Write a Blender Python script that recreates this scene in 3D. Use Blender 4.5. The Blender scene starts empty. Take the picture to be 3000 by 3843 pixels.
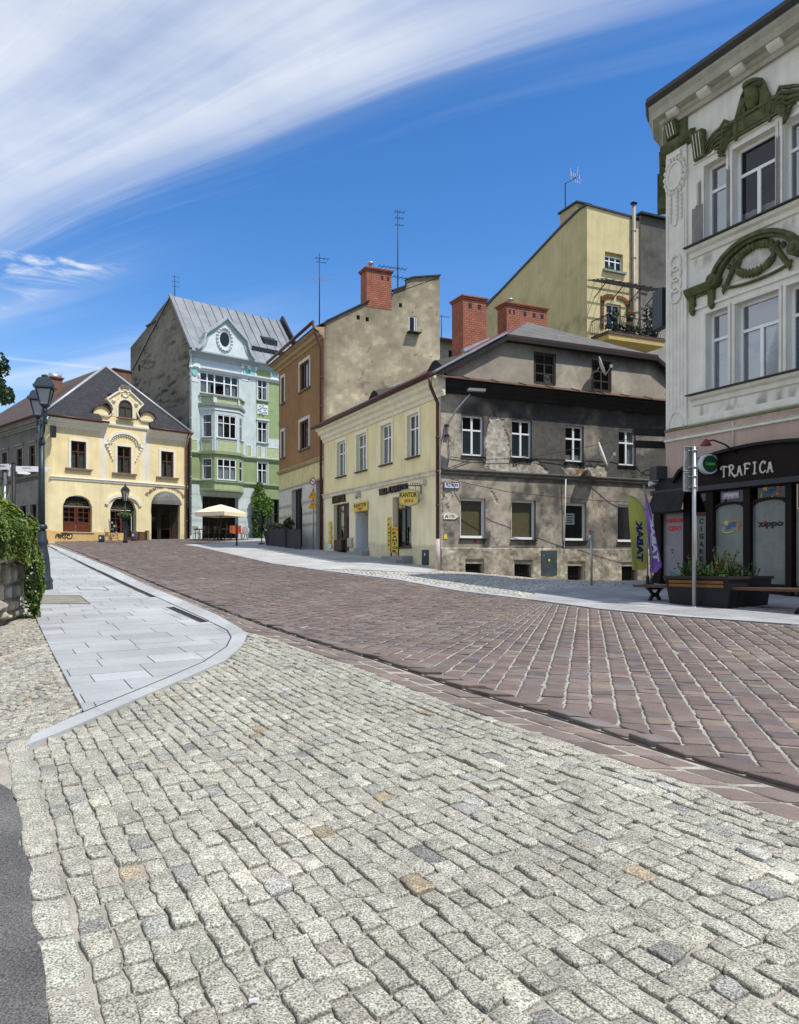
import bpy, bmesh, math, random
import numpy as np
from mathutils import Vector, Matrix
random.seed(7)
NR = np.random.default_rng(11)
SC = bpy.context.scene
COL = SC.collection
# ---------------------------------------------------------------- survey of the street
F, CU, VH = 3000.0, 1500.0, 2105.0      # focal length, centre column, eye level of the survey (pixels)
SUN_AZ = (0.87, -0.49)                 # horizontal direction towards the sun
SUN_EL = math.radians(60)
def smooth(t):
    t = np.clip(t, 0, 1); return t*t*(3-2*t)
_gy = np.array([-60, 0, 20, 24, 28.5, 32, 36, 42, 48, 54, 60, 70, 90, 400.0])
_gz = np.array([-4.5, -1.6, -.63, -.40, -.15, .06, .30, .66, 1.0, 1.36, 1.68, 2.1, 2.4, 2.4])
def gz(x, y):
    x = np.asarray(x, float); y = np.asarray(y, float)
    z = np.interp(y, _gy, _gz)
    return z - 1.15*smooth((x+2)/14.0)*smooth((y-21)/8.0)
def gp(u, v):                            # ground point seen at survey pixel u, v
    k = (u-CU)/F; m = (VH-v)/F
    Y = prev = 1.0
    while Y < 200:
        if float(gz(k*Y, Y)) >= m*Y: break
        prev = Y; Y += 0.25
    lo, hi = prev, Y
    for _ in range(40):
        mid = (lo+hi)/2
        if float(gz(k*mid, mid)) >= m*mid: hi = mid
        else: lo = mid
    return np.array([k*hi, hi])
def gline(*pts): return np.array([gp(u, v) for u, v in pts])
def at(u, v, Y): return Vector(((u-CU)/F*Y, Y, (VH-v)/F*Y))
# ---------------------------------------------------------------- noise for painted surfaces
def _h(ix, iy, seed):
    n = (ix.astype(np.int64)*374761393 + iy.astype(np.int64)*668265263 + seed*974634777) & 0x7fffffff
    n = ((n ^ (n >> 13))*1274126177) & 0x7fffffff
    return ((n ^ (n >> 16)) & 0xffff)/65535.0
def vn(x, y, seed=0):
    x = np.asarray(x, float); y = np.asarray(y, float)
    ix = np.floor(x); iy = np.floor(y); fx = x-ix; fy = y-iy
    fx = fx*fx*(3-2*fx); fy = fy*fy*(3-2*fy)
    a = _h(ix, iy, seed); b = _h(ix+1, iy, seed); c = _h(ix, iy+1, seed); d = _h(ix+1, iy+1, seed)
    return (a*(1-fx)+b*fx)*(1-fy)+(c*(1-fx)+d*fx)*fy
def fbm(x, y, seed=0, oct=4):
    s = 0; a = .5; t = 0
    for o in range(oct):
        s = s + a*vn(np.asarray(x)*2**o, np.asarray(y)*2**o, seed+o*17); t += a; a *= .5
    return s/t
def inpoly(px, py, poly):
    px = np.asarray(px, float); py = np.asarray(py, float)
    ins = np.zeros(px.shape, bool); n = len(poly)
    for i in range(n):
        x1, y1 = poly[i]; x2, y2 = poly[(i+1) % n]
        if y1 == y2: continue
        c = ((y1 > py) != (y2 > py)) & (px < (x2-x1)*(py-y1)/(y2-y1)+x1)
        ins ^= c
    return ins
# ---------------------------------------------------------------- materials
def rgb(h): return tuple(((int(h[i:i+2], 16)/255)/12.92 if int(h[i:i+2], 16)/255 <= .04045 else ((int(h[i:i+2], 16)/255+.055)/1.055)**2.4) for i in (0, 2, 4))
MATS = {}
def mat(name, col=(.5, .5, .5), rough=.8, var=.12, scale=2.0, bump=.15, bscale=30.0, metal=0.0, attr=False, spec=.3, streak=0.0, fine=.06, dist=.01):
    if name in MATS: return MATS[name]
    m = bpy.data.materials.new(name); m.use_nodes = True; nt = m.node_tree; N = nt.nodes; L = nt.links
    bs = N['Principled BSDF']; bs.inputs['Roughness'].default_value = rough; bs.inputs['Metallic'].default_value = metal
    bs.inputs['Specular IOR Level'].default_value = spec
    tc = N.new('ShaderNodeTexCoord')
    def noise(sc, det=4, vec=None, ro=.6):
        n = N.new('ShaderNodeTexNoise'); n.inputs['Scale'].default_value = sc; n.inputs['Detail'].default_value = det; n.inputs['Roughness'].default_value = ro
        L.new(vec or tc.outputs['Object'], n.inputs['Vector']); return n.outputs['Fac']
    def rng(src, lo, hi, a=.3, b=.7):
        r = N.new('ShaderNodeMapRange'); r.inputs['From Min'].default_value = a; r.inputs['From Max'].default_value = b
        r.inputs['To Min'].default_value = lo; r.inputs['To Max'].default_value = hi; L.new(src, r.inputs['Value']); return r.outputs['Result']
    def mul(a, b):
        q = N.new('ShaderNodeMath'); q.operation = 'MULTIPLY'; L.new(a, q.inputs[0]); L.new(b, q.inputs[1]); return q.outputs[0]
    f = rng(noise(scale, 5), 1-var, 1+var)
    if fine: f = mul(f, rng(noise(bscale*2.5, 3), 1-fine, 1+fine))
    if streak:
        mp = N.new('ShaderNodeMapping'); mp.inputs['Scale'].default_value = (6, 6, .35); L.new(tc.outputs['Object'], mp.inputs['Vector'])
        f = mul(f, rng(noise(1.0, 4, mp.outputs['Vector']), 1-streak, 1+streak*.4))
    sc = N.new('ShaderNodeVectorMath'); sc.operation = 'SCALE'
    if attr:
        a = N.new('ShaderNodeAttribute'); a.attribute_name = 'col'; L.new(a.outputs['Color'], sc.inputs[0])
    else: sc.inputs[0].default_value = col
    L.new(f, sc.inputs['Scale']); L.new(sc.outputs['Vector'], bs.inputs['Base Color'])
    if bump:
        b = N.new('ShaderNodeBump'); b.inputs['Strength'].default_value = bump; b.inputs['Distance'].default_value = dist
        L.new(noise(bscale, 5), b.inputs['Height']); L.new(b.outputs['Normal'], bs.inputs['Normal'])
    MATS[name] = m; return m
def glass_mat(name, tint=(.55, .6, .62), lo=.06, hi=.42):
    m = bpy.data.materials.new(name); m.use_nodes = True; nt = m.node_tree; N = nt.nodes; L = nt.links
    N.remove(N['Principled BSDF']); out = N['Material Output']
    t = N.new('ShaderNodeBsdfTransparent'); t.inputs['Color'].default_value = (*tint, 1)
    g = N.new('ShaderNodeBsdfGlossy'); g.inputs['Roughness'].default_value = .03; g.inputs['Color'].default_value = (.9, .95, 1, 1)
    tc = N.new('ShaderNodeTexCoord'); n = N.new('ShaderNodeTexNoise'); n.inputs['Scale'].default_value = 1.6; n.inputs['Detail'].default_value = 1
    b = N.new('ShaderNodeBump'); b.inputs['Strength'].default_value = .06; b.inputs['Distance'].default_value = .05
    L.new(tc.outputs['Object'], n.inputs['Vector']); L.new(n.outputs['Fac'], b.inputs['Height']); L.new(b.outputs['Normal'], g.inputs['Normal'])
    w = N.new('ShaderNodeLayerWeight'); w.inputs['Blend'].default_value = .35
    r = N.new('ShaderNodeMapRange'); r.inputs['To Min'].default_value = lo; r.inputs['To Max'].default_value = hi; L.new(w.outputs['Fresnel'], r.inputs['Value'])
    x = N.new('ShaderNodeMixShader'); L.new(r.outputs['Result'], x.inputs['Fac']); L.new(t.outputs[0], x.inputs[1]); L.new(g.outputs[0], x.inputs[2])
    L.new(x.outputs[0], out.inputs['Surface']); MATS[name] = m; return m
def brick_mat(name, c1, c2, mortar, bw=.25, bh=.075, ms=.012):
    m = bpy.data.materials.new(name); m.use_nodes = True; nt = m.node_tree; N = nt.nodes; L = nt.links
    bs = N['Principled BSDF']; bs.inputs['Roughness'].default_value = .85
    uv = N.new('ShaderNodeUVMap'); uv.uv_map = 'UVMap'
    b = N.new('ShaderNodeTexBrick'); b.inputs['Color1'].default_value = (*c1, 1); b.inputs['Color2'].default_value = (*c2, 1); b.inputs['Mortar'].default_value = (*mortar, 1)
    b.inputs['Scale'].default_value = 1; b.inputs['Brick Width'].default_value = bw; b.inputs['Row Height'].default_value = bh; b.inputs['Mortar Size'].default_value = ms
    L.new(uv.outputs[0], b.inputs['Vector'])
    tc = N.new('ShaderNodeTexCoord'); n = N.new('ShaderNodeTexNoise'); n.inputs['Scale'].default_value = 2.5; n.inputs['Detail'].default_value = 6
    L.new(tc.outputs['Object'], n.inputs['Vector'])
    r = N.new('ShaderNodeMapRange'); r.inputs['From Min'].default_value = .3; r.inputs['From Max'].default_value = .7; r.inputs['To Min'].default_value = .78; r.inputs['To Max'].default_value = 1.18
    L.new(n.outputs['Fac'], r.inputs['Value'])
    s = N.new('ShaderNodeVectorMath'); s.operation = 'SCALE'; L.new(b.outputs['Color'], s.inputs[0]); L.new(r.outputs['Result'], s.inputs['Scale']); L.new(s.outputs['Vector'], bs.inputs['Base Color'])
    bp = N.new('ShaderNodeBump'); bp.inputs['Strength'].default_value = .5; bp.inputs['Distance'].default_value = .01; bp.invert = True
    L.new(b.outputs['Fac'], bp.inputs['Height']); L.new(bp.outputs['Normal'], bs.inputs['Normal'])
    MATS[name] = m; return m
# ---------------------------------------------------------------- meshes
class MB:
    def __init__(s): s.v = []; s.f = []; s.mi = []; s.c = []; s.cur = 0; s.col = None; s.sm = []; s.smooth = False
    def vert(s, p, c=None):
        s.v.append((float(p[0]), float(p[1]), float(p[2]))); s.c.append(c or s.col or (1, 1, 1)); return len(s.v)-1
    def face(s, idx): s.f.append(tuple(idx)); s.mi.append(s.cur); s.sm.append(s.smooth)
    def poly(s, pts): s.face([s.vert(p) for p in pts]); return s
    def hexa(s, a, b):                   # two quads (lists of four), joined
        i = [s.vert(p) for p in a]; j = [s.vert(p) for p in b]; n = len(i)
        s.face(i[::-1]); s.face(j)
        for k in range(n): s.face((i[k], i[(k+1) % n], j[(k+1) % n], j[k]))
        return s
    def box(s, c, size, rz=0.0, axes=None):
        c = Vector(c); hx, hy, hz = size[0]/2, size[1]/2, size[2]/2
        if axes is None: ax = Vector((math.cos(rz), math.sin(rz), 0)); ay = Vector((-math.sin(rz), math.cos(rz), 0)); az = Vector((0, 0, 1))
        else: ax, ay, az = axes
        q = lambda z: [c+ax*sx*hx+ay*sy*hy+az*z for sx, sy in ((-1, -1), (1, -1), (1, 1), (-1, 1))]
        return s.hexa(q(-hz), q(hz))
    def fb(s, fc, s0, s1, z0, z1, d0, d1):   # box in facade coordinates
        return s.hexa([fc.pt(s0, z0, d0), fc.pt(s1, z0, d0), fc.pt(s1, z1, d0), fc.pt(s0, z1, d0)], [fc.pt(s0, z0, d1), fc.pt(s1, z0, d1), fc.pt(s1, z1, d1), fc.pt(s0, z1, d1)])
    def fpoly(s, fc, pts, d0, d1):       # extruded outline in facade coordinates
        return s.hexa([fc.pt(a, b, d0) for a, b in pts], [fc.pt(a, b, d1) for a, b in pts])
    def fq(s, fc, s0, s1, z0, z1, d): return s.poly([fc.pt(s0, z0, d), fc.pt(s1, z0, d), fc.pt(s1, z1, d), fc.pt(s0, z1, d)])
    def bar(s, a, b, w, h=None, up=(0, 0, 1)):
        a = Vector(a); b = Vector(b); h = h or w; t = (b-a)
        if t.length < 1e-6: return s
        t.normalize(); u = Vector(up)
        if abs(t.dot(u)) > .98: u = Vector((1, 0, 0))
        x = t.cross(u).normalized(); y = x.cross(t)
        q = lambda p: [p+x*i*w/2+y*j*h/2 for i, j in ((-1, -1), (1, -1), (1, 1), (-1, 1))]
        return s.hexa(q(a), q(b))
    def tube(s, pts, r, n=8, cap=True):
        pts = [Vector(p) for p in pts]; rs = r if isinstance(r, (list, tuple)) else [r]*len(pts); rings = []
        prev = None; old = s.smooth; s.smooth = True
        for i, p in enumerate(pts):
            t = (pts[min(i+1, len(pts)-1)]-pts[max(i-1, 0)])
            t = t.normalized() if t.length > 1e-9 else Vector((0, 0, 1))
            if prev is None:
                u = Vector((0, 0, 1)) if abs(t.z) < .9 else Vector((1, 0, 0)); x = t.cross(u).normalized()
            else:
                x = prev-t*prev.dot(t); x = x.normalized() if x.length > 1e-6 else t.orthogonal().normalized()
            prev = x; y = t.cross(x)
            rings.append([s.vert(p+(x*math.cos(2*math.pi*k/n)+y*math.sin(2*math.pi*k/n))*rs[i]) for k in range(n)])
        for a, b in zip(rings, rings[1:]):
            for k in range(n): s.face((a[k], a[(k+1) % n], b[(k+1) % n], b[k]))
        s.smooth = False
        if cap: s.face(rings[0][::-1]); s.face(rings[-1])
        s.smooth = old; return s
    def lathe(s, c, prof, n=16, sx=1, sy=1, rz=0, flute=0):
        c = Vector(c); rings = []; old = s.smooth; s.smooth = n > 6
        for r, z in prof:
            ring = []
            for k in range(n):
                a = 2*math.pi*k/n+rz; q = r*(1-flute*(k % 2))
                ring.append(s.vert(c+Vector((math.cos(a)*q*sx, math.sin(a)*q*sy, z))))
            rings.append(ring)
        for a, b in zip(rings, rings[1:]):
            for k in range(n): s.face((a[k], a[(k+1) % n], b[(k+1) % n], b[k]))
        s.smooth = False; s.face(rings[0][::-1]); s.face(rings[-1]); s.smooth = old; return s
    def sweep(s, fc, path, prof, close=False):   # profile (out, up) swept along a path of (point, outward) pairs
        rings = [[s.vert(Vector(p)+Vector(o)*a+Vector((0, 0, b))) for a, b in prof] for p, o in path]
        m = len(prof)
        for a, b in zip(rings, rings[1:]):
            for k in range(m): s.face((a[k], a[(k+1) % m], b[(k+1) % m], b[k]))
        s.face(rings[0][::-1]); s.face(rings[-1]); return s
    def mould(s, fc, s0, s1, prof):      # straight moulding: closed profile of (out, z)
        a = [s.vert(fc.pt(s0, z, d)) for d, z in prof]; b = [s.vert(fc.pt(s1, z, d)) for d, z in prof]; m = len(prof)
        for k in range(m): s.face((a[k], b[k], b[(k+1) % m], a[(k+1) % m]))
        s.face(a); s.face(b[::-1]); return s
    def build(s, name, m, parent=None, uv=None):
        me = bpy.data.meshes.new(name); me.from_pydata(s.v, [], s.f)
        ms = m if isinstance(m, (list, tuple)) else [m]
        for q in ms: me.materials.append(q)
        n = len(me.polygons)
        me.polygons.foreach_set('material_index', s.mi[:n]); me.polygons.foreach_set('use_smooth', s.sm[:n])
        a = me.attributes.new('col', 'FLOAT_COLOR', 'POINT')
        if s.v: a.data.foreach_set('color', np.hstack([np.array(s.c, float), np.ones((len(s.c), 1))]).ravel())
        bm = bmesh.new(); bm.from_mesh(me); bmesh.ops.recalc_face_normals(bm, faces=bm.faces) if not getattr(s, 'keep', False) else None; bm.to_mesh(me); bm.free()
        if uv:                            # brick mapping: metres along the face and up
            l = me.uv_layers.new(name='UVMap')
            for p in me.polygons:
                nn = p.normal; ax = Vector((-nn.y, nn.x, 0)); ax = ax.normalized() if ax.length > .1 else Vector((1, 0, 0))
                for li in p.loop_indices:
                    c = me.vertices[me.loops[li].vertex_index].co
                    l.data[li].uv = (c.dot(ax), c.z if abs(nn.z) < .7 else c.y)
        me.update(); o = bpy.data.objects.new(name, me); COL.objects.link(o)
        if parent: attach(o, parent)
        return o
def attach(o, parent):                    # roots are never rotated when their parts are attached
    o.parent = parent
    o.matrix_parent_inverse = Matrix.Translation(-Vector(parent.location)) if parent.parent is None else Matrix.Identity(4)
def tag(o, label=None, cat=None, group=None, kind=None):
    if label: o['label'] = label
    if cat: o['category'] = cat
    if group: o['group'] = group
    if kind: o['kind'] = kind
    return o
def thing(name, label, cat, loc, group=None):
    o = bpy.data.objects.new(name, None); COL.objects.link(o); o.location = Vector([float(q) for q in loc]); o.empty_display_size = .2
    return tag(o, label, cat, group)
def dup(root, label=None, loc=None):
    r = root.copy(); COL.objects.link(r)
    if loc is not None: r.location = loc
    if label: r['label'] = label
    for ch in list(root.children):
        c = ch.copy(); COL.objects.link(c); c.parent = r
        for g in ch.children:
            d = g.copy(); COL.objects.link(d); d.parent = c
    return r
class Face:
    def __init__(s, x0, y0, dx, dy):
        l = math.hypot(dx, dy); s.x0, s.y0, s.dx, s.dy = x0, y0, dx/l, dy/l; s.n = (s.dy, -s.dx)
    def S(s, u): k = (u-CU)/F; return (k*s.y0-s.x0)/(s.dx-k*s.dy)
    def Y(s, u): return s.y0+s.dy*s.S(u)
    def P(s, u, v): return s.S(u), (VH-v)/F*s.Y(u)
    def pt(s, a, z, d=0.0): return Vector((s.x0+s.dx*a+s.n[0]*d, s.y0+s.dy*a+s.n[1]*d, z))
    def ground(s, a, d=0.0): return float(gz(s.x0+s.dx*a+s.n[0]*d, s.y0+s.dy*a+s.n[1]*d))
    def off(s, d): return Face(s.x0+s.n[0]*d, s.y0+s.n[1]*d, s.dx, s.dy)
def wall(fc, s0, s1, z0, z1, ops=(), step=.3, colf=None, top=None, rev=.14, mb=None, d=0.0, disp=None):
    """gridded facade with real openings; ops: (s0, s1, z0, z1[, arch rise])"""
    mb = mb or MB(); E = 1e-5
    ss = list(np.linspace(s0, s1, max(2, int((s1-s0)/step)+1))); zz = list(np.linspace(z0, z1, max(2, int((z1-z0)/step)+1)))
    for o in ops:
        ss += [o[0], o[1]]; zz += [o[2], o[3]]
    def clean(a, lo, hi):
        a = sorted(q for q in a if lo-E <= q <= hi+E); r = [a[0]]
        for q in a[1:]:
            if q-r[-1] > 1e-3: r.append(q)
        return r
    ss = clean(ss, s0, s1); zz = clean(zz, z0, z1)
    # snap: keep opening edges exact
    A, B = np.meshgrid(ss, zz); T = None
    if top is not None: B = np.minimum(B, np.array([top(q) for q in ss])[None, :])
    cols = colf(A.ravel(), B.ravel()) if colf else None
    base = len(mb.v); W = len(ss); D = disp(A.ravel(), B.ravel()) if disp else np.zeros(A.size)
    for k, (a, b) in enumerate(zip(A.ravel(), B.ravel())):
        mb.vert(fc.pt(a, b, d+D[k]), tuple(cols[k]) if cols is not None else None)
    for j in range(len(zz)-1):
        for i in range(W-1):
            ca = (ss[i]+ss[i+1])/2; cb = (B[j, i]+B[j+1, i+1])/2
            if B[j+1, i]-B[j, i] < 1e-4 and B[j+1, i+1]-B[j, i+1] < 1e-4: continue
            if any(o[0] < ca < o[1] and o[2] < (zz[j]+zz[j+1])/2 < o[3] for o in ops): continue
            q = base+j*W+i; mb.face((q, q+1, q+W+1, q+W))
    def cc(a, b):
        return tuple(colf(np.array([a]), np.array([b]))[0]) if colf else None
    for o in ops:
        a0, a1, b0, b1 = o[:4]; r = o[4] if len(o) > 4 else 0; rd = o[5] if len(o) > 5 else rev
        c = cc((a0+a1)/2, b1+.04) if colf else None
        old = mb.col; mb.col = c or old
        if r:
            n = 10; pts = [(a0+(a1-a0)*k/n, b1-r+r*math.sqrt(max(0, 1-(2*k/n-1)**2))) for k in range(n+1)]
            for (p, q), (p2, q2) in zip(pts, pts[1:]):
                if b1-q > 1e-4 or b1-q2 > 1e-4: mb.poly([fc.pt(p, q, d), fc.pt(p2, q2, d), fc.pt(p2, b1, d), fc.pt(p, b1, d)])
                mb.poly([fc.pt(p, q, d), fc.pt(p, q, d-rd), fc.pt(p2, q2, d-rd), fc.pt(p2, q2, d)])
            b1 = b1-r
        else: mb.poly([fc.pt(a0, b1, d), fc.pt(a0, b1, d-rd), fc.pt(a1, b1, d-rd), fc.pt(a1, b1, d)])
        for a in (a0, a1): mb.poly([fc.pt(a, b0, d), fc.pt(a, b0, d-rd), fc.pt(a, b1, d-rd), fc.pt(a, b1, d)])
        mb.poly([fc.pt(a0, b0, d), fc.pt(a0, b0, d-rd), fc.pt(a1, b0, d-rd), fc.pt(a1, b0, d)])
        mb.col = old
    return mb
def text_pts(txt, size=1.0, bold=0.0, spacing=1.0, align='CENTER', shear=0.0):
    c = bpy.data.curves.new('lettering', 'FONT'); c.body = txt; c.size = size; c.offset = bold; c.space_character = spacing; c.align_x = align; c.resolution_u = 3; c.shear = shear
    o = bpy.data.objects.new('lettering', c); COL.objects.link(o)
    dg = bpy.context.evaluated_depsgraph_get(); me = o.evaluated_get(dg).to_mesh()
    v = [(q.co.x, q.co.y) for q in me.vertices]; f = [tuple(p.vertices) for p in me.polygons]
    o.evaluated_get(dg).to_mesh_clear(); bpy.data.objects.remove(o); bpy.data.curves.remove(c)
    return v, f
def letters(mb, txt, fc, s0, s1, z0, z1, d, bold=.0, shear=0.0, warp=None, spacing=1.0):
    """text fitted in the box s0..s1, z0..z1 at distance d from the facade"""
    v, f = text_pts(txt, 1.0, bold, spacing, 'LEFT', shear); xs = [p[0] for p in v]; ys = [p[1] for p in v]
    x0, x1, y0, y1 = min(xs), max(xs), min(ys), max(ys); base = len(mb.v)
    for x, y in v:
        a = s0+(x-x0)/(x1-x0)*(s1-s0); b = z0+(y-y0)/(y1-y0)*(z1-z0)
        if warp: a, b = warp(a, b)
        mb.vert(fc.pt(a, b, d))
    for q in f: mb.face([base+i for i in q])
    mb.keep = False
    return mb
# ================================================================= GROUND
P_ = np.array([-.467, .884]); B_ = np.array([.884, .467])      # along the street, across it
def granite(name, speck=1.0, rough=.85, scale=170.0, bump=.5):
    m = bpy.data.materials.new(name); m.use_nodes = True; nt = m.node_tree; N = nt.nodes; L = nt.links
    bs = N['Principled BSDF']; bs.inputs['Roughness'].default_value = rough; bs.inputs['Specular IOR Level'].default_value = .25
    at_ = N.new('ShaderNodeAttribute'); at_.attribute_name = 'col'
    tc = N.new('ShaderNodeTexCoord')
    def noise(sc, det, ro=.65):
        n = N.new('ShaderNodeTexNoise'); n.inputs['Scale'].default_value = sc; n.inputs['Detail'].default_value = det; n.inputs['Roughness'].default_value = ro
        L.new(tc.outputs['Object'], n.inputs['Vector']); return n.outputs['Fac']
    def rng(src, lo, hi, a, b):
        r = N.new('ShaderNodeMapRange'); r.inputs['From Min'].default_value = a; r.inputs['From Max'].default_value = b
        r.inputs['To Min'].default_value = lo; r.inputs['To Max'].default_value = hi; L.new(src, r.inputs['Value']); return r.outputs['Result']
    a = rng(noise(scale, 3), 1-.62*speck, 1+.52*speck, .36, .64); b = rng(noise(scale*.12, 4), 1-.22*speck, 1+.18*speck, .3, .7); c = rng(noise(.8, 5), .84, 1.10, .3, .7)
    q = N.new('ShaderNodeMath'); q.operation = 'MULTIPLY'; L.new(a, q.inputs[0]); L.new(b, q.inputs[1])
    q2 = N.new('ShaderNodeMath'); q2.operation = 'MULTIPLY'; L.new(q.outputs[0], q2.inputs[0]); L.new(c, q2.inputs[1])
    s = N.new('ShaderNodeVectorMath'); s.operation = 'SCALE'; L.new(at_.outputs['Color'], s.inputs[0]); L.new(q2.outputs[0], s.inputs['Scale']); L.new(s.outputs['Vector'], bs.inputs['Base Color'])
    bp = N.new('ShaderNodeBump'); bp.inputs['Strength'].default_value = bump; bp.inputs['Distance'].default_value = .006
    L.new(noise(scale*.45, 5), bp.inputs['Height']); L.new(bp.outputs['Normal'], bs.inputs['Normal']); MATS[name] = m; return m
m_gran = granite('granite_setts', 1.25, scale=120); m_por = granite('porphyry_setts', .3, .7, 90, .3); m_slab = granite('granite_slabs', .34, .8, 170, .15)
m_joint = mat('sandy_joints', (.34, .315, .26), .95, .35, 5, .9, 70, fine=.45)
m_asph = mat('asphalt', (.105, .102, .098), .9, .3, 2, .9, 50, fine=.85, dist=.006)
def stones(name, quads, cols, n, gap, drop, hvar, m, round_=.22, gap2=None, rough=.004, kind='structure', lift=0.0, side=.05, tilt=.02):
    Q = np.asarray(quads, float); Nn = len(Q); cols = np.asarray(cols, float)
    t = np.linspace(-1, 1, n)
    if n > 4: t = np.sign(t)*np.abs(t)**.42      # more vertices near the rim
    A, B = np.meshgrid(t, t); A = A.ravel(); B = B.ravel()
    A2 = A*np.sqrt(1-round_*B*B); B2 = B*np.sqrt(1-round_*A*A)
    l1 = np.linalg.norm(Q[:, 1]-Q[:, 0], axis=1); l2 = np.linalg.norm(Q[:, 3]-Q[:, 0], axis=1)
    f1 = np.clip(1-gap/np.maximum(l1, .02), .3, 1)[:, None]; f2 = np.clip(1-(gap2 or gap)/np.maximum(l2, .02), .3, 1)[:, None]
    a = (A2[None]*f1+1)/2; b = (B2[None]*f2+1)/2
    X = ((1-a)*(1-b))[..., None]*Q[:, None, 0]+(a*(1-b))[..., None]*Q[:, None, 1]+(a*b)[..., None]*Q[:, None, 2]+((1-a)*b)[..., None]*Q[:, None, 3]
    jag = 3.2 if m is m_gran else 1.3
    x, y = X[..., 0], X[..., 1]
    jx = (fbm(x*16, y*16, 3, 3)-.5)*gap*jag; jy = (fbm(x*16+50, y*16, 4, 3)-.5)*gap*jag
    x = x+jx; y = y+jy
    e = np.maximum(np.abs(A), np.abs(B))[None]
    z = gz(x, y)+lift+NR.normal(0, hvar, Nn)[:, None]+NR.normal(0, tilt, Nn)[:, None]*(A[None]*l1[:, None]/2)+NR.normal(0, tilt, Nn)[:, None]*(B[None]*l2[:, None]/2)
    z = z-drop*e**9+(fbm(x*26, y*26, 9, 3)-.5)*rough*2
    # skirt
    ring = [i for i in range(n)]+[i*n+n-1 for i in range(1, n)]+[n*n-1-i for i in range(1, n)]+[(n-1-i)*n for i in range(1, n-1)]
    V = np.stack([x, y, z], -1); S = V[:, ring].copy(); S[..., 2] -= side
    V = np.concatenate([V, S], 1); per = V.shape[1]
    i0 = np.array([[j*n+i, j*n+i+1, (j+1)*n+i+1, (j+1)*n+i] for j in range(n-1) for i in range(n-1)])
    R = len(ring); i1 = np.array([[ring[(k+1) % R], ring[k], n*n+k, n*n+(k+1) % R] for k in range(R)])
    fc = np.concatenate([i0, i1]); faces = (fc[None]+(np.arange(Nn)*per)[:, None, None]).reshape(-1, 4)
    me = bpy.data.meshes.new(name); nv = Nn*per; nf = len(faces)
    me.vertices.add(nv); me.vertices.foreach_set('co', V.reshape(-1)); me.loops.add(nf*4); me.loops.foreach_set('vertex_index', faces.reshape(-1).astype(np.int32))
    me.polygons.add(nf); me.polygons.foreach_set('loop_start', np.arange(nf, dtype=np.int32)*4); me.polygons.foreach_set('loop_total', np.full(nf, 4, np.int32))
    sm = np.tile(np.array([True]*len(i0)+[False]*len(i1)), Nn); me.polygons.foreach_set('use_smooth', sm)
    cc = np.repeat(cols[:, None, :], per, 1)*(.86+.28*fbm(V[..., 0]*9, V[..., 1]*9, 21, 4))[..., None]*(.87+.26*fbm(V[:, :1, 0]*.45, V[:, :1, 1]*.3, 25, 4))[..., None]
    cc[:, n*n:] *= .42  # stone sides darkened: crevice shade put into the colour
    at_ = me.attributes.new('col', 'FLOAT_COLOR', 'POINT'); at_.data.foreach_set('color', np.concatenate([cc, np.ones((Nn, per, 1))], -1).reshape(-1))
    me.materials.append(m); me.update(calc_edges=True); me.validate(); o = bpy.data.objects.new(name, me); COL.objects.link(o)
    if kind: o['kind'] = kind
    return o
def pal(n, base, dv, extra):
    c = np.array(base)[None]*(1+NR.normal(0, dv, (n, 1)))*(1+NR.normal(0, dv*.12, (n, 3)))
    r = NR.random(n); p = 0
    for q, col in extra:
        k = (r >= p) & (r < p+q); c[k] = np.array(col)*(1+NR.normal(0, .12, (k.sum(), 1))); p += q
    return np.clip(c, .01, .9)
# ---- base sheet, reaching the horizon
def sheet():
    xs = np.concatenate([[-400, -200, -100, -60], np.arange(-40, 26, 1.0), [40, 80, 160, 400]]); ys = np.concatenate([[-60, -20, -5], np.arange(0, 72, 1.0), [80, 100, 150, 300, 600]])
    mb = MB(); W = len(xs)
    for y in ys:
        for x in xs: mb.vert((x, y, float(gz(x, y))-.018))
    for j in range(len(ys)-1):
        for i in range(W-1): mb.cur = 0 if (ys[j] >= 0 and ys[j] < 62 and abs(xs[i]) < 25) else 1; mb.face((j*W+i, j*W+i+1, j*W+W+i+1, j*W+W+i))
    return tag(mb.build('ground', [m_joint, m_asph]), kind='structure')
sheet()
# ---- survey lines on the ground
ker_out = gline((23, 2797), (94, 2806), (276, 2733), (487, 2639), (686, 2554), (845, 2483), (909, 2428), (927, 2387), (906, 2363), (821, 2313), (674, 2249), (528, 2187), (411, 2130), (293, 2082), (190, 2044))
ker_in = gline((300, 2684), (422, 2633), (592, 2563), (762, 2489), (850, 2431), (868, 2395), (853, 2369), (774, 2328), (640, 2266), (500, 2203), (390, 2150), (275, 2098), (180, 2058))
slab_left = gline((317, 2677), (199, 2454), (150, 2354), (114, 2272), (95, 2240))
gut_px = [(211, 2041), (440, 2131), (645, 2216), (821, 2284), (997, 2348), (1222, 2420), (1398, 2469), (1526, 2511), (1729, 2581), (1966, 2652), (2230, 2731), (2294, 2750), (2491, 2816), (2707, 2881), (3000, 2966), (3500, 3105)]
bor_px = [(150, 2040), (411, 2132), (674, 2252), (821, 2316), (906, 2362), (1025, 2395), (1187, 2451), (1363, 2508), (1518, 2572), (1808, 2678), (2186, 2801), (2388, 2870), (2589, 2933), (2805, 3018), (3000, 3081), (3500, 3240)]
pav_px = [(690, 2045), (739, 2052), (880, 2084), (1022, 2116), (1281, 2150), (1500, 2178), (1729, 2220), (1993, 2252), (2248, 2287), (2556, 2316), (3000, 2347), (3400, 2375)]
gut = gline(*gut_px); bor = gline(*bor_px); pav = gline(*pav_px)
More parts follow.
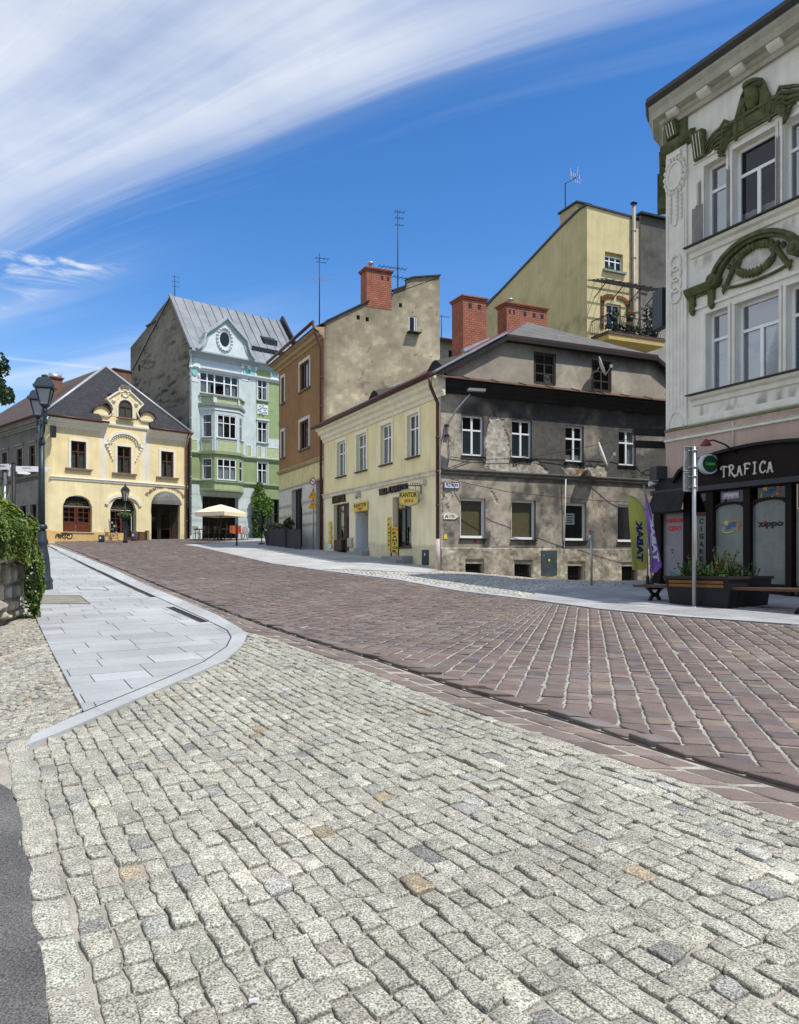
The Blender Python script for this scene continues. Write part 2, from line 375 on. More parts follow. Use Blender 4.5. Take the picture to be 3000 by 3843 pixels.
def XofY(line):
    o = np.argsort(line[:, 1]); yy = line[o, 1]; xx = line[o, 0]
    k0 = (xx[3]-xx[0])/(yy[3]-yy[0]); k1 = (xx[-1]-xx[-4])/(yy[-1]-yy[-4])
    def f(y):
        y = np.asarray(y, float); r = np.interp(y, yy, xx)
        r = np.where(y < yy[0], xx[0]+(y-yy[0])*k0, r); return np.where(y > yy[-1], xx[-1]+(y-yy[-1])*k1, r)
    return f
Xg = XofY(gut); Xb = XofY(bor)
left_k = gline((35, 2920), (91, 3233), (106, 3480), (169, 3796)); lk = np.polyfit(left_k[:, 1], left_k[:, 0], 1)
Xl = lambda y: lk[0]*np.asarray(y)+lk[1]+.19
def course(XA, XB, N, y0, y1, length, skew, jit, phase=.5):
    """courses of stones between two lines X(Y)"""
    out = []
    for i in range(N):
        y = y0-random.random()*length
        while y < y1:
            dl = length*random.uniform(.75, 1.3); w0, w1 = i/N, (i+1)/N
            def L(w, yy): return np.array([float(XA(yy))*(1-w)+float(XB(yy))*w, yy])
            wid = abs(float(XB(y)-XA(y)))/N
            sk = skew*wid+random.uniform(-jit, jit)*.6
            j = lambda: np.array([random.uniform(-jit, jit), random.uniform(-jit, jit)])*.5
            out.append([L(w0, y)+j(), L(w1, y+sk)+j(), L(w1, y+dl+sk)+j(), L(w0, y+dl)+j()]); y += dl
    return out
# ---- grey granite setts in the foreground
reg = np.array([tuple(p) for p in gline((60, 2850))]+[])
slab_region = np.concatenate([slab_left[::-1][1:], ker_out[1:][:13], gline((176, 2044), (100, 2060))])
kpoly = np.concatenate([gline((23, 2797)), ker_out[1:], gline((100, 2060)), slab_left[::-1]])
Q = course(Xl, lambda y: np.maximum(Xb(y), Xl(y)+.3)-.02, 33, 1.4, 11.6, .142, .5, .022)
cen = np.mean(Q, axis=1); ok = ~inpoly(cen[:, 0], cen[:, 1], kpoly)
# keep only the ones in front of the kerb of the slab pavement
kx = XofY(ker_out[:8]); ymax = np.interp(cen[:, 0], ker_out[:8, 0], ker_out[:8, 1], left=ker_out[0, 1]-.3, right=99)
ok &= (cen[:, 1] < ymax-.03) & (cen[:, 0] < Xb(cen[:, 1]))
Q = [q for q, o in zip(Q, ok) if o]
near = [q for q in Q if np.mean(q, axis=0)[1] < 6.0]; far = [q for q in Q if np.mean(q, axis=0)[1] >= 6.0]
ex = [(.010, (.35, .29, .20)), (.016, (.25, .245, .22)), (.07, (.40, .38, .305)), (.03, (.33, .305, .25)), (.035, (.32, .315, .28))]
gcol = (.36, .345, .28)
stones('granite_paving', near, pal(len(near), gcol, .055, ex), 11, .008, .007, .004, m_gran, .05, rough=.0045, tilt=.032)
stones('granite_paving', far, pal(len(far), gcol, .055, ex), 5, .008, .008, .0035, m_gran, .05, rough=.004, tilt=.032)
# long kerb stones against the asphalt
Q = course(lambda y: Xl(y)-.185, lambda y: Xl(y)-.012, 1, 1.4, 5.35, .34, .3, .008)
stones('edge_stones', Q, pal(len(Q), (.38, .365, .30), .08, []), 8, .012, .012, .003, m_gran, .10, rough=.0035)
mb = MB(); ys = np.linspace(-4, 5.25, 60)
for a, b in zip(ys, ys[1:]):
    p = lambda y, w: (float(Xl(y))-.165+.02*math.sin(y*9)+.012*math.sin(y*23)-1.5*max(0, y-4.75)**1.5 if w else -9.0, y, float(gz(0, y))-.004)
    mb.poly([p(a, 0), p(a, 1), p(b, 1), p(b, 0)])
tag(mb.build('asphalt_road', m_asph), kind='structure')
# ---- red porphyry setts
rcol = (.166, .127, .111); rex = [(.05, (.20, .16, .12)), (.14, (.14, .118, .115)), (.10, (.172, .15, .138)), (.05, (.19, .142, .128))]
Q = course(lambda y: Xb(y)+.0, lambda y: Xg(y)-.035, 2, 2.2, 50, .27, -.15, .02)
cen = np.mean(Q, axis=1); ok = ~inpoly(cen[:, 0], cen[:, 1], kpoly)
Q = [q for q, o in zip(Q, ok) if o]
stones('red_border_setts', Q, pal(len(Q), (.180, .142, .124), .09, [(.1, (.22, .17, .14))]), 6, .02, .010, .003, m_por, .12, rough=.0025, lift=-.008)
Q = course(lambda y: Xg(y)+.02, lambda y: Xg(y)+.25, 1, 2.2, 50, .3, -.15, .02)
stones('red_border_setts', Q, pal(len(Q), rcol, .12, rex), 6, .022, .010, .006, m_por, .12, rough=.0025, lift=.016, tilt=.03)
# dark open gutter joint beside the raised course
mb = MB(); ys = np.linspace(2.2, 49, 160)
for a, b in zip(ys, ys[1:]):
    p = lambda y, w: (float(Xg(y))+(-.022 if w == 0 else .024), y, float(gz(float(Xg(y)), y))-.017)
    mb.poly([p(a, 0), p(a, 1), p(b, 1), p(b, 0)])
tag(mb.build('gutter_joint', mat('gutter_dirt', (.03, .026, .022), .95, .3, 8, .5, 60)), kind='structure')
def field():
    out = []; yy = np.arange(1.0, 62, .02); px = Xg(yy)+.245; pts = np.stack([px, yy], 1)
    seg = np.concatenate([[0], np.cumsum(np.linalg.norm(np.diff(pts, axis=0), axis=1))])
    tot = seg[-1]; O = []; s = 0
    while s < tot: O.append(s); s += .315
    O = np.array([[np.interp(q, seg, pts[:, 0]), np.interp(q, seg, pts[:, 1])] for q in O])
    def dirn(y):
        k = np.interp(y, [1, 6, 7.5, 9.3, 13, 20, 30, 60], [.20, .225, .25, .40, .48, .55, .6, .65]); v = np.array([k, 1.0]); return v/np.linalg.norm(v)
    D = np.array([dirn(p[1]) for p in O])
    poly = np.concatenate([pav, np.array([[9.5, 9], [9.5, 1]]), np.array([[float(Xg(1.0))+.2, 1.0]]), np.stack([Xg(np.linspace(1, 46, 80))+.2, np.linspace(1, 46, 80)], 1), np.array([[-26, 50], [-14, 60], [-10.5, 58]])])
    for j in range(len(O)-1):
        o0, o1, d0, d1 = O[j], O[j+1], D[j], D[j+1]
        sh = float((o1-o0) @ d0)          # the next row starts this much further along
        t = max(0.0, sh)+random.uniform(.05, .3); ta, tb = 0.0, 0.0
        end = 26 if o0[1] > 8 else 19
        far = o0[1] > 26
        ln = .17
        t0a, t0b = 0.0, 0.0
        while t < end:
            jt = random.uniform(-.012, .012); na, nb = t, max(0.0, t-sh)+jt
            q = [o0+d0*t0a, o1+d1*t0b, o1+d1*nb, o0+d0*na]
            c = (q[0]+q[1]+q[2]+q[3])/4
            if na-t0a > .05 or nb-t0b > .05: out.append(q)
            t0a, t0b = na, nb; t += ln*random.uniform(.75, 1.35)
            if c[0] > 12 or c[1] > 64: break
    C = np.mean(out, axis=1); ok = inpoly(C[:, 0], C[:, 1], poly)
    # only what a viewer near the photograph's standpoint could see
    ok &= (C[:, 0] < 1.2+.62*C[:, 1]) & (C[:, 0] > -3-.62*C[:, 1])
    return [q for q, k in zip(out, ok) if k]
mb = MB(); ys = np.linspace(1.2, 60, 220); pv = XofY(pav)
for a, b in zip(ys, ys[1:]):
    nx_ = 12; row = lambda y: [(x, y, float(gz(x, y))-.0125) for x in np.linspace(float(Xg(y))+.2, max(float(Xg(y))+.4, min(float(pv(y)) if y > 13.6 else 9.5, 11))-.02, nx_)]
    p, q = row(a), row(b)
    for i in range(nx_-1): mb.poly([p[i], p[i+1], q[i+1], q[i]])
tag(mb.build('cement_bed', mat('pale_cement', (.31, .295, .255), .95, .4, 4, .7, 80, fine=.3)), kind='structure')
Q = field(); Yc = np.mean(Q, axis=1)[:, 1]
na = [q for q, y in zip(Q, Yc) if y < 10]; nb = [q for q, y in zip(Q, Yc) if 10 <= y < 22]; nc = [q for q, y in zip(Q, Yc) if y >= 22]
print('setts', len(na), len(nb), len(nc))
stones('red_sett_road', na, pal(len(na), rcol, .09, rex), 6, .024, .007, .003, m_por, .08, gap2=.010, rough=.003)
stones('red_sett_road', nb, pal(len(nb), rcol, .06, rex), 4, .024, .006, .002, m_por, .08, gap2=.008, rough=.002, tilt=.012)
stones('red_sett_road', nc, pal(len(nc), rcol, .06, rex), 3, .010, .005, .002, m_por, .08, rough=.001, tilt=.01)
# ---- granite slab pavement on the left
def clip_convex(subj, conv):
    out = [np.array(p) for p in subj]
    for i in range(len(conv)):
        a, b = conv[i], conv[(i+1) % len(conv)]; e = b-a; inp = out; out = []
        if not inp: break
        side = [e[0]*(p[1]-a[1])-e[1]*(p[0]-a[0]) for p in inp]
        for k in range(len(inp)):
            p, q = inp[k-1], inp[k]; sp, sq = side[k-1], side[k]
            if (sp >= 0) != (sq >= 0): out.append(p+(q-p)*sp/(sp-sq))
            if sq >= 0: out.append(q)
    return out
def slabs(name, region, depth, lens, m, col, lift, gap=.0055, ang=None, dv=.065):
    mb = MB(); pa = P_ if ang is None else np.array([-math.sin(ang), math.cos(ang)]); ba = np.array([pa[1], -pa[0]])
    R = np.asarray(region); pp = R @ pa; qq = R @ ba; p = pp.min()
    while p < pp.max():
        dp = depth*random.choice((1, 1, 1.25)); q = qq.min()-random.random()*lens
        while q < qq.max():
            dq = lens*random.choice((.75, 1, 1, 1.3)); g = gap
            c = [pa*(p+a)+ba*(q+b) for a, b in ((g, g), (g, dq-g), (dp-g, dq-g), (dp-g, g))]
            poly = clip_convex(R, c) if True else c
            q += dq
            if len(poly) < 3: continue
            A = abs(sum(poly[i-1][0]*poly[i][1]-poly[i][0]*poly[i-1][1] for i in range(len(poly))))/2
            if A < .004: continue
            k = 1+random.gauss(0, dv); mb.col = tuple(x*k for x in col); dz = random.gauss(0, .0012)
            top = [mb.vert((x, y, float(gz(x, y))+lift+dz)) for x, y in poly]; mb.face(top)
            bot = [mb.vert((x, y, float(gz(x, y))-.03)) for x, y in poly]; n = len(poly)
            for i in range(n): mb.face((top[i-1], top[i], bot[i], bot[i-1]))
        p += dp
    return tag(mb.build(name, m), kind='structure')
def strip(name, A, Bl, m, col, lift, seg=1.0, gap=.004):
    """kerb band between two polylines of the same length"""
    mb = MB()
    def res(L, n):
        s = np.concatenate([[0], np.cumsum(np.linalg.norm(np.diff(L, axis=0), axis=1))]); t = np.linspace(0, s[-1], n)
        return np.stack([np.interp(t, s, L[:, 0]), np.interp(t, s, L[:, 1])], 1)
    ln = np.sum(np.linalg.norm(np.diff(A, axis=0), axis=1)); n = max(4, int(ln/.25)); a = res(A, n); b = res(Bl, n); kk = 1
    for i in range(n-1):
        if i % max(1, int(seg/.25)) == 0: kk = 1+random.gauss(0, .05); g = .02
        else: g = 0
        mb.col = tuple(x*kk for x in col); a0 = a[i]+(a[i+1]-a[i])*g; b0 = b[i]+(b[i+1]-b[i])*g
        q = [a0, a[i+1], b[i+1], b0]; t = [mb.vert((x, y, float(gz(x, y))+lift)) for x, y in q]; mb.face(t)
        u = [mb.vert((x, y, float(gz(x, y))-.03)) for x, y in q]
        for k in range(4): mb.face((t[k-1], t[k], u[k], u[k-1]))
    return tag(mb.build(name, m), kind='structure')
scol = (.37, .38, .38)
inner = np.concatenate([slab_left[::-1], ker_in, gline((60, 2062))])
slabs('slab_pavement', inner, .42, .75, m_slab, scol, .010)
strip('pavement_kerb', ker_out[1:], np.concatenate([gline((120, 2765)), ker_in]), m_slab, (.395, .405, .40), .014, 1.0)
mb = MB(); kl = np.concatenate([gline((300, 2684)), ker_in[1:]]); m_ = len(kl)
for i in range(m_-1):
    a, b = kl[i], kl[i+1]; t = (b-a)/np.linalg.norm(b-a); n_ = np.array([t[1], -t[0]])*.008; mb.poly([(*q, float(gz(*q))+.0150) for q in (a-n_, b-n_, b+n_, a+n_)])
tag(mb.build('kerb_joint', MATS['gutter_dirt']), kind='structure')
# little setts laid in arcs left of the slabs
Q = []
mreg = np.concatenate([gline((300, 2672), (199, 2456), (150, 2356), (112, 2285), (60, 2300)), np.array([[-9.4, 13.0], [-9.4, 5.32], [-2.9, 5.32]]), gline((20, 2795), (90, 2768))])
for r in range(100):
    y0 = 3.9+r*.098; x = -10.0
    while x < -1.5:
        w = random.uniform(.085, .125); fy = lambda xx: .34*abs(math.sin((xx+.25)*math.pi/1.5))
        j = lambda: random.uniform(-.008, .008)
        Q.append([np.array([x+j(), y0+fy(x)+j()]), np.array([x+w+j(), y0+fy(x+w)+j()]), np.array([x+w+j(), y0+.098+fy(x+w)+j()]), np.array([x+j(), y0+.098+fy(x)+j()])]); x += w
C = np.mean(Q, axis=1); ok = inpoly(C[:, 0], C[:, 1], mreg); Q = [q for q, o in zip(Q, ok) if o]
stones('arc_paving', Q, pal(len(Q), (.36, .34, .28), .11, [(.04, (.25, .25, .24)), (.03, (.34, .26, .18))]), 5, .012, .010, .003, m_gran, .2, rough=.002)
Q = course(lambda y: np.interp(y, slab_left[:, 1], slab_left[:, 0])-.115, lambda y: np.interp(y, slab_left[:, 1], slab_left[:, 0])-.012, 1, slab_left[0, 1]+.05, 9.6, .13, .3, .006)
stones('arc_paving', Q, pal(len(Q), (.38, .36, .30), .12, []), 5, .010, .010, .002, m_gran, .2, rough=.002)
# ---- pavement on the right: slabs, and a strip of small pale setts
def offs(line, d):
    t = np.gradient(line, axis=0); t /= np.linalg.norm(t, axis=1)[:, None]; return line+np.stack([t[:, 1], -t[:, 0]], 1)*d
sett_reg = np.concatenate([gline((1150, 2134), (1281, 2150), (1500, 2178), (1729, 2220), (1960, 2247), (2010, 2222), (2130, 2206), (2330, 2199)), np.array([[10.3, 32.3], [5.6, 30.2], [1.7, 28.3]]), gline((1600, 2152), (1400, 2142))])
r_all = np.concatenate([pav, np.array([[12, 11], [12, 18], [9, 22], [14, 31], [10.4, 32.5], [1.4725, 28.4], [-3.79, 39.8], [-7.0, 46.8], [-9.5, 56.0]])])
# slabs everywhere else on that side
main_r = np.concatenate([gline((2010, 2226), (1993, 2252), (2248, 2287), (2556, 2316), (3000, 2347), (3400, 2375)), np.array([[12, 11], [12, 18], [9, 22], [14, 31], [10.6, 32.3]]), gline((2330, 2201), (2130, 2208))])
slabs('right_pavement', main_r, .42, .8, m_slab, (.32, .325, .325), .012)
left_r = np.concatenate([pav[:5], gline((1150, 2134), (1400, 2142), (1600, 2152)), np.array([[1.4, 28.6], [-3.7, 39.8], [-6.8, 46.4], [-10, 56]])])
slabs('right_pavement', left_r, .6, 1.0, m_slab, (.40, .40, .39), .012)
Q = []
c0 = sett_reg.min(0)-1; c1 = sett_reg.max(0)+1
ps = np.arange(-5, 45, .125)
Rp = sett_reg @ P_; Rq = sett_reg @ B_
p = Rp.min()
while p < Rp.max():
    q = Rq.min()-random.random()*.1
    while q < Rq.max():
        w = random.uniform(.11, .17)
        Q.append([P_*p+B_*q, P_*p+B_*(q+w), P_*(p+.13)+B_*(q+w), P_*(p+.13)+B_*q]); q += w
    p += .13
C = np.mean(Q, axis=1); ok = inpoly(C[:, 0], C[:, 1], sett_reg); Q = [q for q, o in zip(Q, ok) if o]
print('small setts', len(Q))
stones('pale_sett_strip', Q, pal(len(Q), (.50, .485, .43), .08, [(.1, (.40, .39, .36))]), 3, .012, .008, .003, m_gran, .1, rough=.001)
strip('right_kerb', pav[1:], offs(pav, -.0)[1:]+B_*.22, m_slab, (.37, .375, .375), .016, 1.0)
# ---- drain slots and cellar hatches
m_iron = mat('cast_iron', (.03, .028, .027), .55, .2, 6, .3, 60, metal=.6)
def slot(pts, w, label):
    L = gline(*pts); t = L[-1]-L[0]; t /= np.linalg.norm(t); nrm = np.array([t[1], -t[0]])
    root = thing('drain_channel', label, 'drain', (L[0][0], L[0][1], gz(*L[0])), 'slotted drains in the left pavement')
    mb = MB(); fr = MB(); n = 12
    for i in range(n):
        a = L[0]+(L[-1]-L[0])*i/n; b = L[0]+(L[-1]-L[0])*(i+1)/n
        P3 = lambda q, s, z: (q[0]+nrm[0]*s, q[1]+nrm[1]*s, float(gz(*q))+z)
        mb.poly([P3(a, -w/2, .0135), P3(b, -w/2, .0135), P3(b, w/2, .0135), P3(a, w/2, .0135)])
        for s in (-1, 1): fr.hexa([P3(a, s*w/2, .0), P3(b, s*w/2, .0), P3(b, s*(w/2+.02), .0), P3(a, s*(w/2+.02), .0)], [P3(a, s*w/2, .02), P3(b, s*w/2, .02), P3(b, s*(w/2+.02), .02), P3(a, s*(w/2+.02), .02)])
    mb.build('grate', mat('drain_dark', (.016, .014, .013), .7, .2, 8), root); fr.build('frame', mat('drain_frame', (.07, .06, .055), .6, .3, 9), root)
slot([(181, 2050), (400, 2156), (577, 2243)], .085, 'long dark slotted drain running along the left pavement kerb up the hill')
slot([(638, 2281), (768, 2338)], .10, 'short dark slotted drain near the rounded tip of the left pavement')
def plate(name, px, m, label, cat, lift, h=.012):
    L = gline(*px); mb = MB(); root = thing(name, label, cat, (*L.mean(0), gz(*L.mean(0))))
    mb.hexa([(x, y, float(gz(x, y))-.01) for x, y in L], [(x, y, float(gz(x, y))+lift) for x, y in L]); mb.build('plate', m, root)
    fr = MB()
    for i in range(4):
        a, b = L[i-1], L[i]; fr.bar((*a, float(gz(*a))+lift-.002), (*b, float(gz(*b))+lift-.002), .02, .014)
    fr.build('rim', mat('hatch_rim', (.12, .11, .09), .7, .2, 5), root)
plate('cellar_hatch', [(140, 2269), (126, 2236), (300, 2238), (338, 2269)], mat('hatch_plate', (.23, .21, .165), .75, .35, 3, .3, 60), 'brownish rectangular hatch cover set in the pavement in front of the lamp post', 'hatch cover', .016)
plate('paved_cover', [(302, 2216), (286, 2202), (388, 2203), (408, 2217)], mat('cover_stone', (.37, .385, .395), .85, .1, 4, .2, 60), 'slab-filled inspection cover with thin brass rim in the left pavement', 'inspection cover', .015)
# ================================================================= BUILDING PARTS
def paint(hexa, k=1.0): return tuple(min(.85, c*k) for c in rgb(hexa))
glass_mat('glass', lo=.035, hi=.30); G_ = MATS['glass']
glass_mat('glass_dim', (.30, .33, .34), .04, .25)
m_step = mat('stone_step', (.27, .27, .26), .85, .15, 4, .3, 40)
m_dark = mat('dark_room', (.018, .018, .02), .9, .2, 3, 0)
m_white = mat('white_frame', (.78, .79, .80), .45, .05, 3, .05, 40)
m_oldwhite = mat('old_white_frame', (.60, .58, .52), .7, .15, 6, .2, 50)
m_brown = mat('brown_frame', (.085, .038, .022), .5, .2, 6, .2, 50)
m_darkwood = mat('dark_wood', (.030, .018, .013), .5, .25, 5, .2, 40)
m_wall = mat('painted_plaster', rough=.9, var=.10, scale=1.1, bump=.3, bscale=28, attr=True, streak=.09)
m_rough = mat('weathered_plaster', rough=.95, var=.12, scale=2.2, bump=.6, bscale=22, attr=True, streak=.06, fine=.12)
m_sillstone = mat('sill_stone', (.16, .14, .11), .8, .25, 5, .3, 40)
m_gutter = mat('brown_gutter', (.085, .030, .024), .45, .2, 3, .1, 30)
m_zinc = mat('zinc_sheet', (.42, .45, .48), .42, .12, 2, .15, 5, metal=.55)
m_black = mat('black_metal', (.015, .016, .018), .5, .2, 6, .1, 50)
m_blind = mat('venetian_blind', (.42, .43, .42), .7, .1, 4, .1, 40)
m_curtain = mat('curtain', (.55, .55, .53), .9, .2, 5, .3, 14)
m_bamboo = mat('bamboo_blind', (.33, .24, .12), .8, .15, 7, .3, 60)
m_trim = mat('cream_trim', (.66, .60, .47), .85, .08, 4, .2, 40)
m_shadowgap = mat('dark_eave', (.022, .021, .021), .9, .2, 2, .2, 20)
def window(par, fc, s0, s1, z0, z1, dep=.12, fw=.055, cols=2, rows=(.66,), fm=None, gm=None, cover=None, cm=None, sill=None, sm=None, sur=0, surm=None, bar=.045, room=.5, tilt=0, label=None, hood=0, slats=False, surd=.04, arch=0, lowm=False):
    """window (frame, dark room behind) > pane, blind, sill, surround"""
    fm = fm or m_white; mb = MB(); d0, d1 = -dep-.03, -dep+.03; zt = z1-arch
    if arch:
        n = 10; cx = (s0+s1)/2; hw = (s1-s0)/2
        o = [(cx-hw+2*hw*k/n, zt+arch*math.sqrt(max(0, 1-(2*k/n-1)**2))) for k in range(n+1)]
        i_ = [(cx+(a-cx)*(1-fw/hw), zt+(b-zt)*(1-fw/arch)) for a, b in o]
        for k in range(n): mb.fpoly(fc, [o[k], o[k+1], i_[k+1], i_[k]], d0, d1)
        mb.fb(fc, s0, s1, zt-fw/2, zt+fw/2, d0, d1+.006)
    else: mb.fb(fc, s0, s1, z1-fw, z1, d0, d1)
    mb.fb(fc, s0, s1, z0, z0+fw, d0, d1)
    top = zt if arch else z1-fw
    mb.fb(fc, s0, s0+fw, z0+fw, top, d0, d1); mb.fb(fc, s1-fw, s1, z0+fw, top, d0, d1)
    mull = cols if isinstance(cols, (list, tuple)) else [k/cols for k in range(1, cols)]
    for q in mull:
        c = s0+(s1-s0)*q; mb.fb(fc, c-bar*.75, c+bar*.75, z0+fw, z0+(z1-z0)*rows[0] if lowm else top, d0+.003, d1+.008)
    for r in rows:
        c = z0+(z1-z0)*r; mb.fb(fc, s0+fw, s1-fw, c-bar*.6, c+bar*.6, d0+.006, d1+.004)
    # light inner beads
    mb.cur = 1; r0, r1 = -dep-.035, -dep-room; e = .001
    for pts in ([(s0, z0, r0), (s0, z0, r1), (s0, z1, r1), (s0, z1, r0)], [(s1, z0, r0), (s1, z0, r1), (s1, z1, r1), (s1, z1, r0)],
                [(s0, z1, r0), (s0, z1, r1), (s1, z1, r1), (s1, z1, r0)], [(s0, z0, r0), (s0, z0, r1), (s1, z0, r1), (s1, z0, r0)], [(s0, z0, r1), (s1, z0, r1), (s1, z1, r1), (s0, z1, r1)]):
        mb.poly([fc.pt(*p) for p in pts])
    w = mb.build('window', [fm, m_dark], par)
    if label: w['label'] = label
    p = MB(); p.fq(fc, s0+fw*.5, s1-fw*.5, z0+fw*.5, (zt if arch else z1-fw*.5), -dep)
    if arch: p.poly([fc.pt(a, b, -dep) for a, b in i_])
    p.build('pane', gm or G_, w)
    if cover:
        for (a0, a1, b0, b1) in cover:
            c = MB(); sw, sh = s1-s0, z1-z0
            if slats:
                n = max(4, int((b1-b0)*sh/.05))
                for k in range(n):
                    zz = z0+sh*(b0+(b1-b0)*(k+.5)/n); c.poly([fc.pt(s0+sw*a0, zz-.018, -dep-.075), fc.pt(s0+sw*a1, zz-.018, -dep-.075), fc.pt(s0+sw*a1, zz+.02, -dep-.055), fc.pt(s0+sw*a0, zz+.02, -dep-.055)])
            else:
                n = max(6, int((a1-a0)*sw/.05)); pr = None     # soft folds
                for k in range(n+1):
                    a = s0+sw*(a0+(a1-a0)*k/n); dd = -dep-.07-(.02*math.sin(k*1.7) if cm is not m_bamboo else 0)
                    q = (fc.pt(a, z0+sh*b0, dd), fc.pt(a, z0+sh*b1, dd))
                    if pr: c.poly([pr[0], q[0], q[1], pr[1]])
                    pr = q
            c.build('blind' if (slats or cm is m_bamboo) else 'curtain', cm or m_curtain, w)
    if sill:
        q = MB(); ov, out, th = sill; q.fb(fc, s0-ov, s1+ov, z0-th, z0-.004, -dep+.03, out); q.build('sill', sm or m_sillstone, w)
    if sur:
        q = MB(); t = sur
        q.fb(fc, s0-t, s1+t, z1, z1+t, .002, surd); q.fb(fc, s0-t, s0-.001, z0-.0, z1-.001, .002, surd-.003); q.fb(fc, s1+.001, s1+t, z0, z1-.001, .002, surd-.003)
        if hood: q.fb(fc, s0-t-.06, s1+t+.06, z1+t+.001, z1+t+hood, .002, surd+.07)
        q.build('surround', surm or m_trim, w)
    return w
def gutter(par, pts, r=.075, m=None, name='gutter'):
    mb = MB(); mb.tube(pts, r, 8); return mb.build(name, m or m_gutter, par)
def pipe(par, pts, r=.055, m=None, name='downpipe', rings=True):
    mb = MB(); mb.tube(pts, r, 8)
    if rings:
        for a, b in zip(pts, pts[1:]):
            a, b = Vector(a), Vector(b)
            if abs((b-a).z) > 2:
                n = int((a-b).length/1.6)
                for k in range(1, n+1):
                    c = a.lerp(b, k/(n+1)); mb.tube([c-Vector((0, 0, .03)), c+Vector((0, 0, .03))], r*1.25, 8)
    return mb.build(name, m or m_gutter, par)
def cornice(par, fc, s0, s1, z, prof, m, name='cornice'):
    """prof: list of (out, z offset) outline from the wall, outward"""
    mb = MB(); mb.mould(fc, s0, s1, [(a, z+b) for a, b in prof]); return mb.build(name, m, par)
STR = [(.001, -.10), (.05, -.10), (.07, -.04), (.07, .03), (.12, .06), (.12, .10), (.001, .13)]   # string course
CORN = [(.001, -.42), (.06, -.42), (.08, -.32), (.16, -.26), (.18, -.18), (.30, -.12), (.34, -.02), (.42, .04), (.42, .10), (.001, .12)]
def tiles(name, par, pts, m, nu=1, nv=1, th=.05):
    """roof plane slab from four corners"""
    mb = MB(); a = [Vector(p) for p in pts]; n = (a[1]-a[0]).cross(a[-1]-a[0]).normalized()
    if n.z < 0: n = -n
    mb.hexa([p-n*th for p in a], a); return mb.build(name, m, par, uv=True)
def slate_mat(name, c1, c2, bw=.3, bh=.2, wave=0):
    return brick_mat(name, c1, c2, tuple(q*.45 for q in c1), bw, bh, .012)
def seam_mat(name, col, rough=.4, metal=.5, var=.1): return mat(name, col, rough, var, 1.3, .35, 2.2, metal=metal, streak=.1)
def chimney(par, c, sx, sy, z0, z1, ax, m, holes=((.3, 1), (.7, 1)), cap=True, name='chimney'):
    """brick stack; c plan centre, ax unit plan axis of the long side"""
    a = Vector((ax[0], ax[1], 0)); b = Vector((-ax[1], ax[0], 0)); mb = MB(); z = Vector((0, 0, 1)); C = Vector((c[0], c[1], 0))
    mb.box(C+z*(z0+z1)/2, (sx, sy, z1-z0), axes=(a, b, z))
    if cap:
        mb.box(C+z*(z1+.04), (sx+.10, sy+.10, .08), axes=(a, b, z)); mb.box(C+z*(z1+.115), (sx+.2, sy+.2, .07), axes=(a, b, z))
    o = mb.build(name, m, par, uv=True)
    if holes:
        for f, w in holes:
            h = MB(); h.box(C+a*(f-.5)*sx-b*(sy/2+.001)+z*(z1-.30), (.17*w, .012, .22), axes=(a, b, z)); h.build('flue_opening', m_black, o if par.parent is None else par)
    return o
def brick_chimney_mat(): return MATS.get('chimney_brick') or brick_mat('chimney_brick', (.32, .095, .050), (.38, .12, .065), (.11, .055, .04), .26, .105, .013)
def antenna(base, h, label, arms=(), guy=False, lean=0.0, name='aerial_mast', group='aerials on the roofs'):
    r = thing(name, label, 'antenna', base, group); b = Vector(base); mb = MB()
    mb.tube([b, b+Vector((lean, 0, h))], [.035, .022], 6); mb.build('mast', m_black, r)
    for (z, ln, az, n, el) in arms:       # z fraction, boom length, azimuth, number of rods, rod length
        c = b+Vector((lean*z, 0, h*z)); d = Vector((math.cos(az), math.sin(az), 0)); e = Vector((-d.y, d.x, 0)); q = MB()
        q.bar(c-d*ln*.3, c+d*ln*.7, .025)
        for k in range(n):
            p = c+d*ln*(-.3+k/(max(1, n-1))); q.bar(p-e*el/2, p+e*el/2, .016)
        q.build('aerial', m_zinc if el > .9 else m_black, r)
    return r
def dish(fc, s, z, d, rad, label, yaw=.0, name='satellite_dish'):
    """offset dish on a wall arm"""
    r = thing(name, label, 'satellite dish', fc.pt(s, z, d), 'satellite dishes'); c = fc.pt(s, z, d)
    nn = Vector((math.cos(yaw), math.sin(yaw), .35)).normalized(); x = nn.cross(Vector((0, 0, 1))).normalized(); y = x.cross(nn)
    mb = MB(); mb.smooth = True; rings = []
    for k in range(5):
        q = rad*k/4; rings.append([mb.vert(c+x*math.cos(t)*q+y*math.sin(t)*q*1.1+nn*(.25*q*q/rad)) for t in [2*math.pi*i/20 for i in range(20)]] if k else [mb.vert(c)])
    for i in range(20): mb.face((rings[0][0], rings[1][i], rings[1][(i+1) % 20]))
    for a, b in zip(rings[1:], rings[2:]):
        for i in range(20): mb.face((a[i], a[(i+1) % 20], b[(i+1) % 20], b[i]))
    o = mb.build('reflector', mat('dish_white', (.62, .62, .60), .5, .08, 3, 0), r); md = o.modifiers.new('s', 'SOLIDIFY'); md.thickness = .015
    q = MB(); q.tube([fc.pt(s, z-.15, .0), fc.pt(s, z-.12, d*.6), c-nn*.04], .022, 6); q.build('wall_arm', m_zinc, r)
    q = MB(); f = c+nn*rad*1.1-y*rad*.35; q.tube([c-y*rad*1.0+nn*.1, f], .014, 6); q.box(f, (.09, .07, .12)); q.build('receiver', mat('grey_plastic', (.4, .4, .38), .5, .05, 4, 0), r)
    return r
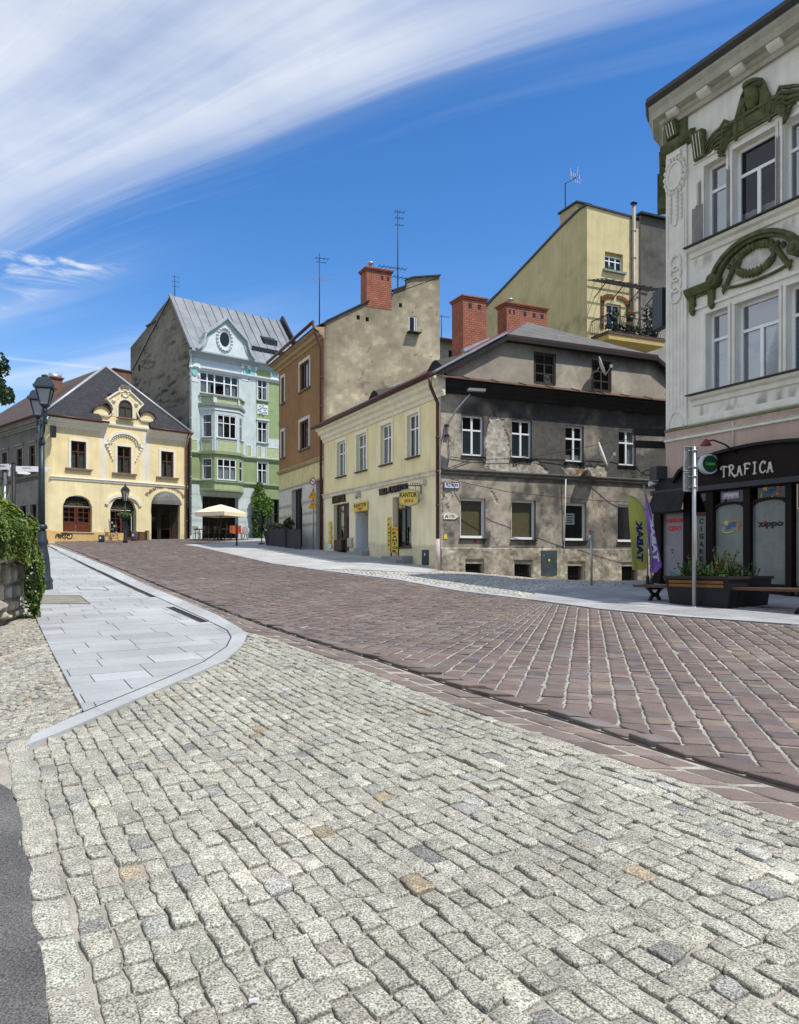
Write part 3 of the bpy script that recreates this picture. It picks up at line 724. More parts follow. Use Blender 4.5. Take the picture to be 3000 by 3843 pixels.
# ================================================================= CORNER HOUSE (cream side + bare grey side)
Cx, Cy = (1655-CU)/F*28.5, 28.5
GF = Face(Cx, Cy, .908, .419)                    # grey facade, s to the right
KF = Face(Cx, Cy, .419, -.908)                   # cream facade, s negative towards the left
E1 = Vector((.908, .419, 0)); E2 = Vector((-.419, .908, 0)); C0 = Vector((Cx, Cy, 0))
W_, T_ = 12.4, 12.56
def H(s, t, z): return C0+E1*s+E2*t+Vector((0, 0, z))
house = thing('corner_house', 'two-storey corner house, cream on the street side, flaking grey plaster on the other', 'house', H(6, 6, -.3))
Pg = GF.P
def rect(fc, u0, u1, vt, vb, ext=0):
    """opening from its left edge top and bottom and its right edge column"""
    s0 = fc.S(u0); s1 = fc.S(u1); return s0, s1, (VH-vb)/F*fc.Y(u0), (VH-vt)/F*fc.Y(u0)
up = [rect(GF, *q) for q in ((1735, 1816, 1556, 1708), (1921, 1997, 1573, 1716), (2123, 2192, 1595, 1731), (2323, 2388, 1611, 1745))]
lo = [rect(GF, *q) for q in ((1728, 1823, 1868, 2019), (1920, 2012, 1875, 2024), (2119, 2202, 1887, 2028), (2319, 2398, 1893, 2033))]
ce = [rect(GF, *q) for q in ((1747, 1813, 2102, 2158), (1931, 1996, 2104, 2173), (2131, 2191, 2111, 2181), (2334, 2391, 2113, 2201))]
at2 = [rect(GF, *q) for q in ((2008, 2083, 1324, 1436), (2225, 2292, 1354, 1463))]
patches_px = [  # bare render showing through: outlines in survey pixels
    [(1828, 1600), (1845, 1560), (1875, 1556), (1893, 1600), (1905, 1640), (1918, 1690), (1930, 1740), (1985, 1735), (2010, 1725), (2030, 1745), (2060, 1770), (2072, 1785), (1960, 1783), (1860, 1775), (1822, 1745), (1830, 1690), (1822, 1640)],
    [(2115, 1742), (2190, 1745), (2275, 1752), (2280, 1792), (2200, 1795), (2120, 1778)],
    [(1835, 1838), (1860, 1850), (1880, 1885), (1850, 1875)], [(1663, 1830), (1690, 1832), (1697, 1880), (1688, 1925), (1663, 1930)]]
pale_px = [[(1835, 1965), (1915, 1965), (1915, 2052), (1833, 2052)], [(2020, 1990), (2060, 1970), (2110, 2010), (2105, 2055), (2010, 2055)], [(1640, 1560), (1730, 1560), (1730, 1780), (1640, 1775)], [(2045, 2000), (2100, 1960), (2060, 2050)]]
def to_sz(fc, pl): return [fc.P(u, v) for u, v in pl]
P1 = [to_sz(GF, p) for p in patches_px]; P2 = [to_sz(GF, p) for p in pale_px]
def grey_col(s, z):
    n1 = fbm(s*.8, z*.8, 5, 5); n2 = fbm(s*3, z*3, 8, 4); n3 = fbm(s*9, z*9, 12, 3)
    tan = np.array([.40, .345, .275]); dk = np.array([.098, .093, .083]); lt = np.array([.38, .345, .285])
    left = np.clip(1-(s-.2)/2.2, 0, 1)            # paler towards the corner
    f = np.clip((n1-.48)*4.0+left*.95-.25*np.clip((s-3.5)/3, 0, 1), 0, 1)
    low = (z < 3.15); f = np.clip(f+low*(.34+1.6*(n2-.5)+.8*(n1-.5))*np.clip(1-(s-4)/7, .3, 1), 0, 1)
    c = dk[None]+(tan-dk)[None]*f[:, None]
    c *= (1-.62*np.clip((z-4.9+(n2-.5)*.8)/1.2, 0, 1)*np.clip((s-.3)/1.2, 0, 1))[:, None]     # eave shade painted into the wall colour
    sw, zw = s+(n2-.5)*.35, z+(n3-.5)*.30+(n2-.5)*.2
    for p in P2:
        k = inpoly(sw, zw, p); c[k] = .45*c[k]+.55*lt*(.85+.3*n3[k])[:, None]
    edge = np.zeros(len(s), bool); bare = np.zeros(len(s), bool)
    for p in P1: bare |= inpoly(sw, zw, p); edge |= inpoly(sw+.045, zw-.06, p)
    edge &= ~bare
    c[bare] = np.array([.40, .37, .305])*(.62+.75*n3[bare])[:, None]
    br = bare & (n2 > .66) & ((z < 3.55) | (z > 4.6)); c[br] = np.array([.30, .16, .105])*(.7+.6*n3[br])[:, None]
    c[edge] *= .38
    pl = z < .46; c[pl] = np.array([.30, .268, .21])*(.40+1.2*fbm(s[pl]*2.2, z[pl]*2.2, 31, 5)*(.5+1.0*n3[pl]))[:, None]
    ck = (np.abs(fbm(s*.8, z*.8, 301, 5)-.5) < .005) & (n1 > .47) & ~bare; c[ck] *= .45
    for q in up+lo:                                # grime running down from the sills
        k = (np.abs(s-(q[0]+q[1])/2) < (q[1]-q[0])/2+.1) & (z < q[2]) & (z > q[2]-1.0)
        c[k] *= (1-.30*np.clip(1-(q[2]-z[k])/1.0, 0, 1)*(.4+.9*n2[k]))[:, None]
    return np.clip(c*(.74+.52*n3)[:, None], .01, .8)
def grey_disp(s, z):
    n2 = fbm(s*3, z*3, 8, 4); n3 = fbm(s*9, z*9, 12, 3); sw, zw = s+(n2-.5)*.35, z+(n3-.5)*.30+(n2-.5)*.2; o = np.zeros(len(s))
    for p in P1: o[inpoly(sw, zw, p)] = -.03
    o[o < 0] += (n3[o < 0]-.5)*.03
    for p in P2: o[inpoly(sw, zw, p) & (o == 0)] = .008
    pl = z < .46; o[pl] = .035+(fbm(s[pl]*5, z[pl]*5, 35, 4)-.5)*.05
    for q in up+lo+ce: o[(s > q[0]-.03) & (s < q[1]+.03) & (z > q[2]-.03) & (z < q[3]+.03)] = 0
    return o
g_ops = up+lo+[q+(0, .32) for q in ce]
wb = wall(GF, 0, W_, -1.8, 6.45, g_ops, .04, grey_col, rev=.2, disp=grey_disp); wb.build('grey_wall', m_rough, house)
# plinth projects slightly
zl = 6.62
def eave(s): return 6.65+.57*(min(s, W_-s)+.3)
def gable_top(s): return min(8.2, eave(s)-.16)
def attic_col(s, z):
    n1 = fbm(s*1.1, z*1.1, 41, 5); n2 = fbm(s*4, z*4, 44, 4); n3 = fbm(s*10, z*10, 47, 3)
    c = np.array([.33, .295, .235])[None]*(.78+.4*n1)[:, None]
    k = (n1 > .57) & (s > 5); c[k] = np.array([.42, .385, .30])*(.8+.3*n2[k])[:, None]
    t = np.array([gable_top(q) for q in s])-z; c *= (1-.75*np.clip(1-(t-.25*n2)/.55, 0, 1)*np.clip((s-3)/3, .25, 1))[:, None]
    c[(s > 10.4) & (n2 > .45)] *= .6
    return np.clip(c*(.9+.2*n3)[:, None], .01, .8)
wall(GF, .2, W_-.2, 6.45, 8.25, at2, .06, attic_col, top=gable_top, rev=.10).build('attic_wall', m_rough, house)
# windows of the grey side
for i, q in enumerate(up):
    cov = [((0, 1, 0, .62) if i < 2 else (.0, 1, .0, .2))] if i < 3 else [(.55, 1, 0, 1)]
    window(house, GF, *q, dep=.13, fw=.07, rows=(.64,), cover=cov, cm=m_blind if i < 2 else m_curtain, slats=i < 2, sill=(.04, .06, .05), sm=m_black, bar=.05)
for i, q in enumerate(lo):
    s0, s1, z0, z1 = q
    w = window(house, GF, s0, s1, z0, z1, dep=.15, fw=.09, cols=1, rows=(), cover=[(0.03, .97, .03, .97)] if i < 2 else None, cm=m_bamboo if i < 2 else None, sill=(.03, .08, .05), sm=m_black)
    if i == 2:
        p = MB(); a0, a1 = s0+.18, s0+.58; p.fq(GF, a0, a1, z0+.62, z0+1.05, -.145); p.build('poster', mat('poster_paper', (.42, .50, .50), .7, .3, 14, 0), w)
        p = MB()
        for k in range(4): p.fb(GF, a0+.05, a1-.06-.03*(k % 2), z0+.68+.09*k, z0+.72+.09*k, -.144, -.141)
        p.build('poster_print', m_black, w)
m_oldframe = mat('old_brown_frame', (.045, .035, .028), .8, .3, 8, .3, 50)
for i, q in enumerate(at2):
    window(house, GF, *q, dep=.07, fw=.07, rows=(.34, .67), fm=m_oldframe, bar=.04, cover=[(.5, 1, .02, .34)] if i == 0 else None, sill=(.0, .01, .03), sm=m_oldframe, sur=.05, surm=m_oldframe, surd=.012)
for s0, s1, z0, z1 in ce:
    q = MB(); n = 6
    for k in range(n): q.tube([GF.pt(s0+(s1-s0)*(k+.5)/n, z0+.02, -.16), GF.pt(s0+(s1-s0)*(k+.5)/n, z1-.14, -.16)], .012, 5)
    for f in (.25, .62): q.fb(GF, s0, s1, z0+(z1-z0)*f, z0+(z1-z0)*f+.02, -.172, -.148)
    q.cur = 1; q.fq(GF, s0, s1, z0, z1, -.315); q.build('cellar_grille', [m_black, m_dark], house)
    q = MB(); q.fb(GF, s0, s1, z1-.13, z1-.005, -.2, -.03); q.build('cellar_lintel', mat('bare_concrete', (.3, .28, .23), .95, .25, 5, .5, 40), house)
# string course, ledge roof and its dark soffit
cornice(house, GF, .02, W_, 3.2, [(.001, -.12), (.06, -.12), (.10, -.05), (.10, .02), (.14, .05), (.14, .08), (.001, .12)], mat('grey_moulding', (.105, .098, .088), .9, .3, 3, .4, 30), 'string_course')
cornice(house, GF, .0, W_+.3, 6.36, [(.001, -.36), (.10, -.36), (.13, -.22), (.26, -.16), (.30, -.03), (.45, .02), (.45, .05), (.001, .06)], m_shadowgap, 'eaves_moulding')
m_rust = mat('rusty_sheet', (.105, .058, .045), .6, .25, 2.5, .3, 18, streak=.15)
mb = MB()
for k in range(11):
    a = -.35+(W_+.8)*k/11; b = -.35+(W_+.8)*(k+1)/11-.0
    mb.hexa([GF.pt(a, 6.43, .53), GF.pt(b, 6.43, .53), GF.pt(b, 6.62, .012), GF.pt(a, 6.62, .012)], [GF.pt(a, 6.455, .53), GF.pt(b, 6.455, .53), GF.pt(b, 6.65, .012), GF.pt(a, 6.65, .012)])
    mb.bar(GF.pt(a+.02, 6.47, .52), GF.pt(a+.02, 6.66, .02), .03, .04)
mb.build('ledge_roof', m_rust, house)
# roof
m_grshingle = slate_mat('grey_shingle', (.105, .10, .09), (.15, .145, .13), .32, .17)
m_oldtile = slate_mat('mossy_shingle', (.10, .09, .07), (.15, .135, .10), .34, .2)
m_redsheet = mat('red_sheet', (.16, .055, .045), .6, .15, 2, .2, 10)
ov = .35; zr = 10.35; th = .06
ridge0, ridge1 = H(6.2, 3.87, zr), H(6.2, T_, zr)
zE = lambda s: 6.65+.57*(s+.3)
roof = tiles('roof', house, [H(-ov, -ov, zE(-ov)), H(-ov, T_-.02, zE(-ov)), H(6.2, T_-.02, zr), H(6.2, 3.87, zr)][::1], m_oldtile)
roof.data.clear_geometry() if False else None
def roof_poly(name, pts, m, par, th=.05):
    a = [Vector(p) for p in pts]; n = (a[1]-a[0]).cross(a[2]-a[0]).normalized(); n = -n if n.z < 0 else n
    mb = MB(); mb.hexa([p-n*th for p in a], a); return mb.build(name, m, par, uv=True)
bpy.data.objects.remove(roof)
sA = 2.62
roof = roof_poly('roof', [H(-ov, -.2, zE(-ov)), H(sA, -.2, zE(sA)), H(6.2, 3.87, zr), H(6.2, T_-.02, zr), H(-ov, T_-.02, zE(-ov))], m_oldtile, house)
roof_poly('roof_slope', [H(W_+ov, -.2, zE(-ov)), H(W_-sA, -.2, zE(sA)), H(6.2, 3.87, zr), H(6.2, T_, zr), H(W_+ov, T_, zE(-ov))], m_oldtile, roof)
roof_poly('roof_hip', [H(sA, -.20, zE(sA)+.01), H(W_-sA, -.20, zE(sA)+.01), H(6.2, 3.87, zr+.01)], m_grshingle, roof)
roof_poly('red_sheet_patch', [H(1.7, .25, zE(1.7)+.03), H(sA+.2, .0, zE(sA+.2)+.03), H(6.1, 3.7, zE(6.1)+.03), H(6.1, 7.2, zE(6.1)+.03), H(5.0, 7.2, zE(5)+.03)], m_redsheet, roof)
mb = MB(); mb.bar(H(-ov-.02, -.10, zE(-ov)+.06), H(sA, -.10, zE(sA)+.07), .42, .05); mb.build('verge_flashing', m_zinc, roof)
mb = MB(); mb.bar(H(sA-.05, -.20, zE(sA)-.03), H(W_-sA+.05, -.20, zE(sA)-.03), .1, .13); mb.build('hip_fascia', mat('dark_red_fascia', (.05, .025, .022), .7, .2, 4), roof)
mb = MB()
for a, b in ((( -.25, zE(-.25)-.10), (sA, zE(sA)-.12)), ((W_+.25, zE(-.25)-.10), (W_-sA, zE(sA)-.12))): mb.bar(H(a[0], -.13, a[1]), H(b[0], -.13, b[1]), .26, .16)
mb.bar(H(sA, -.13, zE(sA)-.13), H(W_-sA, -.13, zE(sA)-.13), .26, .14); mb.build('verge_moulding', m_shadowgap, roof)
mb = MB(); mb.bar(H(5.05, 7.38, zE(5.05)+.10), H(6.45, 7.38, zr+.1), .22, .2); mb.build('roof_flashing', m_zinc, roof); mb = MB(); mb.bar(H(.1, 12.2, zE(.1)+.08), H(4.2, 12.35, zE(4.2)+.08), .4, .08); mb.build('roof_flashing', m_zinc, roof)
# eyebrow dormers
for t in (1.2, 7.0):
    mb = MB(); n = 10; fr = []
    for dd, sc in ((.35, 1), (1.7, .05)):
        fr.append([H(.0+dd, t+(k/n-.5)*1.5, zE(dd)+.02+sc*.42*math.sin(math.pi*k/n)**1.2) for k in range(n+1)])
    for k in range(n): mb.poly([fr[0][k], fr[0][k+1], fr[1][k+1], fr[1][k]])
    mb.cur = 1; mb.poly(fr[0]+[H(.35, t+.74, zE(.35)), H(.35, t-.74, zE(.35))]); mb.build('eyebrow_vent', [m_oldtile, m_dark], roof)
bm_ = brick_chimney_mat()
ch = chimney(roof, H(5.75, 8.05, 0)[:2], 1.25, 1.1, 9.3, 12.32, E1[:2], bm_)
ch = chimney(roof, H(9.0, 8.4, 0)[:2], 2.35, .85, 8.2, 12.5, E1[:2], bm_, holes=((.08, .6), (.18, .6), (.45, 1), (.68, 1), (.88, 1)))
mb = MB(); mb.box(H(9.0, 8.4, 10.0), (2.4, .92, 1.1), axes=(E1, E2, Vector((0, 0, 1)))); mb.build('chimney_foot', mat('grey_render', (.3, .3, .29), .95, .25, 3, .4, 30), roof)
mb = MB(); mb.lathe(H(8.3, 8.4, 12.7), [(.02, 0), (.02, .2), (.2, .22), (.12, .3), (.01, .32)], 10); mb.build('cowl', m_zinc, roof)
# ---- cream side
k_up = [rect(KF, *q) for q in ((1267, 1298, 1664, 1790), (1340, 1376, 1636, 1774), (1431, 1471, 1602, 1750), (1531, 1573, 1568, 1727))]
k_up = [(a, b, 3.98, 5.62) for a, b, c, d in k_up]
d_shop = (KF.S(1253), KF.S(1311), -.5, KF.P(1253, 1896)[1]); d_door = (KF.S(1333), KF.S(1383), -.5, KF.P(1333, 1921)[1]); d_win = rect(KF, 1474, 1545, 1867, 2055)
def cream_col(s, z):
    n = fbm(s*.9, z*.9, 61, 4); n2 = fbm(s*5, z*5, 63, 3)
    c = np.array([.80, .70, .40])[None]*(.95+.1*n)[:, None]; low = z < 3.2; c[low] = np.array([.80, .72, .47])*(.95+.1*n[low])[:, None]
    g = z < (.75+.02*s*0); gz_ = np.clip((.55-(z-.0))/.5, 0, 1)
    pl = z < np.interp(s, [-12.6, 0], [1.0, .52]); c[pl] = np.array([.66, .60, .40])*(.74+.34*n2[pl])[:, None]
    k = (s > -.30) & (z > -3); c[k] = np.array([.50, .47, .41])*(.8+.3*n2[k])[:, None]
    return np.clip(c, .01, .8)
ops = [q+(0, .16) for q in k_up]+[d_shop+(0, .25), d_door+(0, 1.1), d_win+(0, .28)]
wall(KF, -T_, 0, -1.2, 6.35, ops, .12, cream_col, rev=.16).build('cream_wall', m_wall, house)
for i, q in enumerate(k_up):
    window(house, KF, *q, dep=.13, fw=.07, rows=(.66,), cover=[(0, .4, 0, 1)], cols=[.5], sill=(.10, .10, .06), sm=m_black, sur=.16, surm=mat('cream_surround', (.80, .75, .60), .85, .06, 4, .15, 40), room=.4)
m_kor = mat('cream_cornice', (.76, .70, .53), .85, .10, 2.5, .2, 30, streak=.1)
cornice(house, KF, -T_, .35, 6.40, [(.001, -.55), (.05, -.55), (.08, -.42), (.16, -.36), (.18, -.22), (.30, -.14), (.32, -.02), (.44, .03), (.44, .10), (.001, .13)], m_kor)
cornice(house, KF, -T_, .02, 3.2, STR, mat('cream_string', (.62, .575, .44), .85, .2, 3, .2, 30), 'string_course')
gutter(house, [KF.pt(-T_-.2, 6.62, .55), KF.pt(.25, 6.58, .55)], .085)
pipe(house, [KF.pt(.16, 6.55, .55), KF.pt(.17, 6.15, .5), KF.pt(.06, 5.6, .16), KF.pt(.06, .75, .16)], .062)
pipe(house, [KF.pt(.06, .78, .16), KF.pt(.06, KF.ground(0)-.02, .16)], .085, mat('pale_pipe_foot', (.50, .40, .35), .6, .2, 4), 'downpipe_foot', False)
# shop front, doorway, window
m_shop = mat('brown_shopfront', (.075, .042, .03), .6, .25, 5, .2, 40)
s0, s1, z0, z1 = d_shop; g0 = KF.ground(s0)
window(house, KF, s0, s0+(s1-s0)*.5, g0+.55, z1, dep=.2, fw=.08, cols=1, rows=(.8,), fm=m_shop, sill=(.0, .0, .5), sm=m_shop)
mb = MB(); mb.fb(KF, s0+(s1-s0)*.52, s1, g0-.1, z1, -.26, -.19); mb.cur = 1; mb.fb(KF, s0+(s1-s0)*.62, s1-.12, g0+.5, z1-.6, -.188, -.182); mb.build('shop_door', [m_shop, m_dark], house)
s0, s1, z0, z1 = d_door; g0 = KF.ground(s0)
mb = MB(); mb.fb(KF, s0+.05, s1, g0-.1, z1, -.75, -.7); mb.fb(KF, s0+.2, s1-.1, g0+.3, z1-.5, -.70, -.68); mb.build('door', m_darkwood, house)
mb = MB(); mb.fb(KF, s0+.003, s0+.04, g0+.1, z1-.01, -.69, -.01); mb.build('white_door_jamb', mat('white_lobby', (.72, .73, .74), .8, .05, 3), house)
mb = MB(); mb.fb(KF, s0-.1, s1+.1, g0-.3, g0+.13, .01, .35); mb.fb(KF, s0-.1, s1+.1, g0-.3, g0+.27, -.9, .005); mb.build('door_step', m_step, house)
s0, s1, z0, z1 = d_win
w = window(house, KF, s0+.12, s1, z0, z1, dep=.22, fw=.07, cols=[.42], rows=(.76,), fm=m_shop, sill=(.05, .06, .05), sm=m_black, cover=[(.5, .95, .05, .3)], room=.9)
mb = MB(); mb.fb(KF, s0-.15, s1+.1, KF.ground(s0)-.3, KF.ground(s0)+.16, .01, .45); mb.fb(KF, s0-.4, s1+.3, KF.ground(s0)-.3, KF.ground(s0)+.0, .452, .8); mb.build('shop_step', m_step, house)
mb = MB(); mb.fb(KF, KF.S(1310), KF.S(1326), .65, 1.05, .01, .08); mb.build('meter_box', mat('beige_box', (.40, .38, .32), .7, .1, 4), house)
# hidden rear and right walls close the volume
mb = MB(); mb.poly([H(W_, 0, -2.5), H(W_, T_, -2.5), H(W_, T_, 6.5), H(W_, 0, 6.5)]); mb.poly([H(0, T_, -2), H(W_, T_, -2), H(W_, T_, 6.6), H(6.2, T_, 10.2), H(0, T_, 6.6)]); mb.build('rear_wall', mat('rear_plaster', (.3, .27, .22), .9, .2, 2), house)
# ================================================================= ORANGE-BROWN HOUSE WITH SANDY GABLE
o0 = C0+E2*T_                                     # its right front corner
OF = Face(o0.x, o0.y, .419, -.908); SG = Face(o0.x, o0.y, .908, .419)
LO = 7.9
ob = thing('brown_townhouse', 'three-storey orange-brown house with dark shop base and bare sandy side gable', 'house', o0+E1*4-E2*(-4))
ob.location.z = .5
def ob_col(s, z):
    n = fbm(s*1.0, z*.7, 71, 5); n2 = fbm(s*6, z*3, 73, 4)
    c = np.array([.275, .155, .070])[None]*(.72+.5*n)[:, None]*(.92+.16*n2)[:, None]
    k = (z < 5.15); c[k] = np.array([.62, .55, .28])*(.75+.4*n2[k])[:, None]
    k = (z < 4.15); c[k] = np.array([.60, .575, .49])*(.8+.3*n2[k])[:, None]
    k = k & ((np.mod(z, .62) < .045) | (np.mod(s+.2, 9) < .0)); c[k] *= .55
    return np.clip(c, .01, .8)
def osl(u0, u1, z0, z1): return (OF.S(u0), OF.S(u1), z0, z1)
o_up = [osl(1127, 1163, 9.15, 10.62), osl(1058, 1069, 9.15, 10.62)]; o_lo = [osl(1127, 1161, 6.0, 7.5), osl(1058, 1068, 6.0, 7.5)]
o_door = osl(1095, 1135, -.3, 3.95); o_door2 = (OF.S(1186), OF.S(1213), -.3, 4.1)
wall(OF, -LO, 0, -.8, 11.5, [q+(0, .16) for q in o_up+o_lo]+[o_door+(0, .3), o_door2+(0, .3)], .15, ob_col).build('front_wall', m_rough, ob)
for q in o_up+o_lo:
    window(ob, OF, *q, dep=.12, fw=.07, cols=3 if q[1]-q[0] > 1 else 1, rows=(), fm=m_brown, gm=MATS['glass_dim'], cover=[(0, .5, 0, 1)], cm=m_curtain, sill=(.16, .10, .08), sm=m_sillstone, sur=.16, surm=mat('pale_surround', (.58, .55, .48), .85, .1, 4, .2, 40), surd=.05)
window(ob, OF, *o_door, dep=.28, fw=.1, cols=3, rows=(), fm=m_darkwood, gm=MATS['glass_dim'], room=.9)
window(ob, OF, *o_door2, dep=.28, fw=.1, cols=2, rows=(.62,), fm=m_darkwood, gm=MATS['glass_dim'], room=.9)
cornice(ob, OF, -LO-.45, .12, 11.55, [(.001, -.45), (.05, -.45), (.10, -.33), (.25, -.28), (.28, -.12), (.46, -.06), (.5, .06), (.001, .10)], mat('tan_cornice', (.36, .26, .15), .9, .2, 3, .2, 30), 'eaves_cornice')
cornice(ob, OF, -LO, .02, 5.15, [(.001, -.12), (.08, -.1), (.14, 0), (.14, .06), (.001, .16)], mat('tan_band', (.33, .26, .13), .9, .25, 3, .2, 30), 'string_course')
cornice(ob, OF, -LO, .02, 4.15, [(.001, -.08), (.05, -.06), (.06, 0), (.001, .04)], mat('stone_band', (.42, .39, .30), .9, .2, 3, .2, 30), 'base_moulding')
gutter(ob, [OF.pt(-LO-.5, 11.72, .58), OF.pt(.05, 11.85, .58)], .085)
pipe(ob, [OF.pt(.0, 11.75, .55), OF.pt(.02, 11.3, .45), OF.pt(-.02, 10.6, .14), OF.pt(-.02, .5, .14)], .065)
pts = [(0, 11.75), (.12, 11.95), (2.45, 13.3), (3.72, 13.35), (3.75, 14.0), (4.57, 14.37), (4.6, 14.72), (4.9, 14.85), (6.55, 15.2)]
def gtop(s): return float(np.interp(s, [p[0] for p in pts], [p[1] for p in pts]))
def sandy_col(s, z):
    n = fbm(s*.55, z*.9, 81, 5); n2 = fbm(s*2.5, z*3.5, 84, 5); n3 = fbm(s*12, z*5, 87, 3); top = np.array([gtop(q) for q in s])-z
    c = np.array([.40, .345, .235])[None]*(.55+.86*n)[:, None]*(.72+.56*n2)[:, None]*(.86+.28*n3)[:, None]
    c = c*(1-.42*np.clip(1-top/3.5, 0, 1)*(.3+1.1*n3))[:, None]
    sc = np.exp(-((z-(9.0+1.2*(n-.5)))/.42)**2)*np.clip((n2-.45)*5, 0, 1)*np.clip((s-1.2), 0, 1); c *= (1-.62*np.clip(sc, 0, 1))[:, None]
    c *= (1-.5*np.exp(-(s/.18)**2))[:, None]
    k = (n2 > .66); c[k] *= 1.18
    ck = (np.abs(fbm(s*.7, z*.7, 311, 5)-.5) < .004) & (n > .5); c[ck] *= .5
    return np.clip(c, .01, .7)
so = (SG.P(1535, 1190)[0], SG.P(1566, 1190)[0], SG.P(1535, 1246)[1], SG.P(1535, 1184)[1])
sholes = [(SG.P(u, v)[0]-.09, SG.P(u, v)[0]+.09, SG.P(u, v)[1]-.11, SG.P(u, v)[1]+.11) for u, v in ((1345, 1191), (1379, 1198), (1504, 1145))]
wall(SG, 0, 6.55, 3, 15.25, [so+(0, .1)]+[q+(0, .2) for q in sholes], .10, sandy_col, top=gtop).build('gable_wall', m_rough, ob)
for q in sholes:
    mb = MB(); mb.fq(SG, *q, -.19); mb.build('vent_hole', m_dark, ob)
window(ob, SG, *so, dep=.05, fw=.06, cols=[.72], rows=(), fm=m_oldwhite, sill=(.12, .32, .06), sm=m_black)
mb = MB()
for a, b in zip(pts, pts[1:]):
    if a[0] < 2.4 or a[0] > 3.73: mb.bar(SG.pt(a[0], a[1]+.03, -.1), SG.pt(b[0], b[1]+.03, -.1), .42, .07)
mb.build('verge_flashing', mat('dark_verge', (.03, .024, .024), .6, .2, 4), ob)
m_obroof = seam_mat('dark_sheet_roof', (.05, .035, .033), .6, .2)
def O(s, t, z): return o0+E1*s+E2*t+Vector((0, 0, z-o0.z))
orf = roof_poly('roof', [O(-.55, -.05, 11.6), O(-.55, LO+.5, 11.55), O(2.4, LO+.5, 13.25), O(2.4, -.05, 13.28)], m_obroof, ob)
roof_poly('roof_top', [O(2.4, 0, 13.25), O(2.4, LO+.5, 13.25), O(6.5, LO+.5, 15.15), O(6.5, 0, 15.15)], m_obroof, orf)
mb = MB(); mb.poly([O(6.55, 0, 3), O(6.55, LO, 3), O(6.55, LO, 15.1), O(6.55, 0, 15.2)]); mb.poly([O(0, LO, 0), O(6.5, LO, 0), O(6.5, LO, 15.1), O(0, LO, 11.6)]); mb.build('rear_wall', MATS['rear_plaster'], ob)
oc = chimney(orf, SG.pt(3.02, 0, -.40)[:2], 1.40, .82, 13.0, 14.9, E1[:2], bm_, holes=((.62, .8), (.86, .8)))
mb = MB(); mb.lathe(SG.pt(2.7, 15.04, -.4), [(.08, 0), (.08, .32), (.17, .34), (.17, .42), (.02, .45)], 10); mb.build('cowl', m_zinc, orf)
# terrace screen of dark panels before the shop
r = thing('terrace_screen', 'low screen of dark blue panels along the foot of the brown house', 'screen', OF.pt(-3, OF.ground(-3, 1), 1))
for k in range(6):
    a = -6.7+k*.98; mb = MB(); g = OF.ground(a+.5, .95); mb.fb(OF, a, a+.94, g+.05, g+1.0, .9, .94); mb.build('panel', mat('navy_panel', (.014, .018, .032), .6, .2, 4, .2, 30), r)
mb = MB()
for k in range(7):
    a = -6.72+k*.98; g = OF.ground(a, .95); mb.fb(OF, a-.03, a+.03, g-.05, g+1.05, .895, .945)
mb.build('posts', m_black, r)
# ================================================================= GREEN TOWNHOUSE
gk = (712-CU)/F; G0 = (gk*60, 60.0)
BF = Face(*G0, .759, .651); BG = Face(*G0, .651, -.759)
gb = thing('green_townhouse', 'tall pale blue and green townhouse with oriel, ornate gable and grey metal roof', 'house', (G0[0]+4, 64, 1.6))
def bz(u, v): return BF.P(u, v)
def zb(v): return (VH-v)/F*60.0                   # heights measured on the left corner
bgreen = np.array([.28, .36, .175]); bpale = np.array([.53, .61, .585]); bblue = np.array([.50, .575, .595])
LG = 10.6
def green_col(s, z):
    n = fbm(s*1.2, z*1.2, 91, 4); c = np.repeat(bpale[None], len(s), 0)
    right = s > 5.65
    c[right & (z > 4.0)] = bgreen
    c[(z <= zb(1690)) & (z > zb(1795))] = bgreen*.92
    c[(z <= zb(1690)) & (z > zb(1795)) & right] = bgreen*.85
    c[(z > zb(1690)) & (z < 9.95)] = bpale*.96
    c[(z > zb(1385)) & ~right] = bblue
    c[(z <= zb(1795))] = bpale*.95
    c[(z <= zb(1795)) & right] = bgreen*.9
    k = (z <= zb(1830)) & (np.mod(z, .5) < .06) & (s < 6); c[k] *= .75
    return np.clip(c*(.93+.14*n)[:, None], .01, .8)
bw_r = [(BF.S(967), BF.S(1004)), (BF.S(1052), BF.S(1090))]
rows_ = [(zb(1745)-.0, zb(1655)+.05), (zb(1600)+.2, zb(1500)), (zb(1430)+.0, zb(1338)-.62)]
# right-hand windows per floor, measured from the corner line
wz = []
for vt, vb, u in ((1734, 1816, 967), (1579, 1660, 967), (1421, 1500, 967)):
    wz.append((BF.P(u, vb)[1], BF.P(u, vt)[1]))
w3 = (BF.S(752), BF.S(897), BF.P(752, 1472)[1], BF.P(752, 1392)[1])
gdoor = (BF.S(760), BF.S(895), 1.0, BF.P(760, 1860)[1]); gdoor2 = (BF.S(1004), BF.S(1052), 1.0, BF.P(1004, 1872)[1])
gops = [(a, b, z0, z1, 0, .16) for a, b in bw_r for z0, z1 in wz]+[w3+(0, .2), gdoor+(0, .6), gdoor2+(0, .5)]
eaveG = zb(1318)
wall(BF, 0, LG, 0, eaveG, gops, .16, green_col).build('front_wall', m_wall, gb)
m_gsill = mat('grey_green_sill', (.22, .26, .23), .8, .2, 4, .2, 40); m_gtrim = mat('pale_blue_trim', (.62, .66, .66), .8, .08, 4, .2, 40); m_gpanel = mat('pale_green_panel', (.39, .45, .25), .85, .1, 4, .15, 40)
m_aqua = mat('aqua_medallion', (.22, .50, .46), .7, .15, 5, .2, 40); m_gg = mat('green_moulding', (.24, .29, .17), .85, .12, 3, .2, 40)
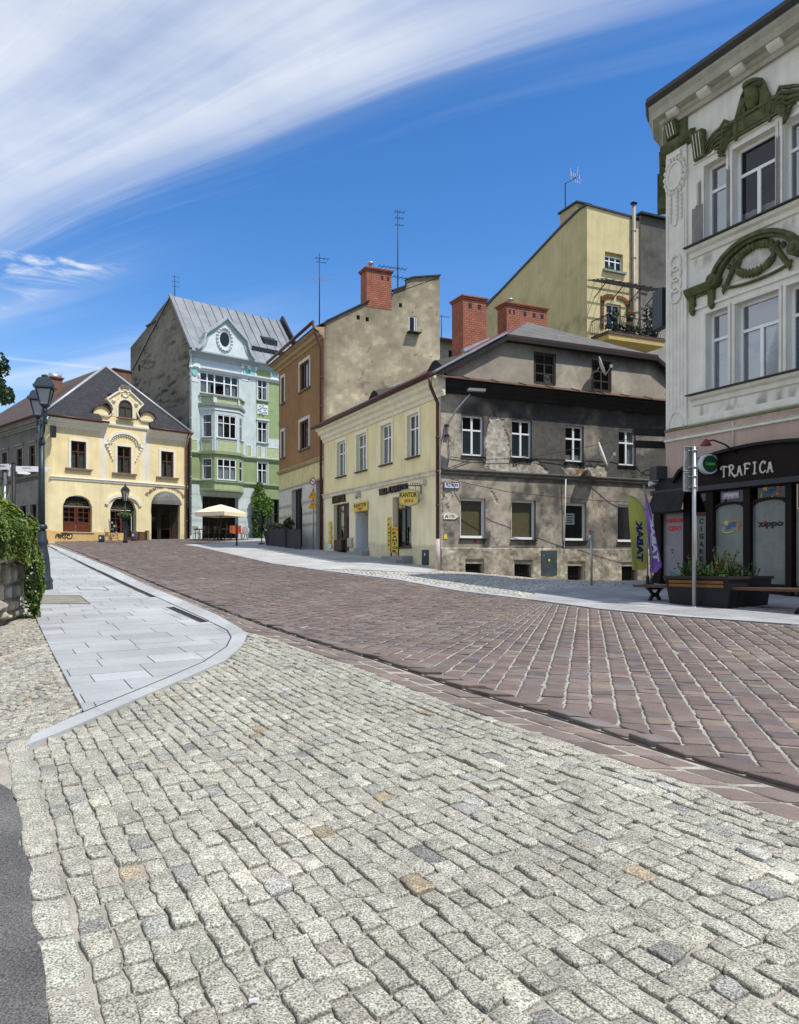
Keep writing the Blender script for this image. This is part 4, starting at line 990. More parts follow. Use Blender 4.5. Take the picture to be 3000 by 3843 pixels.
for a, b in bw_r:
    for i, (z0, z1) in enumerate(wz):
        window(gb, BF, a, b, z0, z1, dep=.1, fw=.08, rows=(.64,), sill=(.1, .12, .1), sm=m_gsill, cover=[(.0, .3, 0, .7), (.7, 1, 0, .7)], sur=.07, surm=m_gtrim, hood=.12 if i == 1 else 0)
window(gb, BF, *w3, dep=.16, fw=.08, cols=[.19, .38, .63, .81], rows=(.60,), sill=(.05, .1, .08), sm=m_gsill, cover=[(0, .3, 0, .55), (.66, .95, 0, .55)], bar=.07)
window(gb, BF, *gdoor, dep=.55, fw=.1, cols=4, rows=(.75,), fm=m_darkwood, gm=MATS['glass_dim'], room=1.2)
window(gb, BF, *gdoor2, dep=.45, fw=.1, cols=2, rows=(.7,), fm=m_darkwood, gm=MATS['glass_dim'], room=1.0)
# oriel: plan polygon in (s, out)
b0, b1 = BF.S(750), BF.S(914); bi0, bi1 = b0+.75, b1-.95; bo = .95
def oriel_ring(z, e=0.0): return [BF.pt(b0-e, z, .002), BF.pt(bi0-e*.4, z, bo+e), BF.pt(bi1+e*.4, z, bo+e), BF.pt(b1+e, z, .002)]
zo0, zo1 = zb(1838), zb(1518)
OFc = [Face(*BF.pt(b0, 0, 0)[:2], *(BF.pt(bi0, 0, bo)-BF.pt(b0, 0, 0))[:2]), Face(*BF.pt(bi0, 0, bo)[:2], BF.dx, BF.dy), Face(*BF.pt(bi1, 0, bo)[:2], *(BF.pt(b1, 0, 0)-BF.pt(bi1, 0, bo))[:2])]
lens_ = [math.hypot(.75, bo), bi1-bi0, math.hypot(.95, bo)]
m_orl = gb
def oriel_col(s, z):
    c = np.repeat(bpale[None], len(s), 0); c[(z < zb(1690)+.1) & (z > zb(1796))] = bgreen*.95; c[z <= zb(1796)+.05] = np.array([.33, .41, .215])
    return c*(.95+.1*fbm(s, z, 99, 3))[:, None]
zw2 = (zb(1638)+.0, zb(1549)-.0); zw1 = (zb(1800)+.05, zb(1716))
od = bpy.data.objects
orl = None
for fc, ln, k in zip(OFc, lens_, range(3)):
    m_ = .17*ln if k != 1 else .10*ln
    ws = [(m_, ln-m_, zw1[0], zw1[1]), (m_, ln-m_, zw2[0], zw2[1])]
    if k == 0: orl = wall(fc, 0, ln, zo0, zo1, [q+(0, .1) for q in ws], .25, oriel_col).build('oriel', m_wall, gb)
    else: wall(fc, 0, ln, zo0, zo1, [q+(0, .1) for q in ws], .25, oriel_col).build('oriel_side', m_wall, orl)
    for z in ws: window(gb, fc, *z, dep=.06, fw=.08, cols=3 if k == 1 else 1, rows=(.64,), sill=(.06, .1, .08), sm=m_gsill, cover=[(.0, 1, 0, .6)] if (k == 1 and z[2] < 8) else [(0, .3, 0, .8)], room=.4)
    # green panels between the storeys
    mb = MB(); mb.fb(fc, m_+.02, ln-m_-.02, zb(1688), zb(1655)+.12, .003, .03); mb.build('panel', m_gpanel, orl)
    mb = MB(); a, b, c, d = m_-.06, ln-m_+.06, zb(1688)-.08, zb(1655)+.2
    for q in ((a, b, c, c+.06), (a, b, d-.06, d), (a, a+.06, c+.06, d-.06), (b-.06, b, c+.06, d-.06)): mb.fb(fc, *q, .004, .05)
    mb.build('panel_rim', m_gtrim, orl)
def oriel_band(z0, z1, e, m, name):
    mb = MB(); mb.hexa(oriel_ring(z0, e), oriel_ring(z1, e)); mb.build(name, m, orl)
oriel_band(zo0-.02, zo0+.1, .03, m_gg, 'oriel_base'); oriel_band(zb(1700)-.0, zb(1690)+.02, .14, m_gg, 'oriel_band'); oriel_band(zb(1806), zb(1800)+.03, .1, m_gg, 'oriel_band')
oriel_band(zo1-.02, zo1+.16, .16, m_gsill, 'oriel_cornice'); oriel_band(zo1-.32, zo1-.20, .06, m_gtrim, 'oriel_cornice'); oriel_band(zo1+.16, zo1+.22, .10, m_gsill, 'balcony_floor')
# balustrade on the oriel
zbt = zb(1477)
for fc, ln, k in zip(OFc, lens_, range(3)):
    mb = MB(); mb.fb(fc, -.06, ln+.06, zbt-.12, zbt, -.08, .12); mb.build('balustrade_rail', m_gsill, orl)
    mb = MB(); mb.fb(fc, 0, ln, zo1+.22, zbt-.12, -.06, .0); mb.build('balustrade_panel', m_gpanel, orl)
    mb = MB(); mb.fb(fc, -.12, .16, zo1+.22, zbt-.12, -.02, .06); mb.build('balustrade_pier', m_gtrim, orl)
# pilaster heads with medallions, string courses, cornice
for u in (730, 922, 945, 1030):
    s, z = BF.S(u), BF.P(u, 1394)[1]
    mb = MB(); mb.fb(BF, s-.42, s+.42, z+.42, z+.62, .003, .12); mb.fb(BF, s-.34, s+.34, z-.75, z-.4, .003, .03)
    for q in (-.33, .33): mb.lathe(BF.pt(s+q, z+.28, .08), [(.02, -.14), (.13, -.08), (.16, 0), (.13, .1), (.02, .14)], 8); mb.lathe(BF.pt(s+q, z-.28, .04), [(.02, -.2), (.08, -.1), (.1, .05), (.02, .2)], 8)
    mb.fb(BF, s-.37, s+.37, z-.7, z+.5, .002, .022); mb.build('capital', m_gtrim, gb)
    mb = MB(); ps = [(s+.24*math.cos(t), z+.34*math.sin(t)) for t in np.linspace(0, 2*math.pi, 16, endpoint=False)]; mb.fpoly(BF, ps, .003, .09); mb.build('medallion', m_aqua, gb)
cornice(gb, BF, -.02, LG, zb(1374), [(.001, -.2), (.06, -.18), (.12, -.05), (.2, 0), (.2, .08), (.001, .1)], m_gtrim, 'architrave')
cornice(gb, BF, -.02, LG, zb(1698), [(.001, -.22), (.06, -.18), (.12, -.05), (.18, 0), (.18, .08), (.001, .14)], m_gg, 'string_course')
cornice(gb, BF, -.02, LG, zb(1802), [(.001, -.22), (.06, -.18), (.12, -.05), (.16, 0), (.16, .08), (.001, .12)], m_gg, 'string_course')
cornice(gb, BF, -.05, LG, eaveG+.02, [(.001, -.45), (.08, -.4), (.16, -.22), (.3, -.12), (.5, -.03), (.5, .08), (.001, .12)], mat('grey_blue_cornice', (.33, .38, .40), .8, .1, 3, .2, 30), 'eaves_cornice')
for s0, s1 in ((.05, .65), (b1+.25, b1+.7), (5.75, 6.2), (6.55, 8.1), (8.35, 8.9), (9.1, 10.4)):
    mb = MB(); mb.fb(BF, s0+.08, s1-.08, zb(1688), zb(1655)+.1, .003, .03); mb.build('panel', m_gpanel, gb)
    mb = MB(); c, d = zb(1688)-.08, zb(1655)+.18
    for q in ((s0, s1, c, c+.06), (s0, s1, d-.06, d), (s0, s0+.06, c+.06, d-.06), (s1-.06, s1, c+.06, d-.06)): mb.fb(BF, *q, .004, .05)
    mb.build('panel_rim', m_gtrim, gb)
# stucco relief panel between the right windows
for a, b in bw_r:
    z0, z1 = wz[1][1]+.55, wz[2][0]-.35; mb = MB(); mb.fb(BF, a-.05, b+.05, z0, z1, .003, .03)
    for k in range(14):
        t = k*2*math.pi/14; mb.lathe(BF.pt((a+b)/2+.36*math.cos(t)*(1 if k % 2 else .6), (z0+z1)/2+.40*math.sin(t)*(1 if k % 2 else .6), .05), [(.01, -.07), (.09, 0), (.01, .07)], 6)
    mb.build('relief', m_gtrim, gb)
# ornate gable
g0_, g1_ = BF.S(727), BF.S(944); gp0 = BF.P(727, 1333)[1]; gcx = BF.S(836); gpk = BF.P(836, 1200)[1]; zg = eaveG+.1
hw = (g1_-g0_)/2; gc = (g0_+g1_)/2
def gshape(sc=1.0, dz=0.0):
    base = [(-1.0, 0), (-.93, .05), (-.84, .14), (-.77, .28), (-.72, .46), (-.60, .56), (-.45, .66), (-.28, .78), (-.12, .91), (0, 1.0)]
    full = base+[(-a, b) for a, b in base[::-1][1:]]
    return [(gc+a*hw*sc, zg+dz+b*(gpk-zg)*sc) for a, b in full]
BV = BF.off(.44)                                  # the gable stands on the projecting cornice
mb = MB(); mb.fpoly(BV, gshape(), -.75, .05); mb.build('gable', mat('pale_blue_gable', (.60, .66, .67), .88, .08, 2, .2, 30), gb)
mb = MB(); gs = gshape(1.0, 0); 
for (a, b), (c, d) in zip(gs, gs[1:]): mb.bar(BV.pt(a, b+.04, .02), BV.pt(c, d+.04, .02), .55, .16)
gi = gshape(.86, .08)
for (a, b), (c, d) in zip(gi, gi[1:]): mb.bar(BV.pt(a, b, .05), BV.pt(c, d, .05), .10, .12)
mb.build('gable_coping', mat('grey_coping', (.36, .43, .44), .7, .12, 3, .2, 20), gb)
oz = BF.P(832, 1278)[1]; os_ = BF.S(832)
mb = MB(); n = 20
for k in range(n):
    t = 2*math.pi*k/n; mb.lathe(BV.pt(os_+.62*math.cos(t), oz+.86*math.sin(t), .07), [(.01, -.11), (.13, -.04), (.13, .04), (.01, .11)], 6)
mb.build('wreath', m_gtrim, gb)
mb = MB(); mb.fpoly(BV, [(os_+.40*math.cos(t), oz+.55*math.sin(t)) for t in np.linspace(0, 2*math.pi, 20, endpoint=False)], .04, .07); mb.build('oval_window', G_, gb)
mb = MB(); mb.fpoly(BV, [(os_+.41*math.cos(t), oz+.56*math.sin(t)) for t in np.linspace(0, 2*math.pi, 20, endpoint=False)], .02, .055); mb.build('oval_backing', m_dark, gb)
# grey side gable
gA = [(-11.1, zb(1306)-.0), (-8.4, 0), (-3.13, 20.7), (0, eaveG+.1)]
def agz(u, v): return BG.P(u, v)
sideline = [agz(490, 1304), agz(549, 1232), agz(596, 1166), agz(642, 1108), agz(668, 1170), agz(712, 1312)]
sl = np.array(sideline)
def gside(s): return float(np.interp(s, sl[:, 0], sl[:, 1]))
def side_col(s, z):
    n = fbm(s*.5, z*.8, 101, 5); n2 = fbm(s*1.1, z*5, 103, 5); n3 = fbm(s*5, z*2, 105, 4)
    c = np.array([.255, .232, .18])[None]*(.70+.5*n)[:, None]*(.85+.3*n3)[:, None]
    k = np.clip((n2-.54)*7, 0, 1)*np.clip((z-7)/4, .2, 1)*np.clip(fbm(s*.6, z*.6, 108, 3)*2.4-.65, 0, 1); c *= (1-.78*k)[:, None]
    t = np.array([gside(q) for q in s])-z; c *= (1-.5*np.clip(1-t/2.2, 0, 1)*n3*1.5)[:, None]
    return np.clip(c, .01, .7)
wall(BG, sl[0, 0], 0, 4, 21, [(BG.S(519), BG.S(527), agz(519, 1395)[1], agz(519, 1371)[1], 0, .1)], .14, side_col, top=gside).build('side_wall', m_rough, gb)
mb = MB(); mb.fq(BG, BG.S(519), BG.S(527), agz(519, 1395)[1], agz(519, 1371)[1], -.09); mb.build('loophole', m_dark, gb)
m_seam = mat('grey_seam_sheet', (.21, .23, .245), .42, .22, .8, .35, 1.6, metal=.35, streak=.12)
ex_ = Vector((BF.dx, BF.dy, 0)); ey_ = Vector((-BF.dy, BF.dx, 0)); g3 = Vector((G0[0], G0[1], 0))
rt = -sl[3, 0]; rz_ = sl[3, 1]
R_ = lambda s, t, z: g3+ex_*s+ey_*t+Vector((0, 0, z))
LR = 9.9
grf = roof_poly('roof', [R_(-.1, -.45, eaveG+.1), R_(LR+.3, -.45, eaveG+.1), R_(LR+.3, rt, rz_-.1), R_(-.1, rt, rz_)], m_seam, gb)
roof_poly('roof_back', [R_(-.1, rt, rz_), R_(LR+.3, rt, rz_-.1), R_(LR+.3, 11.2, 16), R_(-.1, 11.2, 16)], m_seam, grf)
mb = MB()
for k in range(13):
    s = .2+k*.78; mb.bar(R_(s, -.4, eaveG+.15), R_(s, rt, rz_+.03), .035, .06)
mb.build('standing_seams', mat('seam_metal', (.20, .215, .225), .5, .1, 3, 0, metal=.3), grf)  # raised seams a touch darker than the sheet
mb = MB(); mb.bar(R_(LR+.2, -.5, eaveG+.35), R_(LR+.2, rt, rz_+.2), .18, .5); mb.build('fire_parapet', m_black, grf)
mb = MB(); mb.bar(R_(-.12, -.5, eaveG+.12), R_(-.12, rt, rz_+.05), .16, .16); mb.build('verge', mat('dark_zinc', (.16, .18, .19), .5, .1, 3, .1, metal=.3), grf)
mb = MB(); mb.bar(R_(5.5, .3, eaveG+1.3), R_(LR, .3, eaveG+1.3), .08, .3); mb.build('snow_guard', m_black, grf)
mb = MB(); mb.hexa([R_(7.0, 1.0, 17.65), R_(8.3, 1.0, 17.65), R_(8.3, 1.0, 18.2), R_(7.0, 1.0, 18.2)], [R_(7.0, 1.05, 17.7), R_(8.3, 1.05, 17.7), R_(8.3, 1.7, 18.6), R_(7.0, 1.7, 18.6)]); mb.build('roof_hatch', m_black, grf)
mb = MB(); a0, a1 = agz(549, 1232), agz(592, 1180); c = BG.pt((a0[0]+a1[0])/2-.1, 0, -.5); mb.box(c+Vector((0, 0, 17.4)), (1.5, .9, 3.8), axes=(Vector((BG.dx, BG.dy, 0)), Vector((-BG.dy, BG.dx, 0)), Vector((0, 0, 1)))); ochim = mb.build('chimney', m_rough, grf)
ochim.data.attributes['col'].data.foreach_set('color', np.tile([.25, .23, .18, 1], len(ochim.data.vertices)))
mb = MB(); mb.box(c+Vector((0, 0, 19.36)), (1.8, 1.2, .12), axes=(Vector((BG.dx, BG.dy, 0)), Vector((-BG.dy, BG.dx, 0)), Vector((0, 0, 1)))); mb.build('chimney_cap', m_black, grf)
pipe(gb, [BF.pt(.05, eaveG+.1, .3), BF.pt(.05, eaveG-.6, .12), BF.pt(.05, 1.9, .12)], .06, mat('pale_zinc_pipe', (.45, .5, .5), .5, .1, 3, metal=.2))
mb = MB(); mb.poly([R_(LG, 0, 1), R_(LG, 11, 1), R_(LG, 11, 16), R_(LG, 0, 15.6)]); mb.poly([R_(0, 11, 1), R_(LG, 11, 1), R_(LG, 11, 16), R_(0, 11, 16)]); mb.build('rear_wall', MATS['rear_plaster'], gb)
# ================================================================= YELLOW CORNER HOUSE ON THE LEFT
LX, LY = (169-CU)/F*52, 52.0
LF = Face(LX, LY, .70, .714); LS = Face(LX, LY, .714, -.70)       # yellow front; grey side (s negative)
LW = LF.S(703); l3 = Vector((LX, LY, 0)); lx = Vector((LF.dx, LF.dy, 0)); ly = Vector((-LF.dy, LF.dx, 0))
Lp = lambda s, t, z: l3+lx*s+ly*t+Vector((0, 0, z))
lb = thing('yellow_house', 'yellow two-storey house with dark slate hipped roof, curly gable and three shop arches', 'house', Lp(5, 5, 1.3))
lz = lambda v: (VH-v)/F*52.0
eL = lz(1570)
def lr(u0, u1, vt, vb): return (LF.S(u0), LF.S(u1), LF.P(u0, vb)[1], LF.P(u0, vt)[1])
lwin = [lr(266, 323, 1653, 1756), lr(440, 492, 1673, 1774), lr(604, 651, 1692, 1789)]
arch1 = (LF.S(236), LF.S(346), lz(1996), LF.P(236, 1864)[1]+.15); arch2 = (LF.S(414), LF.S(512), 1.2, LF.P(414, 1876)[1]+.2); arch3 = (LF.S(568), LF.S(676), 1.2, LF.P(568, 1858)[1]+.35)
RND = .55                                         # rounded corner radius
def y_col(s, z):
    n = fbm(s*.9, z*.9, 111, 4); c = np.repeat(np.array([[.76, .625, .34]]), len(s), 0)
    c[z < lz(1790)] = np.array([.76, .655, .38]); k = z < lz(1993); c[k & (s < 5.6)] = np.array([.60, .40, .155])
    c[k & (s >= 5.6)] = np.array([.55, .46, .27])
    st = (((s > LF.S(375)) & (s < LF.S(398))) | ((s > LF.S(536)) & (s < LF.S(559)))) & (z > lz(1790)); c[st] = np.array([.70, .66, .54])
    return np.clip(c*(.95+.1*n)[:, None], .01, .8)
wall(LF, RND, LW, .6, eL, [q+(0, .12) for q in lwin]+[arch1+(.72, .35), arch2+(.85, .5), arch3+(1.0, .4)], .14, y_col).build('front_wall', m_wall, lb)
# rounded corner
mb = MB(); n = 8; pr = None; zs = np.linspace(.6, eL, 60)
cen_ = Lp(RND, RND, 0)
for k in range(n+1):
    t = math.pi/2*k/n; p = cen_-lx*RND*math.cos(t)-ly*RND*math.sin(t)
    cc = y_col(np.full(60, .5), zs); cur = []
    for z, c in zip(zs, cc): mb.col = tuple(c); cur.append(mb.vert((p.x, p.y, z)))
    if pr:
        for j in range(59): mb.face((pr[j], cur[j], cur[j+1], pr[j+1]))
    pr = cur
mb.build('rounded_corner', m_wall, lb)
def greyside(s, z):
    n = fbm(s*.7, z*.9, 121, 5); n2 = fbm(s*3, z*3, 123, 4)
    c = np.array([.185, .175, .155])[None]*(.55+.8*n)[:, None]; k = z < lz(1793); c[k] *= 1.25
    c *= (1-.5*np.clip((z-eL+1.0)/1.0, 0, 1))[:, None]; return np.clip(c*(.8+.4*n2)[:, None], .01, .6)
sw = []
for a in (-2.6, -4.8, -7.6, -10.2): sw.append((a, a+1.0, lz(1760), lz(1660)))
sl_ = [(a, a+1.1, 1.2, lz(1888)) for a in (-2.4, -4.2, -6.6)]
wall(LS, -18, -RND, -1.0, eL, [q+(0, .15) for q in sw]+[q+(0, .2) for q in sl_], .18, greyside).build('side_wall', m_rough, lb)
for q in sw: window(lb, LS, *q, dep=.12, fw=.07, fm=m_brown, sill=(.15, .12, .12), sm=MATS['grey_moulding'], sur=.18, surm=mat('grey_surround', (.22, .21, .18), .9, .25, 3, .3, 30), hood=.14)
for q in sl_: window(lb, LS, *q, dep=.18, fw=.09, rows=(.75,), fm=m_darkwood, sur=.14, surm=MATS['grey_surround'])
cornice(lb, LS, -18, -RND, lz(1787), STR, MATS['grey_moulding'], 'string_course')
cornice(lb, LS, -18, -.2, eL, CORN, MATS['grey_surround'], 'side_cornice')
m_lsur = mat('cream_white_trim', (.74, .70, .58), .85, .06, 4, .2, 40)
for i, q in enumerate(lwin):
    window(lb, LF, *q, dep=.1, fw=.09, rows=(.62,), fm=m_brown, gm=MATS['glass_dim'], sill=(.38, .16, .12), sm=m_sillstone, sur=.16, surm=m_lsur, bar=.06, cover=[(0, .35, 0, .6), (.6, .9, 0, .6)])
cornice(lb, LF, .2, LF.S(398), eL, CORN, m_lsur); cornice(lb, LF, LF.S(552), LW, eL, CORN, m_lsur)
# dentil row
for a, b in ((.7, LF.S(385)), (LF.S(565), LW-.2)):
    mb = MB(); s = a
    while s < b: mb.fb(LF, s, s+.10, eL-.52, eL-.40, .002, .06); s += .2
    mb.build('dentils', m_lsur, lb)
cornice(lb, LF, .3, LW, lz(1790), STR, m_lsur, 'string_course')
gutter(lb, [Lp(-.2, -.5, eL+.2), Lp(LF.S(398), -.5, eL+.18)], .08); gutter(lb, [Lp(LF.S(555), -.5, eL+.18), Lp(LW-.1, -.5, eL+.18)], .08); gutter(lb, [Lp(-.5, .0, eL+.2), Lp(-.5, 18, eL+.2)], .08)
pipe(lb, [Lp(LW-.12, -.45, eL+.1), Lp(LW-.15, -.14, eL-.8), Lp(LW-.15, -.14, 1.6)], .07, mat('copper_pipe', (.20, .085, .055), .5, .2, 3))
# roof: apex above the front hip
ap = Lp(LW/2, 2.37, lz(1377)*57.4/52); za = ap.z; ze = eL+.12
m_slate = slate_mat('dark_slate', (.022, .023, .028), (.034, .035, .042), .35, .2); m_rtile = slate_mat('brown_tile', (.058, .038, .032), (.082, .052, .044), .3, .28)
gx = (LF.S(375)+LF.S(559))/2; gw = (LF.S(559)-LF.S(375))/2; zi = ze+(za-ze)*.50/2.82
lrf = roof_poly('roof', [Lp(-.45, -.45, ze), Lp(gx-gw+.02, -.45, ze), Lp(gx-gw+.02, .05, zi), Lp(gx+gw-.02, .05, zi), Lp(gx+gw-.02, -.45, ze), Lp(LW+.25, -.45, ze), ap], m_slate, lb)
roof_poly('side_roof', [Lp(-.45, -.45, ze), ap, Lp(LW/2, 16, za), Lp(-.45, 18, ze)], m_rtile, lrf)
roof_poly('far_roof', [Lp(LW+.25, -.45, ze), Lp(LW+.25, 18, ze), Lp(LW/2, 16, za), ap], m_slate, lrf)
for a in (Lp(-.45, -.45, ze), Lp(LW+.25, -.45, ze)):
    mb = MB(); mb.tube([a+Vector((0, 0, .04)), ap+Vector((0, 0, .04))], .10, 6); mb.build('hip_capping', mat('pale_capping', (.38, .40, .41), .5, .1, 3, .1, metal=.3), lrf)
m_dbrick = brick_mat('old_brick', (.19, .075, .035), (.25, .10, .05), (.14, .10, .08), .26, .09, .014)
chimney(lrf, Lp(LW/2+2.2, 4.5, 0)[:2], 1.3, .8, za-2.2, lz(1398)*60.5/52, lx[:2], m_dbrick, holes=())
chimney(lrf, Lp(2.7, 5.0, 0)[:2], .75, .75, ze+1.5, 13.0, lx[:2], m_dbrick, holes=())
mb = MB(); mb.tube([Lp(2.3, 5.0, 13.25), Lp(3.1, 5.0, 13.25)], .22, 10); mb.build('chimney_hood', m_zinc, lrf)
# curly dormer gable
gx = (LF.S(375)+LF.S(559))/2; gw = (LF.S(559)-LF.S(375))/2
m_yg = mat('yellow_gable', (.74, .605, .33), .9, .06, 1.5, .2, 28)
mb = MB(); mb.fb(LF, gx-gw, gx+gw, eL, eL+.75, -.3, .03)
half = [(-.66, .70), (-.60, .82), (-.53, .98), (-.48, 1.2), (-.52, 1.45), (-.62, 1.66), (-.74, 1.86), (-.60, 2.06), (-.38, 2.36), (-.20, 2.58), (-.20, 2.78)]
og = [(gx+a*gw, eL+b) for a, b in half]+[(gx-a*gw, eL+b) for a, b in half[::-1]]
dwin = (gx-.50, gx+.50, eL+.72, eL+1.98)
mb.fpoly(LF, og[:11]+og[11:], -.3, .03); dg = mb.build('dormer_gable', m_yg, lb)
mb = MB()
for (a, b), (c, d) in zip(og[:10], og[1:11]): mb.bar(LF.pt(a, b, .0), LF.pt(c, d, .0), .28, .08)
for (a, b), (c, d) in zip(og[11:], og[12:]): mb.bar(LF.pt(a, b, .0), LF.pt(c, d, .0), .28, .08)
mb.build('gable_rim', m_lsur, dg)
mb = MB(); mb.fb(LF, gx-.42, gx+.42, eL+2.78, eL+2.92, -.35, .12); mb.fb(LF, gx-.34, gx+.34, eL+2.92, eL+3.03, -.3, .08); mb.build('gable_cap', m_sillstone, dg)
mb = MB()
for k in range(9):
    t = k*2*math.pi/9; mb.lathe(LF.pt(gx+.22*math.cos(t), eL+2.42+.24*math.sin(t), .06), [(.01, -.09), (.1, 0), (.01, .09)], 6)
for q in (-.85, .85): mb.lathe(LF.pt(gx+q, eL+1.82, .05), [(.01, -.16), (.16, 0), (.01, .16)], 8)
mb.build('stucco_ornament', m_lsur, dg)
# arched dormer window stands proud of the gable
mb = MB(); n = 10; a0, a1, b0, b1 = dwin
ar = [(a0-.14, b0-.05)]+[((a0+a1)/2-(.66)*math.cos(math.pi*k/n), b1-.5+.68*math.sin(math.pi*k/n)) for k in range(n+1)]+[(a1+.14, b0-.05)]
mb.fpoly(LF, ar, .031, .07); mb.build('window_arch', m_lsur, dg)
window(lb, LF.off(.2), a0, a1, b0, b1, dep=.1, fw=.08, rows=(.6,), fm=m_brown, gm=MATS['glass_dim'], room=.12, sill=(.15, .15, .1), sm=m_sillstone, arch=.45)
for q in (-1, 1):                                 # little round shoulders
    c = gx+q*gw*.93; mb = MB(); mb.fpoly(LF, [(c+.62*math.cos(t), eL+.75+.58*math.sin(t)) for t in np.linspace(0, math.pi, 12)], -.3, .06); mb.build('shoulder', m_yg, dg)
    mb = MB(); ps = [LF.pt(c+.66*math.cos(t), eL+.75+.62*math.sin(t), -.05) for t in np.linspace(0, math.pi, 12)]
    for a, b in zip(ps, ps[1:]): mb.bar(a, b, .5, .05)
    mb.build('shoulder_cover', m_gutter, dg)
mb = MB(); mb.mould(LF, gx-gw, gx+gw, [(.001, eL+.05), (.10, eL+.1), (.12, eL+.25), (.04, eL+.3), (.001, eL+.32)]); mb.mould(LF, gx-gw-.1, gx-gw+.6, [(.03, eL+.62), (.16, eL+.65), (.18, eL+.75), (.03, eL+.78)]); mb.mould(LF, gx+gw-.6, gx+gw+.1, [(.03, eL+.62), (.16, eL+.65), (.18, eL+.75), (.03, eL+.78)]); mb.build('gable_moulding', m_lsur, dg)
mb = MB(); mb.hexa([Lp(gx-gw*.45, .3, eL+.6), Lp(gx+gw*.45, .3, eL+.6), Lp(gx+gw*.45, .3, eL+2.4), Lp(gx-gw*.45, .3, eL+2.4)], [Lp(gx-gw*.45, 2.2, eL+.6), Lp(gx+gw*.45, 2.2, eL+.6), Lp(gx+gw*.45, 2.2, eL+2.4), Lp(gx-gw*.45, 2.2, eL+2.4)]); mb.build('dormer_cheeks', m_gutter, dg)
# stucco hood over the middle window: a curved garland band on consoles
a0, a1, b0, b1 = lwin[1]; cx = (a0+a1)/2; mb = MB(); ps = [(cx-1.15*math.cos(t), b1+.10+.85*math.sin(t)**.9) for t in np.linspace(.0, math.pi, 16)]
for (p, q), (r_, t_) in zip(ps, ps[1:]): mb.bar(LF.pt(p, q, .06), LF.pt(r_, t_, .06), .14, .2)
for k in range(15):
    t = math.pi*(k+.5)/15; mb.lathe(LF.pt(cx-.92*math.cos(t), b1+.10+.62*math.sin(t), .05), [(.01, -.07), (.06, 0), (.01, .07)], 6)
for q in (-1, 1):
    for k in range(6): mb.lathe(LF.pt(cx+q*(1.3-.09*k), b1+.05-.2*k, .05), [(.01, -.15), (.12-.012*k, 0), (.01, .15)], 6)
mb.build('garland_hood', m_lsur, lb)
# shop fronts in the arches
m_redwood = mat('red_brown_shopfront', (.115, .032, .017), .45, .2, 5, .15, 40); m_gold = mat('dull_gold', (.13, .11, .045), .5, .2, 6, 0)
def arch_shop(a, sp, word, door_from=None):
    s0, s1, z0, z1 = a; r = sp; zc = z1-r
    mb = MB(); n = 12; ps = [(s0+.02, zc)]+[((s0+s1)/2-(s1-s0)/2*.97*math.cos(math.pi*k/n), zc+r*.97*math.sin(math.pi*k/n)) for k in range(n+1)]+[(s1-.02, zc)]
    mb.fpoly(LF, ps, -.31, -.27); mb.build('fanlight_panel', mat('dark_fanlight', (.02, .02, .016), .3, .2, 4, 0), lb)
    if word: t = MB(); letters(t, word, LF, s0+.22, s1-.22, zc+.05, zc+.32, -.262, .01); t.build('lettering', m_gold, lb)
    mid = (s0+s1)/2
    window(lb, LF, s0+.04, mid-.02, z0+.62, zc-.02, dep=.27, fw=.11, cols=2, rows=(.33, .66), fm=m_redwood, gm=MATS['glass_dim'], room=1.0, bar=.03)
    if door_from is None: window(lb, LF, mid+.02, s1-.04, z0+.62, zc-.02, dep=.27, fw=.11, cols=2, rows=(.33, .66), fm=m_redwood, gm=MATS['glass_dim'], room=1.0, bar=.03)
    q = MB(); q.fb(LF, s0+.03, mid-.02, z0, z0+.61, -.32, -.24); q.fb(LF, s0+.2, mid-.2, z0+.1, z0+.5, -.24, -.222); q.build('stall_riser', m_redwood, lb)
    q = MB()
    if door_from is None: q.fb(LF, mid+.02, s1-.03, z0, z0+.61, -.32, -.24); q.fb(LF, mid+.2, s1-.2, z0+.1, z0+.5, -.24, -.222); q.build('stall_riser', m_redwood, lb)
    else: q.fb(LF, mid+.05, s1-.03, z0, zc, -.75, -.7); q.cur = 1; q.fb(LF, mid+.2, s1-.2, z0+.9, zc-.15, -.698, -.69); q.build('door', [m_darkwood, m_dark], lb)
    # goods on shelves behind the panes
    q = MB()
    for zz in (.75, 1.05, 1.4):
        for k in range(7):
            s = s0+.25+(s1-s0-.5)*k/7+random.uniform(0, .05)
            if door_from is None or s < mid-.2: q.box(LF.pt(s, z0+zz, -.55), (.16, .14, random.uniform(.08, .2)), rz=.8)
    q.build('shop_display', mat('pale_goods', (.5, .48, .42), .7, .3, 9, 0), lb)
arch_shop(arch1, .72, 'WORLD BOOTY'); arch_shop(arch2, .85, 'WORLD BOOTY', 1)
mb = MB(); mb.fb(LF, arch1[0]-.1, arch1[1]+.1, arch1[2]-.12, arch1[2]-.003, -.3, .06); mb.build('sill', m_sillstone, lb)
s0, s1, z0, z1 = arch2; mb = MB(); cx = (s0+s1)/2; hwid = (s1-s0)/2+.3; ps = [(cx-hwid*math.cos(t), z1-.62+.80*math.sin(t)) for t in np.linspace(.12, math.pi-.12, 14)]
for (p, q), (r_, t_) in zip(ps, ps[1:]): mb.bar(LF.pt(p, q, .05), LF.pt(r_, t_, .05), .12, .22)
mb.build('arch_moulding', m_lsur, lb)
mb = MB()
for k in range(3): mb.fb(LF, cx-.2-.0*k, s1-.02, 1.0, 1.55-.18*k+.15, -.7+.3*k, -.4+.3*k)
mb.build('door_steps', m_redwood, lb)
s0, s1, z0, z1 = arch3
